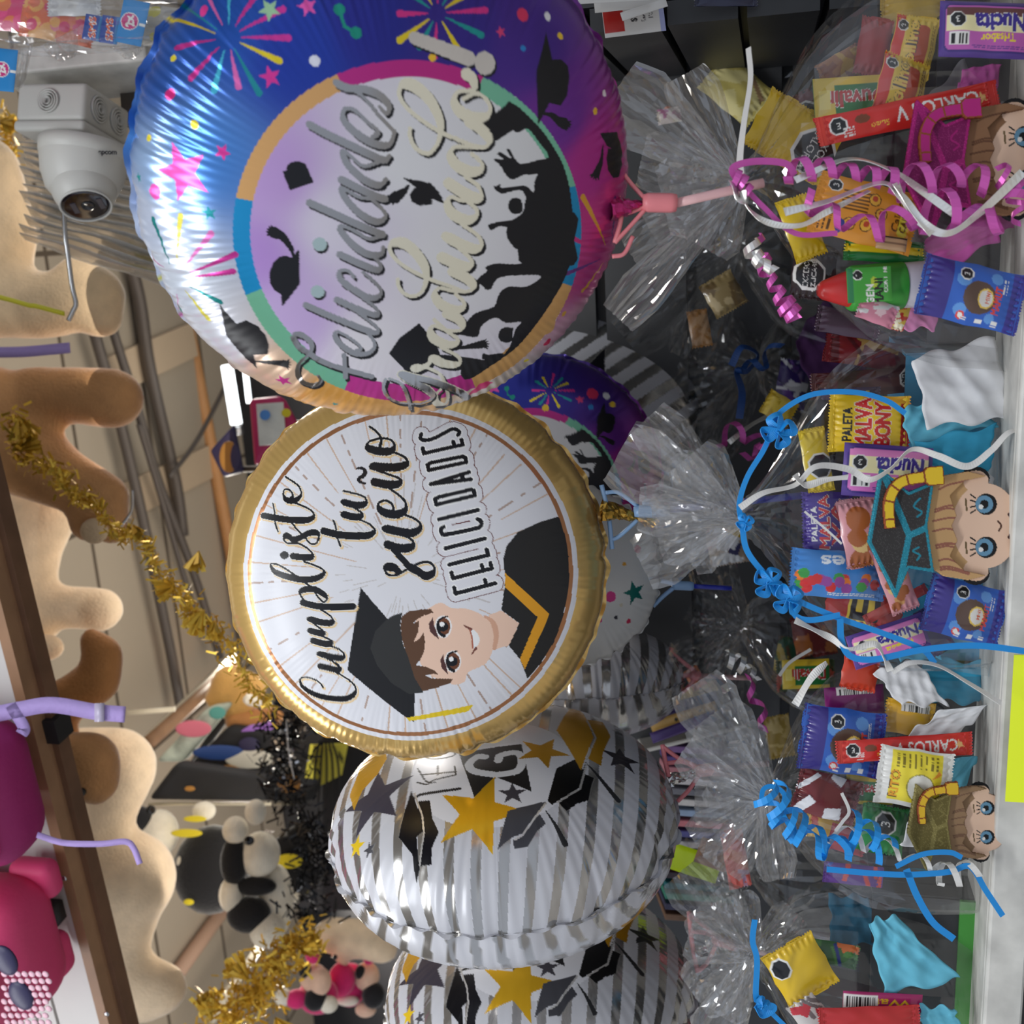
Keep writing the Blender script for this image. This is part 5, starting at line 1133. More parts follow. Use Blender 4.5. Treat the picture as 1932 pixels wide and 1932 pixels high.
def packet(name, label, cat, cx, cy, ang, w, h, d, base, art=None, th=None, crimp='u', yaw=0, pitch=0, seed=1, group=None, metal=0.0, taper=0.0, back=None, cell=1.7, wr=1.0, seal=None):
    """a sealed pouch of printed film; u runs along the writing, v up from it, both in photograph pixels"""
    ax = view_ax(ang, yaw, pitch); k = d / F; c = P(cx, cy, d)
    nu, nv = max(12, int(w / cell)), max(12, int(h / cell))
    u = np.linspace(-w / 2, w / 2, nu); v = np.linspace(-h / 2, h / 2, nv); U, V_ = np.meshgrid(u, v, indexing='ij')
    a, b = np.abs(2 * U / w), np.abs(2 * V_ / h)
    th = th or 0.13 * min(w, h)
    if crimp is None: prof = ((1 - a ** 6) * (1 - b ** 6))
    else:
        s = a if crimp == 'u' else b; q = b if crimp == 'u' else a
        prof = np.clip((1 - (np.clip(s / 0.86, 0, 1)) ** 2.6), 0, 1) ** 0.8 * (1 - q ** 3)
    r = np.random.RandomState(seed)
    nz = sum(np.sin(U * r.normal() * 0.07 + V_ * r.normal() * 0.07 + r.uniform(0, 6.28)) for _ in range(7)) / 7
    Z = th * prof * (1 + 0.25 * wr * nz) + 1.2 * wr * nz * (1 - a ** 4)
    if crimp:
        s, L, full = (a, U, V_) if crimp == 'u' else (b, V_, U)
        Z = Z + np.where(s > 0.88, 0.9 * np.sin(L * 1.7), 0) + np.clip((s - 0.6) / 0.3, 0, 1) * (s < 0.9) * 1.6 * wr * np.sin(full * 0.5 + 3 * nz)
    X = U + 0.0; Y = V_ * (1 - taper * (U / w + .5))
    pinch = 1 - 0.10 * prof / max(prof.max(), 1e-6) * 0
    if crimp == 'u': Y = Y * (1 - 0.05 * np.sin(np.clip(a, 0, 1) * 3.14)); X = X + np.where(a > 0.97, np.sign(U) * 1.6 * np.sign(np.sin(V_ * 1.1)), 0)
    if crimp == 'v': X = X * (1 - 0.05 * np.sin(np.clip(b, 0, 1) * 3.14)); Y = Y + np.where(b > 0.97, np.sign(V_) * 1.6 * np.sign(np.sin(U * 1.1)), 0)
    p = Paint(U, V_, base, metal)
    if art: art(p, w, h)
    def pt(x, y, z): return c + k * (np.outer(x.ravel(), ax[0]) + np.outer(y.ravel(), ax[1]) + np.outer(z.ravel(), ax[2]))
    VF = pt(X, Y, Z); VB = pt(X[::3, ::3], Y[::3, ::3], -Z[::3, ::3] - 0.6)
    bu, bv = X[::3, ::3].shape
    # seals are parts of their own
    Ff = gridF(nu, nv)
    cols = p.c
    bc = np.empty((bu * bv, 4)); bc[:, :3] = back if back is not None else base; bc[:, 3] = metal
    if crimp:
        s = (np.abs(np.arange(nu - 1) + .5 - (nu - 1) / 2) / ((nu - 1) / 2))[:, None] * np.ones((1, nv - 1)) if crimp == 'u' else np.ones((nu - 1, 1)) * (np.abs(np.arange(nv - 1) + .5 - (nv - 1) / 2) / ((nv - 1) / 2))[None, :]
        sg = np.sign(np.arange(nu - 1) + .5 - (nu - 1) / 2)[:, None] * np.ones((1, nv - 1)) if crimp == 'u' else np.ones((nu - 1, 1)) * np.sign(np.arange(nv - 1) + .5 - (nv - 1) / 2)[None, :]
        sel = (s > 0.88).ravel(); sg = sg.ravel()
    else: sel = np.zeros(len(Ff), bool)
    o = obj(name, (np.vstack([VF, VB]), np.vstack([Ff[~sel], gridF(bu, bv, len(VF))[:, ::-1]])), m_pack, None, True, np.vstack([cols, bc]))
    tag(o, label, cat, group)
    if crimp:
        for sgn in (-1, 1):
            f = Ff[sel & (sg == sgn)]
            if len(f) == 0: continue
            ids = np.unique(f); mp = np.zeros(len(VF), int); mp[ids] = np.arange(len(ids))
            obj('end_seal', (VF[ids], mp[f]), m_pack, o, True, cols[ids])
    return o
def cutout(name, label, cat, cx, cy, ang, d, polys, art, box_px, m=None, th=0.004, yaw=0, pitch=0, cell=1.3, part=None, parent=None):
    """a flat printed foam shape, really that thin"""
    ax = view_ax(ang, yaw, pitch); k = d / F; c = P(cx, cy, d)
    x0, x1, y0, y1 = box_px
    nu, nv = int((x1 - x0) / cell) + 2, int((y1 - y0) / cell) + 2
    U, V_ = np.meshgrid(np.linspace(x0, x1, nu), np.linspace(y0, y1, nv), indexing='ij')
    p = Paint(U, V_, WHITE); p.c[:, 3] = 9
    for q in polys: p.poly(q, WHITE, 0.0)
    inside = (p.c[:, 3] == 0)
    p.c[:, 3] = 0
    art(p)
    Fc = gridF(nu, nv); Fc = Fc[inside[Fc].all(1)]
    ids = np.unique(Fc); mp = np.zeros(nu * nv, int); mp[ids] = np.arange(len(ids))
    VV = c + k * (np.outer(U.ravel()[ids], ax[0]) + np.outer(V_.ravel()[ids], ax[1]))
    o = solid(obj(name, (VV, mp[Fc]), m or m_foam, parent, False, p.c[ids]), th, -1)
    return tag(o, label, cat) if label else o
def tissue(label, quad, d, m, seed=1, amp=9, n=26, dd=(0, 0, 0, 0), group=None):
    r = np.random.RandomState(seed); Q = [P(x, y, d + e) for (x, y), e in zip(quad, dd)]
    t = np.linspace(0, 1, n); A, B = np.meshgrid(t, t, indexing='ij')
    G = ((1 - A) * (1 - B))[..., None] * Q[0] + (A * (1 - B))[..., None] * Q[1] + (A * B)[..., None] * Q[2] + ((1 - A) * B)[..., None] * Q[3]
    z = np.zeros_like(A)
    for _ in range(9):
        ka = r.normal(size=2) * 5; f = np.sin(A * ka[0] + B * ka[1] + r.uniform(0, 6.28)); z += 1 - 2 * np.abs(f)
    e = np.sin(B * 9 + r.uniform(0, 6)) * 0.5 + np.sin(B * 19 + r.uniform(0, 6)) * 0.3
    G = G - FWD * (z * amp / 9 * d / F)[..., None] + (PX * 6 * d / F) * (e * (np.abs(A - .5) * 2) ** 4)[..., None] + (PY * 6 * d / F) * (np.sin(A * 11 + r.uniform(0, 6)) * (np.abs(B - .5) * 2) ** 4)[..., None]
    o = obj('tissue_paper', (G.reshape(-1, 3), gridF(n, n)), m, None, True)
    return tag(solid(o, 0.0004), label, 'tissue paper', group)
def paper(n, c, a=1.0):
    return mat(n, srgb(c), 0.9, var=0.06, vscale=60, alpha=a, spec=0.15)
m_film = film('cellophane', 0.018, (0.985, 0.985, 0.985), 0.04, 0.07)
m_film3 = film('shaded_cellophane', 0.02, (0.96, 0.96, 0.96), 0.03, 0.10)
m_film2 = film('gathered_cellophane', 0.21, (0.97, 0.97, 0.97), 0.12, 0.09)
def wrap(label, rings, d, seed, leaves=(), crump=6.0, n=54, sub=5, group=None, film_=None, film2_=None, clamp=True):
    """a cellophane bag gathered at a tie: rings = (px, py centre, half width px, half depth px); leaves = ruffles above the tie"""
    r = np.random.RandomState(seed)
    R = smooth_path([list(q) for q in rings], sub); m = len(R)
    th = np.linspace(0, 2 * np.pi, n, endpoint=False); V = np.zeros((m, n, 3))
    c0 = P(R[:, 0].mean(), R[:, 1].mean(), d); jit = 0.9 * r.normal(size=n); jph = r.uniform(0, 6.28, n)
    for i, (x, y, hy, hd) in enumerate(R):
        rad = 1 + 0.05 * np.sin(3 * th + i * .15 + seed)
        for a_, b_, w_ in ((7, 0.33, .45), (11, -.41, .35), (17, .55, .25), (23, -.7, .2)):
            rad = rad + (crump / max(hy, 8)) * w_ * np.abs(np.sin(a_ * th / 2 + b_ * i + r.uniform(0, .5) + seed))
        rad = rad + (crump / max(hy, 8)) * jit * (1 + 0.5 * np.sin(0.21 * i + jph))
        V[i] = P(x, y, d) + (d / F) * ((hy * rad * np.cos(th))[:, None] * PY + (hd * rad * np.sin(th))[:, None] * FWD + ((crump * .12) * r.normal(size=n))[:, None] * PX)
    if clamp: V[..., 2] = np.maximum(V[..., 2], SHELF_TOP + 0.001)
    Fc = []
    for i in range(m - 1):
        for j in range(n):
            a, b, c, e = i * n + j, i * n + (j + 1) % n, (i + 1) * n + (j + 1) % n, (i + 1) * n + j
            Fc += [(a, b, c), (a, c, e)] if (i + j) % 2 else [(a, b, e), (b, c, e)]
    root = thing('cellophane_wrap', label, 'cellophane', c0, group)
    obj('wrap_body', (V.reshape(-1, 3), Fc), film_ or m_film, root, False)
    Vs, Fs = [], []
    for (bx, by, tx, ty, w0, w1, dz) in leaves:
        L, B = 17, 19; base = sum(len(q) for q in Vs); G = []
        dx, dy = tx - bx, ty - by; ln = math.hypot(dx, dy); ux, uy = dx / ln, dy / ln; ph = r.uniform(0, 6.28, 4); jl = r.normal(size=B)
        for i in range(L):
            s = i / (L - 1); w = (w0 + (w1 - w0) * s) * (1 if s < .8 else 1 - (s - .8) * 1.6)
            for j in range(B):
                q = (j / (B - 1) - .5)
                x = bx + dx * s - uy * q * w + r.normal() * .7 * s; y = by + dy * s + ux * q * w + r.normal() * .7 * s
                zf = dz * s + w * .20 * math.sin(q * 7 + ph[0]) * s + 16 * s * abs(math.sin(q * 8 + 1.6 * s + ph[1])) + 12 * s * abs(math.sin(q * 13 - 2.5 * s + ph[3])) + 6 * abs(math.sin(6 * s + ph[2] + q * 5)) + jl[j] * 6 * s + r.normal() * .8
                G.append(P(x, y, d + zf * d / F))
        Vs.append(np.array(G))
        for i in range(L - 1):
            for j in range(B - 1):
                a = base + i * B + j; Fs += [(a, a + 1, a + B + 1), (a, a + B + 1, a + B)] if (i + j) % 2 else [(a, a + 1, a + B), (a + 1, a + B + 1, a + B)]
    if Vs: obj('gathered_top', (np.vstack(Vs), Fs), film2_ or m_film2, root, False)
    return root
def curl(path, d, R, turns, w, seed=0, per=14, flat=0.75, dd=None):
    """a curled ribbon winding round a path"""
    c = pxpath([(q[0], q[1], d + (q[2] if len(q) > 2 else 0)) for q in path], d, per)
    n = max(int(turns * 16), 24); s = np.linspace(0, len(c) - 1, n); i = np.floor(s).astype(int).clip(0, len(c) - 2); c = c[i] + (c[i + 1] - c[i]) * (s - i)[:, None]
    T, N, B = frames(c); t = np.linspace(0, turns * 2 * np.pi, n) + seed
    r = px2m(R, d) * (1 + 0.25 * np.sin(t * .23 + seed))
    rad = np.cos(t)[:, None] * N + np.sin(t)[:, None] * B
    return strip(c + rad * r[:, None], px2m(w, d), T + 0.15 * rad)
def flat_ribbon(pts, d, w, twist=0.0, seed=0):
    c = pxpath(pts, d, 10); T = np.gradient(c, axis=0); side = np.cross(T, FWD); side /= np.linalg.norm(side, axis=1)[:, None] + 1e-9
    ph = np.sin(np.linspace(0, twist * 6.28, len(c)) + seed) * (1 if twist else 0)
    s2 = side * np.cos(ph)[:, None] + FWD * np.sin(ph)[:, None]
    return strip(c, px2m(w, d), s2)
m_rpink = mat('pink_metal_ribbon', srgb(208, 92, 176), 0.3, 0.35); m_rblue = mat('blue_ribbon', srgb(28, 144, 222), 0.45); m_rwhite = mat('white_ribbon', srgb(222, 220, 216), 0.45)
m_rsilver = mat('silver_ribbon', (0.88, 0.86, 0.82), 0.3, 0.75)
m_rnavy = mat('navy_ribbon', srgb(16, 54, 110), 0.5)
def ribbon(label, strands, cat='ribbon', group=None):
    r = thing('curling_ribbon', label, cat, strands[0][0][0][0])
    for vf, m in strands: solid(obj('strand', vf, m, r, False), 0.0004)
    return r
# ================================================================= the bouquets
UPT = -90   # writing that climbs the picture stands upright in the shop
# ---- printed designs
def a_bar(p, w, h):
    rect(p, -w / 2, -h / 2, w / 2, h / 2, srgb(206, 46, 40)); rect(p, w * .41, -h / 2, w / 2, h / 2, srgb(216, 64, 52))
    p.text('CARLOS V', (-w * 0.16, 0), h * 0.52, WHITE, 0.0, bold=0.02, width=w * 0.46); p.star((-w * .41, 0), h * .24, 0, srgb(236, 186, 120))
    p.text('Suizo', (w * 0.16, h * .2), h * 0.2, srgb(232, 190, 60), 0.05); p.circle((w * .25, -h * .12), h * .26, srgb(120, 66, 44), sq=.6)
    octa(p, (w * .38, -h * .05), h * .28, '3', math.pi); fine(p, w * .30, h * .05, w * .36, h * .4, WHITE, 4)
def a_nucita(second, top=(190, 96, 176)):
    def f(p, w, h):
        rect(p, -w / 2, -h / 2, w / 2, h / 2, srgb(86, 60, 140)); rrect(p, 0, 0, w * .92, h * .86, h * .12, srgb(58, 44, 118)); rrect(p, 0, 0, w * .89, h * .80, h * .10, srgb(*top))
        rect(p, -w * .44, -h * .30, w * .44, h * .06, srgb(238, 228, 176)); rect(p, -w * .44, -h * .36, w * .44, -h * .22, srgb(104, 62, 62)) if second == 'Trisabor' else rect(p, -w * .44, -h * .38, w * .44, -h * .26, srgb(222, 130, 190))
        for b_, c_ in ((0.10, WHITE), (0.07, srgb(60, 44, 140))): p.text('Nucita', (-w * .12, -h * .10), h * .30, c_, 0.03, bold=b_, width=w * .52)
        p.text(second, (-w * .10, h * .17), h * .14, srgb(240, 214, 60), 0.05, bold=.05, width=w * .36)
        barcode(p, (w * .31, h * .20), w * .20, h * .22, 3); octa(p, (w * .33, -h * .14), h * .13, '3', 0)
        fine(p, -w * .42, h * .30, w * .18, h * .38, srgb(80, 60, 140), 2)
    return f
def a_mamut(p, w, h):
    rect(p, -w / 2, -h / 2, w / 2, h / 2, srgb(48, 96, 186)); rect(p, -w / 2, h * .22, w / 2, h / 2, srgb(58, 48, 128)); rect(p, -w / 2, -h / 2, w / 2, -h * .36, srgb(60, 56, 150))
    for x, y, r in ((-.3, .1, .10), (.2, .12, .12), (-.1, -.1, .14), (.32, -.2, .10), (-.35, -.2, .08)): p.circle((x * w, y * h), r * w, srgb(96, 150, 216))
    p.circle((-w * .05, -h * .06), w * .27, srgb(92, 70, 60)); p.circle((-w * .05, -h * .12), w * .17, srgb(232, 196, 90), sq=.8); p.circle((-w * .05, -h * .12), w * .14, srgb(226, 222, 216), sq=.8)
    p.text('MINI', (-w * .02, -h * .14), h * .045, srgb(214, 90, 50), 0, bold=.04); p.text('MAMUT', (-w * .04, -h * .235), h * .075, srgb(222, 70, 56), 0, bold=.06, width=w * .46)
    octa(p, (w * .30, h * .10), w * .10, '3', 0); p.circle((-w * .38, h * .08), w * .065, srgb(220, 70, 60)); p.circle((-w * .38, h * .08), w * .04, WHITE)
    fine(p, -w * .46, -h * .34, -w * .38, h * .12, WHITE, 3); fine(p, w * .1, -h * .33, w * .34, -h * .27, WHITE, 2)
def a_pelon(p, w, h):
    rect(p, -w / 2, -h / 2, w / 2, h / 2, srgb(226, 192, 72)); rect(p, -w / 2, h * .28, w / 2, h / 2, srgb(204, 46, 36))
    rrect(p, 0, -h * .12, w * .72, h * .36, h * .1, srgb(186, 74, 44))
    for b_, c_ in ((.09, srgb(70, 60, 60)), (.05, srgb(240, 200, 90))): p.text('Pollino', (0, h * .10), h * .26, c_, 0, bold=b_, width=w * .84)
    fine(p, -w * .4, -h * .45, w * .4, -h * .34, srgb(140, 100, 30), 2); octa(p, (w * .33, h * .33), h * .11, '2', 0)
def a_duv(p, w, h):
    rect(p, -w / 2, -h / 2, w / 2, h / 2, srgb(40, 120, 60)); rect(p, -w / 2, -h / 2, w / 2, -h * .30, srgb(226, 190, 50)); rect(p, w * .24, -h / 2, w / 2, h / 2, srgb(226, 196, 70)); rect(p, -w / 2, h * .36, w / 2, h / 2, srgb(226, 196, 70))
    for b_, c_ in ((.10, WHITE), (.05, srgb(190, 40, 40))): p.text('Duvalin', (-w * .02, 0), h * .34, c_, 0, bold=b_, width=w * .76)
    rect(p, w * .30, -h * .2, w * .44, h * .2, srgb(240, 220, 120))
def a_abejas(p, w, h):
    rect(p, -w / 2, -h / 2, w / 2, h / 2, srgb(226, 150, 48))
    for i in range(6): rect(p, -w * .05 + i * w * .06, h * .0, -w * .02 + i * w * .06, h * .26, srgb(110, 70, 26))
    for x, y in ((-.22, -.02), (.0, -.14), (-.26, .14), (.2, -.05)): p.circle((x * w, y * h), w * .10, srgb(90, 50, 24)); p.circle((x * w, y * h), w * .085, srgb(232, 176, 60)); p.circle((x * w + 2, y * h), w * .045, srgb(190, 70, 40))
    p.text('Cajeta', (w * .05, -h * .30), h * .08, srgb(90, 56, 20), 0, bold=.05, width=w * .5); rrect(p, w * .05, -h * .38, w * .62, h * .10, 6, srgb(226, 206, 60)); p.text('CAJETA', (w * .05, -h * .38), h * .06, srgb(110, 70, 30), 0, bold=.06)
    octa(p, (w * .32, h * .34), w * .10, '3', 0); p.circle((-w * .32, h * .22), w * .11, srgb(50, 56, 140), sq=.7); fine(p, -w * .42, h * .30, -w * .1, h * .44, srgb(90, 56, 20), 3)
def a_paleta(base, l2, red=True):
    def f(p, w, h):
        rect(p, -w / 2, -h / 2, w / 2, h / 2, srgb(*base))
        if red: rect(p, -w / 2, -h / 2, w / 2, -h * .38, srgb(200, 44, 40)); rect(p, w * .36, -h * .5, w * .5, h * .1, srgb(232, 170, 50))
        p.text('PALETA', (-w * .02, h * .29), h * .115, BLACK if red else WHITE, 0, bold=.05, width=w * .58)
        for b_, c_ in ((.12, srgb(230, 220, 200)), (.06, srgb(204, 40, 40))): p.text('MALVA', (-w * .0, h * .10), h * .19, c_, 0, bold=b_, width=w * .86); p.text(l2, (0, -h * .14), h * .19, c_, 0, bold=b_, width=w * .74)
    return f
def a_plain(base, stripe=None, text=None, tcol=WHITE, oc=None, bar=None):
    def f(p, w, h):
        rect(p, -w / 2, -h / 2, w / 2, h / 2, srgb(*base))
        if stripe: rect(p, -w / 2, -h * .12, w / 2, h * .22, srgb(*stripe))
        if text: p.text(text, (0, 0), h * .36, tcol, 0, bold=.05, width=w * .7)
        if oc: octa(p, (oc[0] * w, oc[1] * h), oc[2] * min(w, h), oc[3], oc[4] if len(oc) > 4 else 0)
        if bar: barcode(p, (bar[0] * w, bar[1] * h), bar[2] * w, bar[3] * h, 5)
    return f
def a_cookies(p, w, h):
    rect(p, -w / 2, -h / 2, w / 2, h / 2, srgb(216, 150, 156)); r = np.random.RandomState(6)
    for _ in range(9): p.circle((r.uniform(-.4, .4) * w, r.uniform(-.35, .35) * h), r.uniform(.12, .2) * h, srgb(*r.permutation([(170, 96, 50), (206, 150, 90), (222, 186, 120)])[0]))
    octa(p, (-w * .3, h * .1), h * .10, None)
    p.text('3', (-w * .3, h * .1), h * .1, WHITE)
def a_skit(p, w, h):
    rect(p, -w / 2, -h / 2, w / 2, h / 2, srgb(66, 130, 200)); r = np.random.RandomState(9)
    for _ in range(20): p.circle((r.uniform(-.4, .42) * w, r.uniform(.0, .34) * h), .11 * h, srgb(*[(206, 50, 50), (232, 170, 50), (60, 150, 70), (150, 70, 150), (230, 120, 40)][r.randint(5)]))
    p.text('ies', (w * .04, -h * .26), h * .26, srgb(226, 230, 236), 0, bold=.05, width=w * .3); fine(p, -w * .4, h * .36, w * .1, h * .44, WHITE, 2)
def a_rito(p, w, h):
    rect(p, -w / 2, -h / 2, w / 2, h / 2, srgb(228, 226, 220)); rect(p, -w * .42, -h * .34, w * .46, h * .34, srgb(238, 218, 60)); p.circle((-w * .14, -h * .06), w * .24, srgb(160, 150, 60)); p.circle((-w * .14, -h * .06), w * .22, srgb(226, 224, 214))
    for b_, c_ in ((.1, BLACK), (.05, srgb(232, 160, 40))): p.text('RITO', (-w * .12, h * .28), h * .11, c_, 0, bold=b_, width=w * .46)
    fine(p, w * .18, -h * .3, w * .42, h * .3, srgb(130, 116, 30), 8); p.poly([(w * .02, -h * .2), (w * .2, -h * .30), (w * .12, -h * .34)], srgb(232, 150, 50))
def a_mix(cols, seed=1, n=14):
    def f(p, w, h):
        r = np.random.RandomState(seed); rect(p, -w / 2, -h / 2, w / 2, h / 2, srgb(*cols[0]))
        for _ in range(n):
            c = (r.uniform(-.5, .5) * w, r.uniform(-.5, .5) * h); a = r.uniform(0, 3.14); L, q = r.uniform(.1, .3) * w, r.uniform(.05, .16) * h
            e = np.array([math.cos(a), math.sin(a)]); g = np.array([-e[1], e[0]]); c = np.array(c)
            p.poly([c - e * L - g * q, c + e * L - g * q, c + e * L + g * q, c - e * L + g * q], srgb(*cols[1 + r.randint(len(cols) - 1)]))
    return f
D1, D2, D3, D4 = 0.765, 0.832, 0.882, 0.925
Y_, R_ = srgb(226, 184, 40), srgb(196, 40, 38)
GP = 'wrapped sweets of the bouquets'
# ---- first bouquet (pink ribbons)
packet('candy_bag', 'yellow candy bag with black warning octagons, left end of the pink ribboned bouquet', 'candy', 1500, 258, 120, 120, 170, D1 + .02, srgb(226, 186, 30), a_plain((226, 186, 30), None, None, WHITE, (.1, .28, .34, 'EXCESO|CALORIAS', 0)), seed=1)
packet('candy_bag', 'dark candy bag with warning octagons at the edge of the pink ribboned bouquet', 'candy', 1528, 215, 60, 90, 100, D1 + .04, srgb(50, 34, 34), a_plain((52, 34, 32), (110, 24, 30), None, WHITE, (.05, -.1, .3, 'GRASAS')), seed=2)
packet('chocolate_bar', 'long red chocolate bar lying across the pink ribboned bouquet', 'chocolate bar', 1712, 214, 168, 350, 56, D1 - .03, R_, a_bar, th=9, seed=3)
packet('candy_pouch', 'yellow and red candy pouch lying on the red chocolate bar', 'candy', 1700, 165, -76, 112, 98, D1 - .015, Y_, a_pelon, seed=4, pitch=12)
packet('candy_pouch', 'second yellow and brown candy pouch, behind and above the first', 'candy', 1722, 90, -82, 110, 84, D1 + .01, Y_, a_pelon, seed=5, yaw=-14)
packet('candy_box', 'green and yellow packet with red letters, left of the yellow pouch', 'candy', 1610, 188, 176, 150, 88, D1 + .015, srgb(40, 120, 60), a_duv, seed=6, crimp=None, th=6)
packet('candy_pouch', 'dark red wrapper standing behind the yellow pouches', 'candy', 1648, 88, -80, 110, 62, D1 + .03, srgb(150, 28, 28), a_plain((158, 32, 30), None), seed=7)
packet('candy_pouch', 'amber wrapper deep in the pink ribboned bouquet beside the slatwall', 'candy', 1590, 128, 150, 90, 60, D1 + .06, srgb(176, 110, 40), a_mix([(176, 110, 40), (206, 160, 50), (150, 80, 30)], 3), seed=8)
packet('candy_pouch', 'yellow bag with barcode at the top of the pink ribboned bouquet', 'candy', 1722, 20, 0, 120, 90, D1 + .04, Y_, a_plain((214, 174, 50), None, None, WHITE, None, (0, .3, .4, .22)), seed=9)
packet('candy_tray', 'purple candy tray with blue letters in the top corner of the shelf', 'candy', 1862, 57, 182, 180, 106, D1 - .05, srgb(86, 60, 140), a_nucita('Trisabor'), th=11, crimp=None, seed=10)
packet('candy_bag', 'orange cajeta candy bag under the silver curls', 'candy', 1632, 402, -76, 120, 196, D1 - .03, srgb(226, 150, 48), a_abejas, seed=11, crimp='v')
packet('candy_bag', 'plain yellow bag left of the orange cajeta bag', 'candy', 1512, 430, 70, 120, 64, D1 - .01, srgb(230, 196, 34), a_plain((230, 196, 34)), seed=12)
packet('wafer_pack', 'green and yellow wafer wrapper under the orange bag', 'candy', 1668, 474, 4, 150, 44, D1 - .02, srgb(30, 110, 50), a_plain((30, 112, 52), (226, 200, 40), None, srgb(90, 50, 20)), seed=13)
packet('wafer_bar', 'bare brown wafer bar on the green wrapper', 'candy', 1682, 459, 8, 58, 26, D1 - .04, srgb(176, 140, 104), lambda p, w, h: (rect(p, -w / 2, h * .3, w / 2, h / 2, srgb(40, 26, 22)), rect(p, -w / 2, -h * .1, w / 2, h * .02, srgb(120, 90, 66))), crimp=None, th=6, seed=14, wr=0.3)
packet('candy_pouch', 'black and maroon wrapper with a warning octagon below the yellow bag', 'candy', 1535, 520, -85, 90, 86, D1, srgb(40, 28, 30), a_plain((42, 28, 30), None, None, WHITE, (0, .12, .32, 'EXCESO|AZUCARES')), seed=15)
packet('cookie_bag', 'blue cookie bag, lowest in the pink ribboned bouquet', 'cookie bag', 1832, 556, -77, 118, 196, D1 - .05, srgb(48, 96, 186), a_mamut, seed=16, crimp='v')
packet('candy_pouch', 'small red and gold wrapper beside the white bottle', 'candy', 1690, 590, -70, 60, 50, D1 - .01, srgb(206, 60, 40), a_mix([(200, 60, 44), (226, 190, 70), (240, 230, 200)], 4), seed=17)
packet('candy_pouch', 'pink and silver foil triangle below the green bottle', 'candy', 1655, 588, 20, 74, 46, D1 - .03, srgb(206, 130, 150), a_mix([(206, 130, 150), (210, 205, 205), (226, 190, 196)], 8, 7), seed=18)
packet('candy_pouch', 'dark purple film packet under the pink foil triangle', 'candy', 1600, 610, 10, 120, 50, D1 + .03, srgb(70, 50, 66), a_plain((72, 52, 68)), seed=19)
# squeeze bottle
bt = thing('candy_bottle', 'green labelled chilli candy bottle with red cap lying across the bouquet', 'bottle', P(1640, 536, D1 - .03))
bx_ = unit(PX * 1.0 - PY * 0.06); q_ = px2m(1, D1)
o_ = P(1545, 548, D1 - .02)
obj('bottle_body', lathe(o_, bx_, [(55 * q_, 32 * q_), (60 * q_, 40 * q_), (195 * q_, 42 * q_), (205 * q_, 36 * q_)], 28), mat('white_bottle', srgb(220, 214, 222), 0.35), bt)
obj('bottle_cap', lathe(o_, bx_, [(-2 * q_, 10 * q_), (6 * q_, 17 * q_), (52 * q_, 33 * q_), (58 * q_, 34 * q_), (58 * q_, 2 * q_)], 28), mat('red_cap', srgb(196, 44, 42), 0.35), bt)
lab = obj('label_sleeve', lathe(o_, bx_, [(54 * q_, 38 * q_), (60 * q_, 41.5 * q_), (150 * q_, 43.5 * q_), (152 * q_, 43 * q_)], 28), mat('green_label', srgb(60, 150, 56), 0.35, var=0.2, vscale=60), bt)
def a_lab(p, w, h):
    rect(p, -w / 2, -h / 2, w / 2, h / 2, srgb(66, 160, 58)); rect(p, -w / 2, h * .36, w / 2, h / 2, srgb(40, 120, 70)); octa(p, (w * .28, h * .26), w * .13, '3'); p.circle((w * .05, -h * .1), w * .16, srgb(180, 200, 60), sq=.6)
    p.text('GEN', (-w * .28, h * .0), h * .16, WHITE, 0, bold=.06); p.text('MANI', (-w * .24, -h * .2), h * .18, BLACK, 0, bold=.08); p.text('CONT. NET.', (w * .2, -h * .36), h * .09, WHITE, 0, bold=.04)
packet('label_print', None, None, 1640, 537, -93, 66, 84, D1 - .03 - 46 * q_ + .006, srgb(60, 150, 56), a_lab, th=3, crimp=None, seed=20, wr=.05)
lp = bpy.data.objects['label_print']; lp.parent = bt; lp.matrix_parent_inverse = Matrix.Translation(bt.location).inverted()
# second bouquet (blue ribbons)
packet('candy_bag', 'yellow marshmallow bag with red letters below the white tissue', 'candy', 1640, 800, -88, 112, 152, D2 - .03, srgb(236, 196, 34), a_paleta((236, 196, 34), 'BONY'), seed=21, crimp='v')
packet('candy_pouch', 'black wrapper with silver creases left of the yellow marshmallow bag', 'candy', 1560, 800, -84, 130, 46, D2, srgb(34, 28, 32), a_mix([(34, 26, 30), (96, 92, 96), (60, 30, 36)], 5, 8), seed=22)
packet('candy_pouch', 'maroon wrapper with a warning octagon above the yellow marshmallow bag', 'candy', 1640, 722, 176, 220, 50, D2 + .02, srgb(70, 30, 32), a_plain((72, 30, 32), (88, 40, 36), None, WHITE, (-.36, -.05, .42, 'EXCESO|CALORIAS', math.pi)), seed=23)
packet('candy_pouch', 'dark red wrapper at the top of the blue ribboned bouquet', 'candy', 1650, 668, 8, 190, 54, D2 + .03, srgb(110, 24, 30), a_mix([(112, 26, 32), (130, 100, 60), (80, 20, 26), (176, 140, 80)], 6, 8), seed=24)
packet('candy_pouch', 'purple packet with yellow letters peeking over the yellow bag', 'candy', 1605, 742, 178, 110, 22, D2 - .005, srgb(60, 36, 76), a_plain((60, 36, 76), None, 'for', srgb(214, 190, 60)), seed=25)
packet('candy_tray', 'purple and pink candy tray in the blue ribboned bouquet', 'candy', 1674, 890, 184, 168, 100, D2 - .045, srgb(86, 60, 140), a_nucita('Fresa y vainilla', (214, 116, 190)), th=10, crimp=None, seed=26)
packet('candy_pouch', 'yellow and black packet left of the pink tray', 'candy', 1540, 868, -100, 120, 52, D2 - .01, srgb(226, 196, 40), a_plain((226, 196, 40), None, None, WHITE, (-.1, -.1, .42, '3')), seed=27)
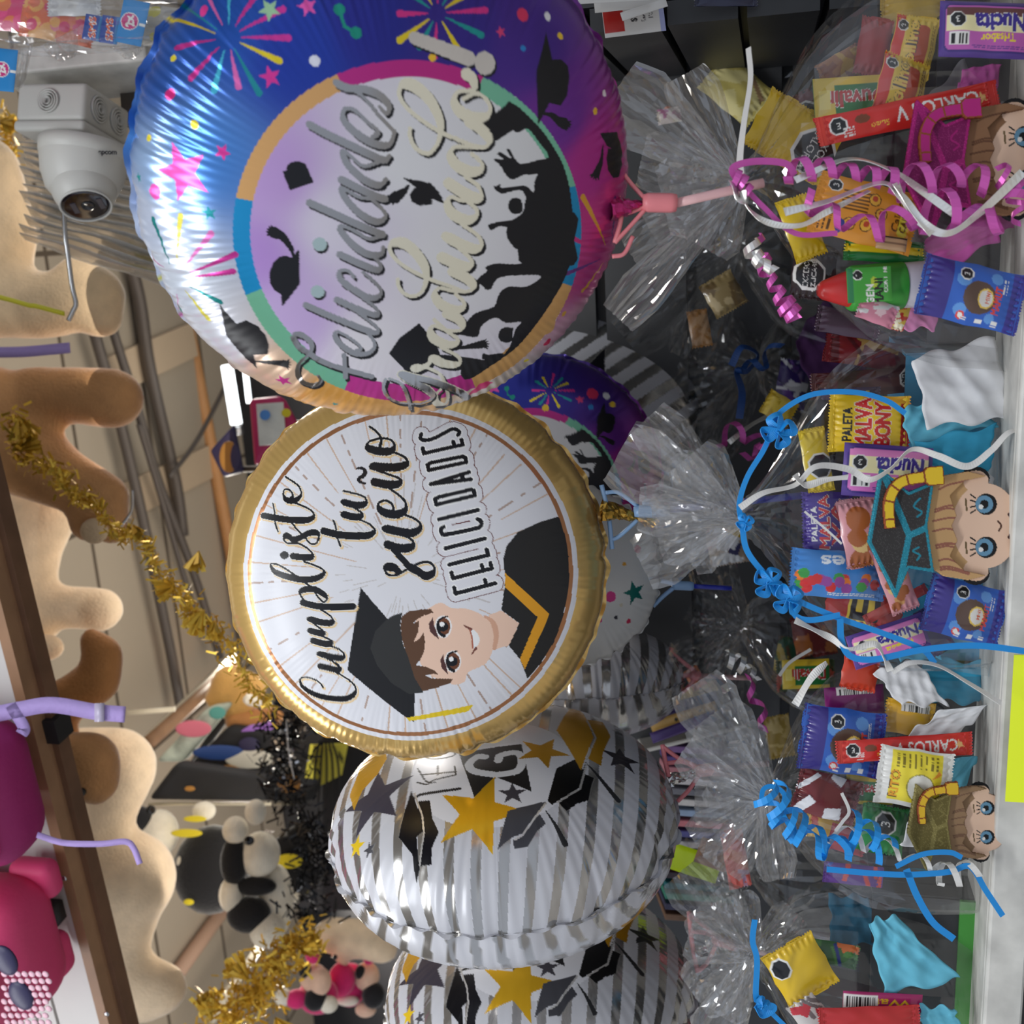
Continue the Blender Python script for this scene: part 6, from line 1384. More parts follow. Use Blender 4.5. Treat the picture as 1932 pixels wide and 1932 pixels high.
packet('candy_bag', 'purple packet with red letters with a yellow seal', 'candy', 1562, 985, -92, 118, 96, D2 - .01, srgb(66, 40, 140), a_paleta((66, 40, 140), 'VA', False), seed=28, crimp='v')
packet('cookie_bag', 'pink cookie bag behind the doll with the turquoise cap', 'cookie bag', 1650, 1000, 80, 130, 130, D2 - .025, srgb(216, 150, 156), a_cookies, seed=29)
packet('cookie_bag', 'narrow pink cookie bag below the doll with the turquoise cap', 'cookie bag', 1688, 1092, 70, 130, 56, D2 - .03, srgb(216, 140, 150), a_cookies, seed=30)
packet('candy_bag', 'blue bag with coloured sweets printed on it', 'candy', 1580, 1084, 184, 180, 92, D2 - .02, srgb(66, 130, 200), a_skit, seed=31)
packet('candy_pouch', 'red wrapper with a yellow letter E above the blue bag', 'candy', 1630, 1148, -80, 60, 150, D2 + .01, srgb(170, 40, 36), a_plain((172, 42, 38), (226, 196, 60), 'E', BLACK), seed=32)
packet('candy_tray', 'tilted purple candy tray under the blue ribbon', 'candy', 1676, 1210, 162, 150, 66, D2 - .02, srgb(150, 80, 160), a_nucita('Fresa', (214, 116, 190)), th=8, crimp=None, seed=33)
packet('cookie_bag', 'blue cookie bag below the doll, cut by the white shelf edge', 'cookie bag', 1820, 1152, -76, 112, 150, D2 - .045, srgb(48, 96, 186), a_mamut, seed=34, crimp='v')
packet('candy_pouch', 'navy wrapper tail beside the lower blue cookie bag', 'candy', 1760, 1190, 60, 90, 50, D2 - .01, srgb(40, 36, 96), a_plain((42, 38, 98)), seed=35)
packet('lollipop', 'red lollipop stick end between the tray and the cookie bag', 'candy', 1690, 1140, 152, 130, 20, D2 - .01, srgb(186, 60, 50), a_plain((186, 70, 60)), seed=36)
# third bouquet
packet('candy_pouch', 'red and orange wrapper beside the white ribbon of the third bouquet', 'candy', 1622, 1272, -80, 60, 70, D3 - .02, srgb(206, 66, 40), a_plain((208, 66, 40), None, None, BLACK), seed=41)
packet('candy_box', 'magenta box with a barcode in the third bouquet', 'candy', 1612, 1322, 176, 112, 56, D3 - .01, srgb(126, 28, 104), a_plain((126, 28, 104), None, None, WHITE, None, (.0, -.34, .6, .26)), seed=42, crimp=None, th=6)
packet('cookie_bag', 'blue cookie bag of the third bouquet', 'cookie bag', 1588, 1398, -82, 126, 156, D3 - .03, srgb(48, 96, 186), a_mamut, seed=43, crimp='v')
packet('chocolate_bar', 'red chocolate bar of the third bouquet', 'chocolate bar', 1706, 1411, 176, 256, 44, D3 - .05, R_, a_bar, th=8, seed=44)
packet('candy_bag', 'yellow bag with a barcode behind the white tissue', 'candy', 1715, 1354, 188, 92, 66, D3 - .02, srgb(232, 180, 50), a_plain((232, 178, 48), None, None, WHITE, None, (-.1, -.3, .6, .24)), seed=45)
packet('candy_bag', 'yellow and white bag with a round white sweet printed on it', 'candy', 1725, 1468, -82, 112, 140, D3 - .06, srgb(228, 226, 220), a_rito, seed=46, crimp='v')
packet('candy_pouch', 'maroon foil packet with painted white reflections in the third bouquet', 'candy', 1560, 1502, 15, 120, 86, D3 - .02, srgb(110, 40, 44), a_mix([(116, 44, 46), (226, 226, 230), (90, 30, 34), (230, 230, 234)], 12, 6), seed=47)  # the white patches put the wrapper's reflection into its colour
packet('candy_box', 'green and yellow packet below the foil packet', 'candy', 1640, 1490, 182, 90, 56, D3 - .015, srgb(60, 110, 50), a_duv, seed=48, crimp=None, th=5)
packet('candy_bag', 'green wrapper with a warning octagon low in the third bouquet', 'candy', 1665, 1565, -80, 90, 90, D3 - .02, srgb(34, 120, 60), a_plain((34, 120, 58), None, None, WHITE, (.15, .0, .22, '3')), seed=49)
packet('candy_pouch', 'amber wrapper under the blue curls', 'candy', 1565, 1560, 10, 90, 50, D3, srgb(196, 156, 60), a_mix([(196, 156, 60), (226, 190, 120), (170, 60, 50)], 9, 6), seed=50)
packet('candy_pouch', 'red wrapper below the blue curls', 'candy', 1600, 1585, 15, 70, 50, D3 - .01, srgb(150, 36, 46), a_plain((150, 36, 46)), seed=51)
packet('candy_pouch', 'violet and red wrapper at the foot of the third bouquet', 'candy', 1610, 1650, 6, 110, 40, D3, srgb(90, 50, 130), a_mix([(92, 52, 132), (200, 70, 60), (60, 90, 170)], 10, 5), seed=52)
# fourth bouquet
packet('candy_bag', 'yellow bag with a black mark in the last bouquet', 'candy', 1510, 1830, 60, 110, 110, D4 - .03, srgb(222, 184, 40), a_plain((222, 184, 40), None, None, WHITE, (-.2, -.3, .16, None)), seed=61)
packet('candy_pouch', 'green and orange wrapper above the yellow bag of the last bouquet', 'candy', 1565, 1798, 10, 110, 46, D4 - .02, srgb(60, 100, 60), a_mix([(60, 100, 60), (206, 110, 60), (40, 50, 120), (80, 130, 70)], 4, 8), seed=62)
packet('wafer_pack', 'pink wafer box with a barcode in the last bouquet', 'candy', 1665, 1890, 183, 150, 34, D4 - .04, srgb(170, 40, 100), a_plain((172, 40, 104), None, 'Wafer', srgb(232, 190, 40), None, (.28, .05, .42, .8)), seed=63, crimp=None, th=5)
packet('candy_pouch', 'red wrapper cut by the lower corner of the photo', 'candy', 1640, 1928, 178, 190, 60, D4 - .05, srgb(190, 40, 44), a_plain((190, 42, 44)), seed=64)
packet('candy_pouch', 'white and red wrapper cut by the edge beside the last yellow bag', 'candy', 1530, 1915, 50, 80, 60, D4 - .03, srgb(206, 200, 196), a_mix([(206, 200, 196), (190, 50, 60), (120, 110, 110)], 14, 6), seed=65)

# ---- printed foam graduation dolls (plain smiling children)
SK, HB = srgb(232, 196, 170), srgb(186, 142, 96)
def doll(label, cx, cy, d, s, cap, capline, hair, hairline, tassel, yaw=0):
    """upright in the shop: picture left is the top of the head; drawn in (u: down the picture, v: up the head)"""
    r = thing('graduation_doll', label, 'doll', P(cx, cy, d))
    el = lambda x, y, a, b, n=40: [(x + a * math.cos(t), y + b * math.sin(t)) for t in np.linspace(0, 2 * math.pi, n, endpoint=False)]
    S = lambda q: [(x * s, y * s) for x, y in q]
    face = S(el(0, -66, 88, 70)); ears = [S(el(-98, -46, 24, 28)), S(el(98, -46, 24, 28))]
    hairp = S([(-112, -30), (-104, 20), (-84, 48), (0, 70), (84, 48), (104, 20), (112, -30), (102, -70), (92, -22), (62, 8), (20, -6), (0, 4), (-30, -8), (-62, 8), (-92, -22), (-102, -70)])
    def art(p):
        p.c[:, :3] = hair
        p.poly(face, SK)
        for e in ears: p.poly(e, BLACK); p.poly([(x * .93, y * .93 - 2) for x, y in e], SK)
        for x in (-44, 44):
            p.circle((x * s, -66 * s), 22 * s, BLACK); p.circle((x * s, -62 * s), 18 * s, srgb(104, 148, 176)); p.circle((x * s, -62 * s), 9 * s, BLACK); p.circle((x * s - 5 * s, -55 * s), 5 * s, WHITE)
            for k in (-.7, -.2, .3, .8): p.stroke([((x + 18 * math.sin(k)) * s, (-44) * s), ((x + 28 * math.sin(k)) * s, -34 * s)], 3 * s, BLACK)
            p.stroke(S([(x - 12, -26), (x + 10, -24)]), 4 * s, srgb(110, 90, 60))
        p.stroke(smooth_path(S([(-10, -92), (0, -97), (9, -90)]), 5), 4 * s, srgb(90, 60, 50)); p.stroke(smooth_path(S([(-24, -112), (0, -124), (24, -112)]), 5), 5 * s, srgb(70, 40, 40))
    back = S(el(0, -20, 110, 66))
    cutout('face', None, None, cx, cy, UPT, d, [face, back] + ears, art, (-126 * s, 126 * s, -140 * s, 50 * s), yaw=yaw, parent=r)
    def art2(p):
        p.c[:, :3] = hair; rs = np.random.RandomState(3)
        for i in range(12):
            x = rs.uniform(-95, 95); p.stroke(smooth_path(S([(x, 45 - abs(x) * .2), (x * 1.05 + 6, 10), (x * 1.1 + rs.uniform(-14, 14), -30)]), 5), 4 * s, hairline)
    n2 = -FWD * 0.004
    h_ = cutout('hair', None, None, cx, cy, UPT, d - .004, [hairp], art2, (-116 * s, 116 * s, -74 * s, 74 * s), yaw=yaw, parent=r)
    cp = S([(-96, 40), (-88, 92), (-150, 118), (-34, 176), (120, 150), (70, 92), (92, 40), (0, 54)])
    def art3(p):
        p.c[:, :3] = cap; rs = np.random.RandomState(5)
        I = rs.rand(len(p.c)) < 0.10
        for q in (cp + cp[:1], S([(-150, 118), (-20, 92), (120, 150)]), S([(-20, 92), (-4, 56)])): p.stroke(np.array(q), 13 * s, capline)
        p.c[I, :3] = p.c[I, :3] * 1.6 + 0.02
        p.stroke(smooth_path(S([(-70, 76), (-60, 70), (-52, 84), (-44, 72)]), 5), 4 * s, capline); p.stroke(smooth_path(S([(18, 76), (28, 66), (40, 82), (56, 70)]), 5), 4 * s, capline)
    cutout('mortarboard', None, None, cx, cy, UPT, d - .008, [cp], art3, (-156 * s, 126 * s, 36 * s, 182 * s), yaw=yaw, parent=r)
    tp = smooth_path(S([(-6, 130), (50, 132), (88, 110), (100, 60), (104, 20)]), 6); w = np.linspace(22, 26, len(tp)) * s; w[-6:] = 40 * s
    T = np.gradient(tp, axis=0); T /= np.hypot(T[:, 0], T[:, 1])[:, None]; Nn = np.stack([-T[:, 1], T[:, 0]], 1) * w[:, None] / 2
    tpoly = [tuple(q) for q in np.vstack([tp + Nn, (tp - Nn)[::-1]])]
    def art4(p):
        p.c[:, :3] = tassel; p.stroke(np.array(tpoly + tpoly[:1]), 5 * s, srgb(140, 70, 40))
        for i in range(2, len(tp) - 6, 4): p.stroke([tp[i] + Nn[i], tp[i] - Nn[i]], 4 * s, srgb(140, 70, 40))
    cutout('tassel', None, None, cx, cy, UPT, d - .012, [tpoly], art4, (-30 * s, 140 * s, -10 * s, 160 * s), yaw=yaw, parent=r)
    return r
doll('printed foam graduate doll with turquoise edged cap and yellow tassel in the blue ribboned bouquet', 1800, 992, D2 - .06, 0.92, srgb(56, 54, 54), srgb(40, 130, 150), srgb(196, 156, 108), srgb(150, 96, 80), srgb(226, 190, 50))
doll('printed foam graduate doll with gold glitter cap, low in the third bouquet', 1822, 1552, D3 - .06, 0.62, srgb(104, 94, 50), srgb(130, 120, 70), srgb(150, 120, 90), srgb(120, 90, 70), srgb(222, 180, 50))
doll('printed foam graduate doll with pink glitter cap under the pink curls', 1872, 300, D1 - .045, 0.95, srgb(120, 20, 84), srgb(160, 30, 110), srgb(136, 98, 70), srgb(100, 66, 46), srgb(176, 40, 120))
# ---- tissue paper and boxes
t_white, t_blue, t_blue2, t_pink, t_grey, t_dpink = paper('white_tissue', (226, 226, 228)), paper('blue_tissue', (110, 190, 214)), paper('sky_tissue', (64, 160, 196)), paper('pink_tissue', (214, 104, 180)), paper('grey_tissue', (150, 148, 152)), paper('rose_tissue', (226, 140, 190))
tissue('white tissue paper bulging out at the top of the blue ribboned bouquet', [(1722, 676), (1880, 634), (1910, 790), (1752, 806)], D2 - .045, t_white, 1, 16)
tissue('pale blue tissue paper folded beside the yellow marshmallow bag', [(1702, 775), (1780, 740), (1890, 800), (1720, 850)], D2 - .035, t_blue, 2, 14)
tissue('blue tissue paper over the pink tray end', [(1722, 835), (1880, 800), (1870, 890), (1780, 905)], D2 - .040, t_blue2, 3, 12)
tissue('white tissue scrap between the tray and the doll', [(1760, 890), (1860, 870), (1880, 925), (1770, 930)], D2 - .035, t_white, 4, 8)
tissue('blue tissue paper below the lower blue cookie bag', [(1690, 1120), (1760, 1100), (1780, 1240), (1700, 1250)], D2 + .02, t_blue2, 5, 10)
tissue('pink tissue paper above the red chocolate bar', [(1808, 170), (1820, 128), (1890, 118), (1880, 190)], D1 - .02, t_pink, 6, 10)
tissue('pink tissue paper between the silver curls and the blue cookie bag', [(1745, 450), (1880, 400), (1890, 450), (1760, 520)], D1 - .02, t_pink, 7, 12)
tissue('rose tissue paper beside the white bottle', [(1700, 560), (1760, 520), (1770, 620), (1690, 620)], D1 + .01, t_dpink, 8, 10)
tissue('grey tissue paper behind the pink sheet', [(1745, 190), (1830, 100), (1900, 130), (1890, 250)], D1 + .01, t_grey, 9, 12)
tissue('grey tissue paper behind the wafer bar', [(1700, 430), (1770, 400), (1780, 480), (1720, 520)], D1 + .0, t_grey, 10, 10)
tissue('pink tissue paper under the pink capped doll', [(1820, 380), (1932, 350), (1925, 430), (1830, 450)], D1 - .01, t_pink, 11, 10)
tissue('white tissue paper crossed by the white ribbon', [(1650, 1270), (1730, 1245), (1790, 1330), (1700, 1330)], D3 - .03, t_white, 12, 10)
tissue('white tissue paper below the yellow barcode bag', [(1710, 1390), (1780, 1340), (1866, 1330), (1800, 1400)], D3 - .035, t_white, 13, 12)
tissue('blue tissue paper at the top of the third bouquet', [(1735, 1240), (1860, 1250), (1850, 1330), (1750, 1320)], D3 - .01, t_blue2, 14, 10)
tissue('blue tissue paper beside the yellow and white bag', [(1720, 1520), (1800, 1430), (1850, 1425), (1810, 1510)], D3 - .03, t_blue, 15, 10)
tissue('white tissue paper beside the gold capped doll', [(1700, 1600), (1720, 1530), (1790, 1500), (1780, 1600)], D3 - .03, t_white, 16, 8)
tissue('large blue tissue paper in the last bouquet', [(1640, 1740), (1690, 1730), (1815, 1850), (1670, 1880)], D4 - .04, t_blue, 17, 14)
tissue('blue tissue paper end at the foot of the last bouquet', [(1735, 1900), (1800, 1900), (1820, 1950), (1745, 1960)], D4 - .045, t_blue, 18, 8)
tissue('dark teal tissue paper at the top of the last bouquet', [(1565, 1690), (1640, 1690), (1660, 1780), (1570, 1790)], D4, paper('teal_tissue', (60, 110, 136)), 19, 10)
def gift_box(label, x0, x1, y0, y1, d, m, m2=None, xs=None, back=0.085):
    """an open box standing on the shelf; sides follow the shop's axes"""
    a, b = on_shelf((x0 + x1) / 2, y0), on_shelf((x0 + x1) / 2, y1)
    yy = SHELF_Y + back; pa, pb = on_y(x1, y0, yy), on_y(x1, y1, yy)
    xa, xb = sorted((pa[0], pb[0])); top = on_y(x0, (y0 + y1) / 2, yy)[2]
    z0 = SHELF_TOP; w = xb - xa
    r = thing('gift_box', label, 'box', ((xa + xb) / 2, yy + 0.06, z0))
    t = 0.003
    for nm, c, s in (('front_panel', ((xa + xb) / 2, yy, (z0 + top) / 2), (w, t, top - z0)), ('back_panel', ((xa + xb) / 2, yy + 0.12, (z0 + top) / 2), (w, t, top - z0)), ('side_panel', (xa, yy + 0.06, (z0 + top) / 2), (t, 0.12, top - z0)), ('side_panel', (xb, yy + 0.06, (z0 + top) / 2), (t, 0.12, top - z0)), ('box_bottom', ((xa + xb) / 2, yy + 0.06, z0 + t / 2), (w, 0.12, t))):
        obj(nm, box(c, s), m, r, False)
    if m2:
        zz = on_y(xs, (y0 + y1) / 2, yy)[2]
        obj('base_band', box(((xa + xb) / 2, yy - 0.003, (z0 + zz) / 2), (w * 1.01, 0.003, zz - z0)), m2, r, False)
    return r
m_bxb = mat('blue_card', srgb(74, 150, 190), 0.55); m_bxk = mat('black_card', (0.022, 0.022, 0.024), 0.5); m_bxg = mat('green_card', srgb(62, 140, 52), 0.5); m_bxd = mat('charcoal_card', (0.06, 0.06, 0.065), 0.5)
gift_box('dark grey box holding the pink ribboned bouquet', 1760, 1925, 20, 640, D1 + .02, m_bxd)
gift_box('blue box holding the blue ribboned bouquet', 1700, 1885, 665, 1245, D2 + .0, m_bxb)
gift_box('black box holding the third bouquet', 1720, 1870, 1262, 1690, D3 - .01, m_bxk)
gift_box('black box with a green base holding the last bouquet', 1640, 1850, 1700, 2100, D4 - .03, m_bxk, m_bxg, 1800, 0.05)
# ================================================================= cups and sticks, cellophane, ribbons
m_cupp = mat('pink_plastic', srgb(232, 134, 140), 0.4); m_cupb = mat('pale_blue_plastic', srgb(142, 176, 214), 0.35); m_stickb = mat('blue_plastic_stick', srgb(44, 54, 170), 0.3); m_stickp = mat('pale_pink_stick', srgb(232, 184, 184), 0.4)
def holder(b, neck, tip, m, mst, prongs, bar, d, stick_end, wneck=17, foil=None):
    """cup with prongs gripping the balloon tail, and the stick below it: parts of the balloon's own thing"""
    q = px2m(1, d)
    cup = obj('balloon_cup', tube(pxpath([neck, ((neck[0] + tip[0]) / 2, (neck[1] + tip[1]) / 2), tip], d, 3), [wneck * q * .8] + [wneck * q] * 5 + [wneck * q * .9], 12), m, b.root)
    for p in prongs: obj('prong', tube(pxpath(p, d, 6), 4.2 * q, 7), m, cup)
    if bar: obj('rim_bar', tube(pxpath(bar, d, 6), 4.6 * q, 7), m, cup)
    if stick_end: obj('stick', tube(pxpath([tip, stick_end], d, 4), wneck * .5 * q, 10), mst, b.root)
    if foil:
        pts, widths, mm = foil
        r = np.random.RandomState(3); path = pxpath(pts, d + .004, 6); w = np.interp(np.linspace(0, 1, len(path)), np.linspace(0, 1, len(widths)), widths) * q
        V, Fc = tube(path, w, 18, False, 0.45); V = V + r.normal(size=V.shape) * 1.6 * q
        obj('foil_tail', (V, Fc), mm, b.root, False)
m_tailp = mat('pink_foil', srgb(190, 50, 120), 0.25, 0.7); m_tailg = mat('gold_foil', srgb(206, 160, 70), 0.22, 0.9); m_tails = mat('silver_foil', (0.6, 0.6, 0.6), 0.2, 0.9)
dd = 0.70
holder(b1, (1212, 382), (1276, 383), m_cupp, m_stickp, [[(1172, 322), (1192, 348), (1216, 374)], [(1166, 404), (1190, 400), (1216, 390)], [(1160, 458), (1186, 430), (1218, 394)], [(1155, 484), (1178, 478), (1194, 446)]], [(1165, 362), (1172, 410), (1160, 458)], dd, (1440, 345), 18, ([(1150, 395), (1180, 392), (1215, 385)], [52, 36, 12], m_tailp))
holder(b2, (1196, 966), (1262, 962), m_cupb, m_stickb, [[(1142, 930), (1168, 930), (1204, 956)], [(1150, 1018), (1168, 1012), (1206, 978)], [(1212, 950), (1240, 948)]], [(1135, 915), (1148, 970), (1155, 1036)], 0.90, (1560, 930), 13, ([(1135, 962), (1165, 966), (1200, 976), (1240, 986)], [46, 28, 14, 22], m_tailg))
holder(b3, (1312, 1455), (1362, 1450), m_cupp, m_stickp, [[(1250, 1408), (1280, 1430), (1315, 1446)], [(1258, 1440), (1290, 1438), (1315, 1450)], [(1278, 1512), (1300, 1490), (1320, 1460)]], [(1250, 1405), (1256, 1440), (1262, 1465)], 1.0, (1450, 1440), 12, ([(1262, 1470), (1285, 1466), (1312, 1456)], [20, 14, 7], m_tails))
holder(b4, (1345, 1770), (1390, 1785), m_cupp, m_stickp, [[(1300, 1722), (1320, 1740), (1350, 1764)], [(1304, 1757), (1330, 1760), (1350, 1768)], [(1318, 1832), (1335, 1815), (1352, 1780)]], [(1300, 1720), (1306, 1780), (1316, 1834)], 1.1, (1450, 1800), 11, ([(1312, 1800), (1330, 1790), (1348, 1774)], [18, 12, 6], m_tails))
holder(b7, (1302, 1275), (1322, 1275), m_cupp, m_stickp, [[(1262, 1228), (1290, 1250), (1312, 1268)], [(1258, 1280), (1285, 1276), (1310, 1272)], [(1268, 1316), (1292, 1302), (1312, 1280)]], [(1268, 1222), (1254, 1260), (1258, 1300), (1270, 1318)], 1.22, (1420, 1280), 9, None)
holder(b6, (1268, 1104), (1308, 1106), m_cupb, m_stickb, [[(1246, 1096), (1258, 1098), (1272, 1103)], [(1232, 1144), (1250, 1126), (1272, 1108)]], None, 1.04, (1380, 1110), 9, None)
holder(b5, (1214, 948), (1246, 950), m_cupb, m_stickb, [], None, 1.12, (1420, 960), 8, None)
holder(b8, (1300, 735), (1330, 735), m_cupb, m_stickb, [], None, 1.31, (1440, 740), 7, None)

# ---- cellophane
G_W = 'cellophane wraps round the bouquets'
wrap('clear cellophane wrap round the pink ribboned bouquet', [(1398, 345, 16, 14), (1425, 335, 40, 30), (1470, 320, 120, 60), (1540, 310, 230, 85), (1640, 305, 315, 95), (1760, 310, 345, 95), (1925, 315, 350, 90)], D1 + .01, 3, [(1398, 345, 1160, 170, 34, 200, -10), (1398, 345, 1210, 300, 34, 150, 40), (1398, 345, 1190, 480, 30, 120, 10), (1398, 345, 1165, 600, 30, 110, -20), (1398, 345, 1290, 140, 30, 130, 60), (1398, 345, 1330, 470, 40, 140, -60), (1398, 345, 1250, 380, 30, 190, -40), (1398, 345, 1270, 300, 40, 170, 20), (1398, 345, 1300, 360, 50, 150, -40), (1398, 345, 1230, 440, 30, 150, 30)], 7)
wrap('clear cellophane wrap round the blue ribboned bouquet', [(1396, 975, 14, 12), (1425, 968, 36, 28), (1480, 960, 110, 56), (1550, 955, 220, 75), (1660, 955, 300, 84), (1780, 955, 315, 84), (1890, 955, 318, 80)], D2 + .005, 7, [(1396, 975, 1170, 850, 34, 190, 10), (1396, 975, 1220, 790, 30, 130, 60), (1396, 975, 1205, 960, 30, 120, -40), (1396, 975, 1210, 1065, 34, 150, -10), (1396, 975, 1300, 860, 40, 150, -50), (1396, 975, 1290, 1040, 40, 150, 30), (1396, 975, 1250, 900, 40, 170, 0), (1396, 975, 1240, 1010, 40, 160, 50), (1396, 975, 1330, 950, 50, 140, -30)], 7)
wrap('clear cellophane wrap round the third bouquet', [(1448, 1500, 14, 12), (1470, 1490, 40, 28), (1520, 1475, 130, 54), (1600, 1468, 200, 70), (1700, 1470, 222, 76), (1870, 1475, 226, 72)], D3 + .005, 11, [(1448, 1500, 1310, 1290, 34, 150, 20), (1448, 1500, 1300, 1400, 34, 150, -30), (1448, 1500, 1310, 1500, 30, 150, 30), (1448, 1500, 1312, 1590, 30, 110, 10), (1448, 1500, 1380, 1380, 40, 140, -40), (1448, 1500, 1360, 1640, 30, 120, 40), (1448, 1500, 1470, 1660, 40, 90, 10), (1448, 1500, 1340, 1350, 40, 170, 10), (1448, 1500, 1350, 1450, 50, 170, -20), (1448, 1500, 1370, 1540, 50, 150, 20)], 6)
wrap('clear cellophane wrap round the last bouquet at the left end', [(1424, 1800, 14, 12), (1445, 1805, 40, 28), (1500, 1825, 120, 52), (1580, 1850, 165, 66), (1700, 1880, 190, 70), (1852, 1890, 196, 66)], D4 + .005, 15, [(1424, 1800, 1290, 1640, 34, 150, 20), (1424, 1800, 1300, 1760, 34, 130, -30), (1424, 1800, 1310, 1880, 34, 150, 20), (1424, 1800, 1340, 1970, 30, 130, -20), (1424, 1800, 1380, 1690, 40, 110, -40), (1424, 1800, 1500, 1720, 40, 90, -20), (1424, 1800, 1330, 1700, 40, 160, 10), (1424, 1800, 1340, 1820, 50, 160, -20), (1424, 1800, 1350, 1910, 40, 140, 20)], 6)
# ---- bouquets standing behind, in the shade of the front row
DB = 1.16
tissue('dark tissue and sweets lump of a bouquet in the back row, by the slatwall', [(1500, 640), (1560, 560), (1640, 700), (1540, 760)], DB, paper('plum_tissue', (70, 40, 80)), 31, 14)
for i, (x, y, a, w, h, c1_, c2_, t_) in enumerate([(1390, 170, 40, 120, 90, (206, 190, 110), [(206, 190, 110), (150, 120, 90), (226, 214, 150)], 'yellow wrapper in a back row bouquet beside the white ribbon strip'), (1262, 218, -10, 44, 30, (222, 206, 200), [(222, 206, 200), (180, 70, 140), (226, 214, 190)], 'small white and pink candy on the slatwall ledge'), (1425, 140, 10, 60, 40, (206, 190, 120), [(206, 190, 120), (200, 196, 190)], 'pale yellow wrapper end behind the white ribbon strip'), (1365, 555, 60, 70, 70, (150, 130, 90), [(150, 130, 90), (190, 170, 130), (110, 90, 60)], 'dim tan sweets packet in a back row bouquet'), (1320, 620, 80, 70, 40, (170, 120, 66), [(170, 120, 66), (190, 150, 110)], 'orange and tan wrapper below it'), (1495, 725, -80, 90, 60, (50, 36, 96), [(50, 36, 96), (200, 200, 206), (90, 60, 130)], 'purple packet with silver lines in the back row'), (1470, 770, 30, 60, 50, (190, 156, 40), [(190, 156, 40), (226, 196, 80)], 'small yellow foil packet in the back row'), (1545, 660, 80, 70, 50, (196, 196, 200), [(196, 196, 200), (60, 60, 66), (60, 130, 190)], 'grey and blue packet with a barcode in the back row'), (1500, 1250, -80, 90, 80, (90, 66, 40), [(90, 66, 40), (40, 90, 60), (196, 170, 60), (60, 40, 36)], 'brown and green packet in the back row above the third bouquet'), (1535, 1200, 80, 80, 80, (120, 40, 40), [(120, 40, 40), (190, 110, 50), (60, 40, 36)], 'red and brown packet in the back row under the blue bow'), (1520, 1275, 178, 110, 60, (60, 70, 40), [(60, 80, 40), (200, 80, 60), (200, 180, 60)], 'green packet with red letters in the back row'), (1470, 1390, 80, 80, 50, (190, 160, 80), [(190, 160, 80), (226, 200, 130)], 'yellow packet in the back row behind the third bouquet'), (1372, 1020, 80, 90, 80, (170, 150, 130), [(170, 150, 130), (60, 60, 100), (226, 190, 60), (230, 230, 230)], 'printed cartoon sticker packet behind the blue stick'), (1260, 205, 0, 10, 10, (200, 90, 30), [(200, 90, 30), (220, 120, 40)], 'tiny orange wrapper tip by the slatwall')]):
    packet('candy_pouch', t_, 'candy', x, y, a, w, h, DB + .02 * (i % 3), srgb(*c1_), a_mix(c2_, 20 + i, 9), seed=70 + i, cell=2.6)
packet('candy_pouch', 'green and yellow packet in the back row left of the red wrapper', 'candy', 1520, 1272, 178, 90, 56, DB - .05, srgb(60, 90, 40), a_duv, seed=95, crimp=None, th=5)
DBk = DB + .01
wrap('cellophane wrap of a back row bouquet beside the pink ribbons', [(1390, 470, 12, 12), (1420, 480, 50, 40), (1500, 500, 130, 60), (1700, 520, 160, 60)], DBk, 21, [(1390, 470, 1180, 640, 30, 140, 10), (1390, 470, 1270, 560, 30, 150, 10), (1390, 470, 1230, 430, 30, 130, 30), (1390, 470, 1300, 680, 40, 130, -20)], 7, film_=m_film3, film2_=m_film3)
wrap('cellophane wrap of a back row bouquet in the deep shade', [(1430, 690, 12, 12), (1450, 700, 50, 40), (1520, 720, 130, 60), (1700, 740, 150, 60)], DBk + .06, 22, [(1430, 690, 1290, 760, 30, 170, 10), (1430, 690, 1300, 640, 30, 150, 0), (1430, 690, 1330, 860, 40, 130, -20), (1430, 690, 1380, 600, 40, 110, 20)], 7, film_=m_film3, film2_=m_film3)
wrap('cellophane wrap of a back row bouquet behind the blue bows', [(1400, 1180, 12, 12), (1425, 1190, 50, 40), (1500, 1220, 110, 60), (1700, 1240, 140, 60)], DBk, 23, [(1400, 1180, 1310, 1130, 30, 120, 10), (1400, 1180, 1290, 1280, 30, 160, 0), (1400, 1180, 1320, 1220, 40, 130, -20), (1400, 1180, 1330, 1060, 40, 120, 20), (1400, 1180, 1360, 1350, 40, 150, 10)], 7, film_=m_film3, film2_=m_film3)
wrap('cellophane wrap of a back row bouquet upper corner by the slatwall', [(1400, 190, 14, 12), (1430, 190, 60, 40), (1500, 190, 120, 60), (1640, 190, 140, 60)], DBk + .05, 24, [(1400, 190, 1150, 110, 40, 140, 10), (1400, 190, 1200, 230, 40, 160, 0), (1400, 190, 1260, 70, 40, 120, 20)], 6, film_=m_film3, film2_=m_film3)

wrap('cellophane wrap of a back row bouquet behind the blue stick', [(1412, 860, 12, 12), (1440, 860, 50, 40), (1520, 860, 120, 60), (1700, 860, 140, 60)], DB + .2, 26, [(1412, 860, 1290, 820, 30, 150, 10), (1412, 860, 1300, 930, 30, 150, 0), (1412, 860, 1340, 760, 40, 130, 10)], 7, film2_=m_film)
wrap('cellophane wrap of a back row bouquet between the third and the last one', [(1420, 1640, 12, 12), (1450, 1640, 50, 40), (1520, 1640, 110, 60), (1700, 1640, 140, 60)], DB + .04, 27, [(1420, 1640, 1300, 1570, 30, 150, 10), (1420, 1640, 1310, 1700, 30, 150, 0), (1420, 1640, 1340, 1640, 40, 150, -20)], 7, film2_=m_film)
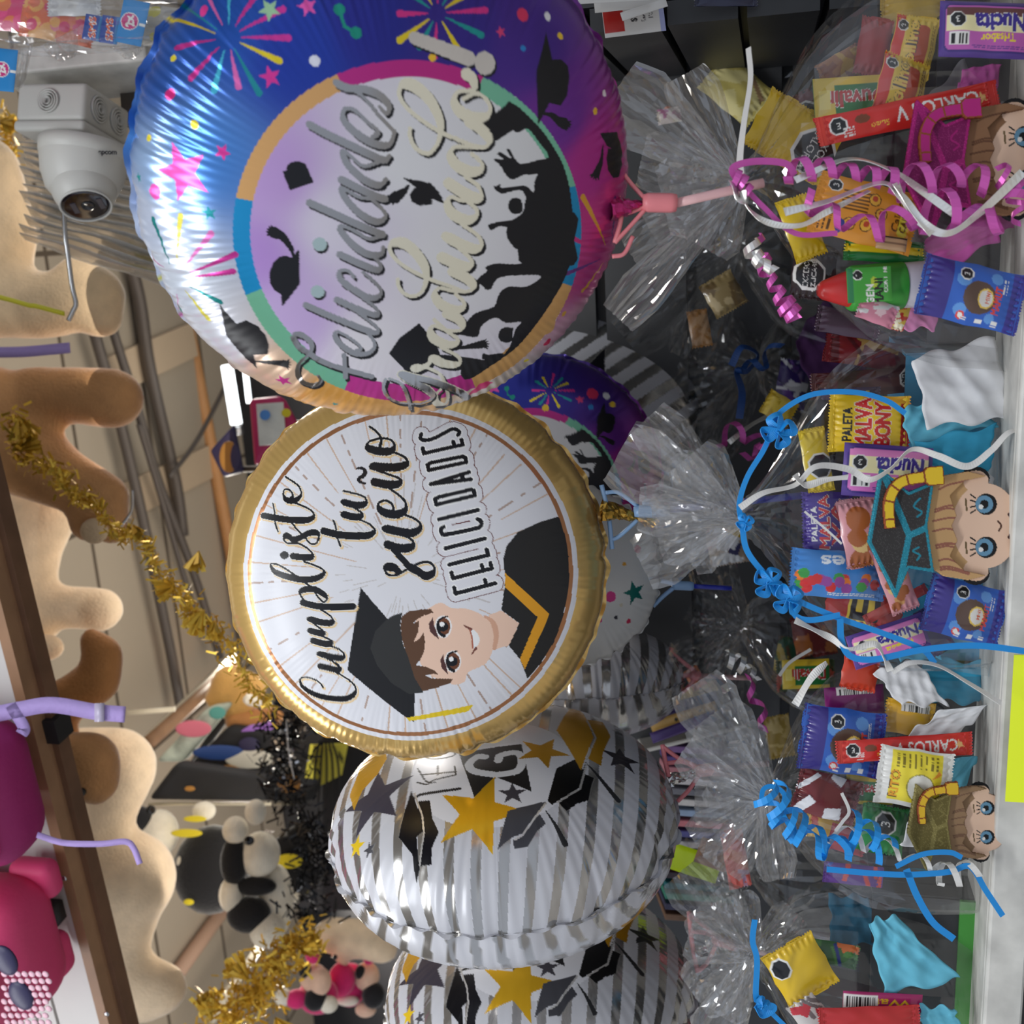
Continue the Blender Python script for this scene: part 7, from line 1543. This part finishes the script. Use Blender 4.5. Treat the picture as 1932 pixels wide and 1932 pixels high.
# ---- curled ribbons
def rb(label, cat, items, group=None, at=None):
    r = thing('curling_ribbon', label, cat, P(*at)); return r
r1 = rb('pink and silver metallic curled ribbon tied round the first bouquet', 'ribbon', None, at=(1400, 345, D1 - .06)); dR = D1 - .075
S_ = lambda vf, m, par, nm='strand': solid(obj(nm, vf, m, par, False), 0.0004)
S_(curl([(1480, 325), (1560, 318), (1640, 330), (1700, 345)], dR, 19, 5.5, 17, 0.4), m_rpink, r1)
S_(curl([(1700, 345), (1760, 340), (1820, 330), (1870, 345)], dR, 30, 3.2, 17, 1.4), m_rpink, r1)
S_(curl([(1520, 372), (1580, 410), (1660, 430), (1720, 400)], dR, 26, 3.5, 15, 2.4), m_rpink, r1)
S_(curl([(1740, 400), (1800, 400), (1870, 420), (1920, 360)], dR, 34, 3.0, 18, 0.9), m_rpink, r1)
S_(curl([(1880, 320), (1915, 360), (1925, 420)], dR, 18, 3.0, 11, 0.2), m_rpink, r1)
S_(curl([(1420, 450), (1450, 520), (1480, 570), (1500, 600)], dR + .04, 16, 6, 13, 0.9), m_rpink, r1)
S_(curl([(1415, 460), (1430, 490), (1460, 510)], dR + .03, 14, 3, 14, 0.9), m_rsilver, r1)
S_(flat_ribbon([(1395, 345), (1382, 318), (1420, 305), (1480, 308), (1500, 330)], dR, 13), m_rpink, r1)
S_(flat_ribbon([(1402, 350), (1440, 390), (1500, 440), (1580, 440)], dR, 10), m_rpink, r1)
S_(flat_ribbon([(1500, 340), (1600, 300), (1680, 320), (1740, 360), (1810, 410)], dR - .004, 15, .6, .3), m_rsilver, r1)
S_(flat_ribbon([(1480, 400), (1560, 380), (1660, 345), (1700, 370), (1740, 420), (1790, 440), (1850, 400), (1930, 325)], dR - .008, 17, 1.0, .2), m_rsilver, r1)
S_(flat_ribbon([(1690, 345), (1720, 400), (1760, 440)], dR - .008, 20, .4, .5), m_rsilver, r1)
S_(flat_ribbon([(1400, 350), (1410, 390), (1450, 420), (1510, 425), (1560, 400), (1640, 360)], dR - .004, 12, 1.2, .2), m_rsilver, r1)
S_(flat_ribbon([(1400, 345), (1396, 300), (1404, 230), (1416, 150), (1412, 90)], dR + .02, 13, .25, .2), m_rwhite, r1, 'loose_end')
S_(flat_ribbon([(1385, 340), (1392, 372), (1408, 372)], dR - .006, 26, .5, .5), m_rsilver, r1, 'knot')
S_(curl([(1385, 335), (1400, 345), (1414, 362)], dR - .004, 14, 2.5, 12, 0.9), m_rpink, r1, 'knot')
r2 = rb('blue and white ribbon with small bows tied round the second bouquet', 'ribbon', None, at=(1396, 975, D2 - .06)); dR = D2 - .07
S_(flat_ribbon([(1400, 990), (1395, 950), (1410, 900), (1440, 850), (1455, 815), (1470, 780), (1530, 745), (1610, 740), (1670, 755), (1708, 780)], dR, 10), m_rblue, r2)
S_(flat_ribbon([(1400, 990), (1410, 1040), (1450, 1090), (1500, 1130), (1580, 1165), (1680, 1200), (1740, 1225), (1764, 1252)], dR, 11), m_rblue, r2)
S_(flat_ribbon([(1585, 1168), (1588, 1210), (1605, 1238), (1650, 1244), (1740, 1226), (1840, 1218), (1945, 1230)], dR - .004, 12), m_rblue, r2)
S_(flat_ribbon([(1505, 1132), (1500, 1160), (1530, 1170), (1585, 1160)], dR - .002, 11), m_rblue, r2)
for cx, cy, s in ((1468, 812, 1.0), (1450, 1098, .9), (1488, 1130, .9), (1405, 985, .5)):
    for k in range(4):
        a = k * 1.55 + cx; S_(flat_ribbon([(cx, cy), (cx + 26 * s * math.cos(a), cy + 26 * s * math.sin(a)), (cx + 30 * s * math.cos(a + .8), cy + 30 * s * math.sin(a + .8)), (cx + 4, cy + 4)], dR - .004, 15 * s, .5, k), m_rblue, r2, 'bow_loop')
S_(flat_ribbon([(1396, 958), (1440, 930), (1500, 915), (1540, 880), (1600, 885), (1640, 905), (1680, 885), (1720, 848), (1770, 860), (1825, 880), (1870, 850), (1905, 815), (1945, 810)], dR - .006, 13, 1.3, .3), m_rwhite, r2)
S_(flat_ribbon([(1500, 895), (1510, 910), (1525, 915), (1560, 905), (1600, 900)], dR - .008, 14, .8, .3), m_rwhite, r2)
S_(flat_ribbon([(1500, 1170), (1540, 1190), (1570, 1205), (1600, 1225), (1650, 1215), (1668, 1240), (1680, 1266)], dR - .004, 13, 1.5, .3), m_rwhite, r2)
S_(flat_ribbon([(1684, 1268), (1720, 1250), (1770, 1256), (1830, 1290), (1888, 1326)], dR - .004, 10, .4, .3), m_rwhite, r2)
S_(flat_ribbon([(1518, 965), (1560, 1000), (1588, 1026)], dR - .004, 4), m_rwhite, r2, 'loose_end')
r3 = rb('blue curled ribbon bunch with long tails on the third bouquet', 'ribbon', None, at=(1450, 1500, D3 - .06)); dR = D3 - .075
S_(curl([(1455, 1490), (1500, 1560), (1560, 1590), (1620, 1605)], dR, 26, 4, 14, .3), m_rblue, r3)
S_(curl([(1480, 1540), (1540, 1600), (1600, 1590), (1670, 1600)], dR - .006, 26, 3.5, 13, 2.0), m_rblue, r3)
S_(curl([(1600, 1555), (1640, 1575), (1680, 1600)], dR - .01, 24, 2.2, 13, 1.0), m_rblue, r3)
S_(curl([(1440, 1490), (1460, 1540), (1500, 1575)], dR, 22, 2.5, 13, 1.4), m_rblue, r3)
S_(flat_ribbon([(1560, 1640), (1650, 1648), (1720, 1650), (1790, 1645), (1830, 1635), (1860, 1680), (1892, 1728)], dR - .004, 11), m_rblue, r3)
S_(flat_ribbon([(1690, 1635), (1740, 1612), (1790, 1608), (1815, 1618)], dR - .004, 10), m_rblue, r3)
S_(flat_ribbon([(1710, 1640), (1730, 1690), (1760, 1740), (1800, 1772)], dR - .004, 13), m_rblue, r3)
S_(curl([(1560, 1570), (1640, 1590), (1720, 1620), (1780, 1640)], dR + .002, 16, 3.5, 11, .6), m_rwhite, r3)
S_(curl([(1770, 1650), (1800, 1650), (1840, 1640)], dR, 18, 2, 12, .3), m_rwhite, r3)
S_(flat_ribbon([(1588, 1496), (1602, 1530), (1590, 1550), (1576, 1568)], dR - .004, 6), m_rwhite, r3, 'loose_end')
r4 = rb('blue ribbon knotted upright on the last bouquet', 'ribbon', None, at=(1424, 1800, D4 - .05)); dR = D4 - .06
S_(flat_ribbon([(1424, 1735), (1420, 1775), (1428, 1810), (1426, 1870), (1428, 1890)], dR, 11), m_rblue, r4)
for k in range(3): S_(flat_ribbon([(1428, 1895), (1440 + 10 * k, 1885 + 8 * k), (1438, 1905 + 5 * k), (1426, 1896)], dR - .004, 13, .5, k), m_rblue, r4, 'bow_loop')
S_(flat_ribbon([(1430, 1880), (1450, 1905), (1480, 1935)], dR, 9), m_rblue, r4)
r5 = rb('dim blue ribbon on a back row bouquet', 'ribbon', None, at=(1400, 700, DB)); 
S_(flat_ribbon([(1380, 690), (1400, 655), (1430, 670), (1410, 700), (1390, 700), (1400, 740), (1395, 790)], DB + .0, 14, .5, .3), m_rnavy, r5); S_(curl([(1390, 690), (1430, 690), (1470, 650)], DB + .0, 12, 2, 12, .3), m_rnavy, r5)
r6 = rb('pink and silver ribbon curls on a back row bouquet under the slatwall', 'ribbon', None, at=(1400, 830, DB));
S_(curl([(1350, 830), (1400, 815), (1440, 845), (1400, 860)], DB + .02, 16, 3, 12, .3), m_rpink, r6); S_(flat_ribbon([(1375, 835), (1420, 800), (1470, 775)], DB + .02, 11, .4, .3), m_rsilver, r6)
r7 = rb('silver and pink ribbon curls on the back row bouquet above the third one', 'ribbon', None, at=(1400, 1260, DB));
S_(curl([(1370, 1240), (1400, 1255), (1430, 1285)], DB - .06, 14, 3, 11, .3), m_rsilver, r7); S_(curl([(1405, 1280), (1430, 1330), (1445, 1380)], DB - .07, 10, 2, 14, .3), m_rpink, r7); S_(flat_ribbon([(1470, 1275), (1490, 1250), (1530, 1225)], DB - .08, 6), m_rwhite, r7); S_(flat_ribbon([(1500, 1330), (1530, 1280), (1560, 1250)], D3 - .03, 15, .6, .3), m_rwhite, r7)
r8 = rb('thin blue ribbon loop beside the blue curls', 'ribbon', None, at=(1450, 1490, D3 - .02));
S_(flat_ribbon([(1436, 1520), (1440, 1490), (1460, 1484), (1480, 1500), (1476, 1530), (1490, 1560)], D3 - .05, 9), m_rblue, r8)
# ================================================================= smaller goods
# price label and hole strip on the shelf front
pl = thing('price_label', 'fluorescent yellow price label clipped on the white shelf edge', 'label', on_y(1915, 1360, SHELF_Y - .02))
A_, B_ = on_y(1902, 1235, SHELF_Y - .0215), on_y(1902, 1512, SHELF_Y - .0215)
zt = on_y(1905, 1370, SHELF_Y - .0215)[2]
xc, w_ = (A_[0] + B_[0]) / 2, abs(A_[0] - B_[0])
obj('card', box((xc, SHELF_Y - .0215, zt - .03), (w_, .001, .06)), mat('fluorescent_yellow', srgb(232, 246, 40), 0.5, emit=None), pl, False)
# cards hanging on the slatwall, top right
def card(label, x, y, w, h, ang, d, col, art=None, group=None):
    packet('hang_card', label, 'card', x, y, ang, w, h, d, srgb(*col), art, th=1.2, crimp=None, wr=0.15, seed=int(x))
def a_card(p, w, h):
    rect(p, -w / 2, -h / 2, w / 2, h / 2, srgb(206, 204, 202)); rect(p, -w * .38, h * .16, w * .5, h * .5, srgb(170, 36, 32)); rect(p, -w / 2, -h / 2, w / 2, -h * .42, srgb(150, 156, 200))
    p.text('SET', (w * .02, h * .0), h * .10, BLACK, 0, bold=.06); p.text('Set de', (w * .02, -h * .16), h * .075, srgb(60, 60, 64), 0); p.text('Pain', (w * .02, -h * .27), h * .075, srgb(60, 60, 64), 0)
DK = 0.86
card('white card printed SET with a red square, lowest of the cards on the slatwall', 1195, 30, 70, 116, -97, DK, (206, 204, 202), a_card)
for i, (x, y, w, h, a, t_) in enumerate([(1185, 6, 24, 128, -96, 'blank white card edge just above the red square card'), (1215, 18, 16, 90, -108, 'tilted white card edge in front of the red square'), (1160, -8, 24, 140, -93, 'uppermost white card edge of the slatwall cards')]):
    card(t_, x, y, w, h, a, DK - .01 - .008 * i, (200, 199, 198))
packet('hang_bag', 'dark blue packet cut by the top edge above the slatwall groove', 'packet', 1370, 0, 0, 120, 24, 0.845, srgb(24, 28, 60), None, seed=3)
# toy bags, top left corner
def a_balls(cols, seed, n=26):
    def f(p, w, h):
        r = np.random.RandomState(seed); rect(p, -w / 2, -h / 2, w / 2, h / 2, srgb(*cols[0]))
        for _ in range(n): p.circle((r.uniform(-.5, .5) * w, r.uniform(-.5, .5) * h), r.uniform(.08, .2) * min(w, h), srgb(*cols[r.randint(len(cols))]))
    return f
def a_sms(p, w, h):
    rect(p, -w / 2, -h / 2, w / 2, h / 2, srgb(36, 70, 150)); rect(p, -w / 2, -h / 2, w / 2, -h * .3, srgb(40, 120, 180))
    for b_, c_ in ((.12, WHITE), (.05, srgb(214, 96, 50))): p.text('SMS', (0, 0), h * .36, c_, .12, bold=b_, width=w * .8)
def a_2x(p, w, h):
    rect(p, -w / 2, -h / 2, w / 2, h / 2, srgb(36, 130, 196)); p.circle((0, h * .1), h * .34, WHITE); p.circle((0, h * .1), h * .31, srgb(196, 40, 120)); p.text('2x', (0, h * .1), h * .3, WHITE, .3, bold=.08); rect(p, -w * .06, -h * .5, w * .02, -h * .25, WHITE)
DTB = 1.12
packet('toy_bag', 'bag of pink and red toy shapes at the very top left corner', 'toy bag', 30, 15, 0, 150, 90, DTB + .03, srgb(214, 40, 110), a_balls([(214, 40, 110), (226, 110, 50), (230, 60, 130), (236, 160, 70)], 1), seed=4)
packet('toy_bag', 'bag of orange and pink toy shapes right of the corner bag', 'toy bag', 110, 40, 10, 140, 80, DTB + .02, srgb(226, 110, 70), a_balls([(226, 110, 70), (220, 50, 110), (236, 170, 90), (230, 120, 140)], 2), seed=5)
packet('toy_bag', 'pale bag with yellow pieces beside the blue balloon edge', 'toy bag', 300, 50, 5, 110, 80, DTB + .02, srgb(190, 180, 160), a_balls([(196, 186, 170), (226, 214, 70), (170, 160, 150), (206, 200, 190)], 3), seed=6)
packet('toy_bag', 'white tag topped toy bag at the top edge', 'toy bag', 140, 8, 0, 100, 46, DTB + .01, srgb(206, 206, 206), a_balls([(214, 214, 214), (196, 196, 198)], 7), seed=7)
packet('bag_label', 'blue label with orange letters, left of the pair at the top', 'label', 175, 52, -80, 48, 34, DTB - .005, srgb(36, 70, 150), a_sms, th=2, crimp=None, seed=8)
packet('bag_label', 'blue label with orange letters, right of the pair at the top', 'label', 207, 56, -82, 52, 34, DTB - .008, srgb(36, 70, 150), a_sms, th=2, crimp=None, seed=9)
packet('bag_label', 'blue label with a round pink 2x badge beside the blue balloon', 'label', 250, 42, -78, 84, 50, DTB - .01, srgb(36, 130, 196), a_2x, th=2, crimp=None, seed=10)
packet('bag_label', 'blue label with a pink badge at the left edge above the camera', 'label', 8, 132, -84, 80, 44, DTB - .01, srgb(36, 130, 196), a_2x, th=2, crimp=None, seed=11)
cl = wrap('crumpled clear bag film over the toy bags at the top left', [(-20, 30, 50, 14), (60, 32, 64, 26), (160, 34, 56, 30), (260, 34, 50, 26), (340, 30, 40, 14)], DTB - .01, 31, [(40, 70, 30, 165, 50, 30, 0), (110, 70, 130, 112, 80, 40, 0), (230, 70, 260, 104, 60, 40, 0)], 9, 40, 6, clamp=False)
# goods on a shelf further back, seen between the balloons and the cellophane
DS = 1.36
sb = thing('back_shelf', 'white shelf board in the back row beside the striped balloons', 'shelf', P(1295, 1382, DS))
bevel(obj('shelf_board', box(P(1300, 1378, DS + .04), (px2m(200, DS), px2m(8, DS), .10), view_ax(-14)), m_white, sb, False), .002)
for i, (y, c, n_, rs_) in enumerate([(1308, (206, 172, 90), 'yellow notebook with black spots', 5), (1331, (54, 40, 96), 'dark violet notebook under the spotted one', 2), (1352, (200, 160, 90), 'tan notebook with a black spot', 3), (1371, (70, 50, 110), 'violet notebook resting on the back shelf', 2)]):
    packet('notebook', n_ + ', behind the pink balloon cup', 'notebook', 1290, y, -14 - 2 * i, 130, 21, DS - .01 * i, srgb(*c), (lambda c_: lambda p, w, h: (rect(p, -w / 2, -h / 2, w / 2, h / 2, srgb(*c_)), p.circle((-w * .12, 0), h * .16, BLACK), p.circle((w * .25, h * .1), h * .12, BLACK)))(c) if i % 2 == 0 else None, th=4, crimp=None, seed=40 + i)
cols = [(120, 90, 140), (90, 70, 130), (180, 120, 130), (200, 196, 200), (120, 120, 130), (210, 206, 206), (150, 170, 200), (200, 120, 130), (90, 90, 150), (190, 186, 190), (40, 90, 80), (190, 110, 120), (60, 50, 60), (30, 110, 120), (60, 140, 120), (60, 60, 90), (120, 90, 70)]
NC = ['mauve', 'violet', 'dusty rose', 'white', 'steel grey', 'off white', 'pale blue', 'brick pink', 'periwinkle', 'light grey', 'bottle green', 'salmon', 'dark brown', 'petrol blue', 'sea green', 'dark slate', 'taupe']
for i, c in enumerate(cols):
    y = 1398 + i * 19; x0 = 1262 + (i % 3) * 3
    m_ = mat('book_spine_%02d' % i, srgb(*c), 0.5, var=.15, vscale=60)
    a = thing('notebook', '%s notebook spine upright in the back row behind the pink cups' % NC[i], 'notebook', P(1300, y, DS), 'notebooks upright in the back row')
    bevel(obj('cover', box(P(1305, y, DS + .06), (px2m(130, DS), px2m(12, DS), .12), view_ax(4)), m_, a, False), .001)
packet('paper_tag', 'fluorescent lime paper tag poking out beside the striped balloon', 'tag', 1300, 1625, 18, 120, 50, 1.2, srgb(214, 244, 30), None, th=2, crimp=None, seed=50, wr=.6)
packet('paper_tag', 'brown card inside the film beside the lime tag', 'tag', 1345, 1612, 20, 60, 50, 1.17, srgb(150, 112, 84), None, th=2, crimp=None, seed=51)
packet('candy_pouch', 'coral and pink wrapper inside the film beside the lime tag', 'candy', 1388, 1620, 80, 110, 44, 1.12, srgb(226, 110, 100), a_mix([(226, 110, 100), (230, 140, 110), (200, 160, 190)], 3, 6), seed=52)
packet('candy_pouch', 'peach wrapper tip behind the pink cup of the edge on balloon', 'candy', 1312, 1280, 60, 40, 30, 1.3, srgb(226, 130, 80), None, seed=53)
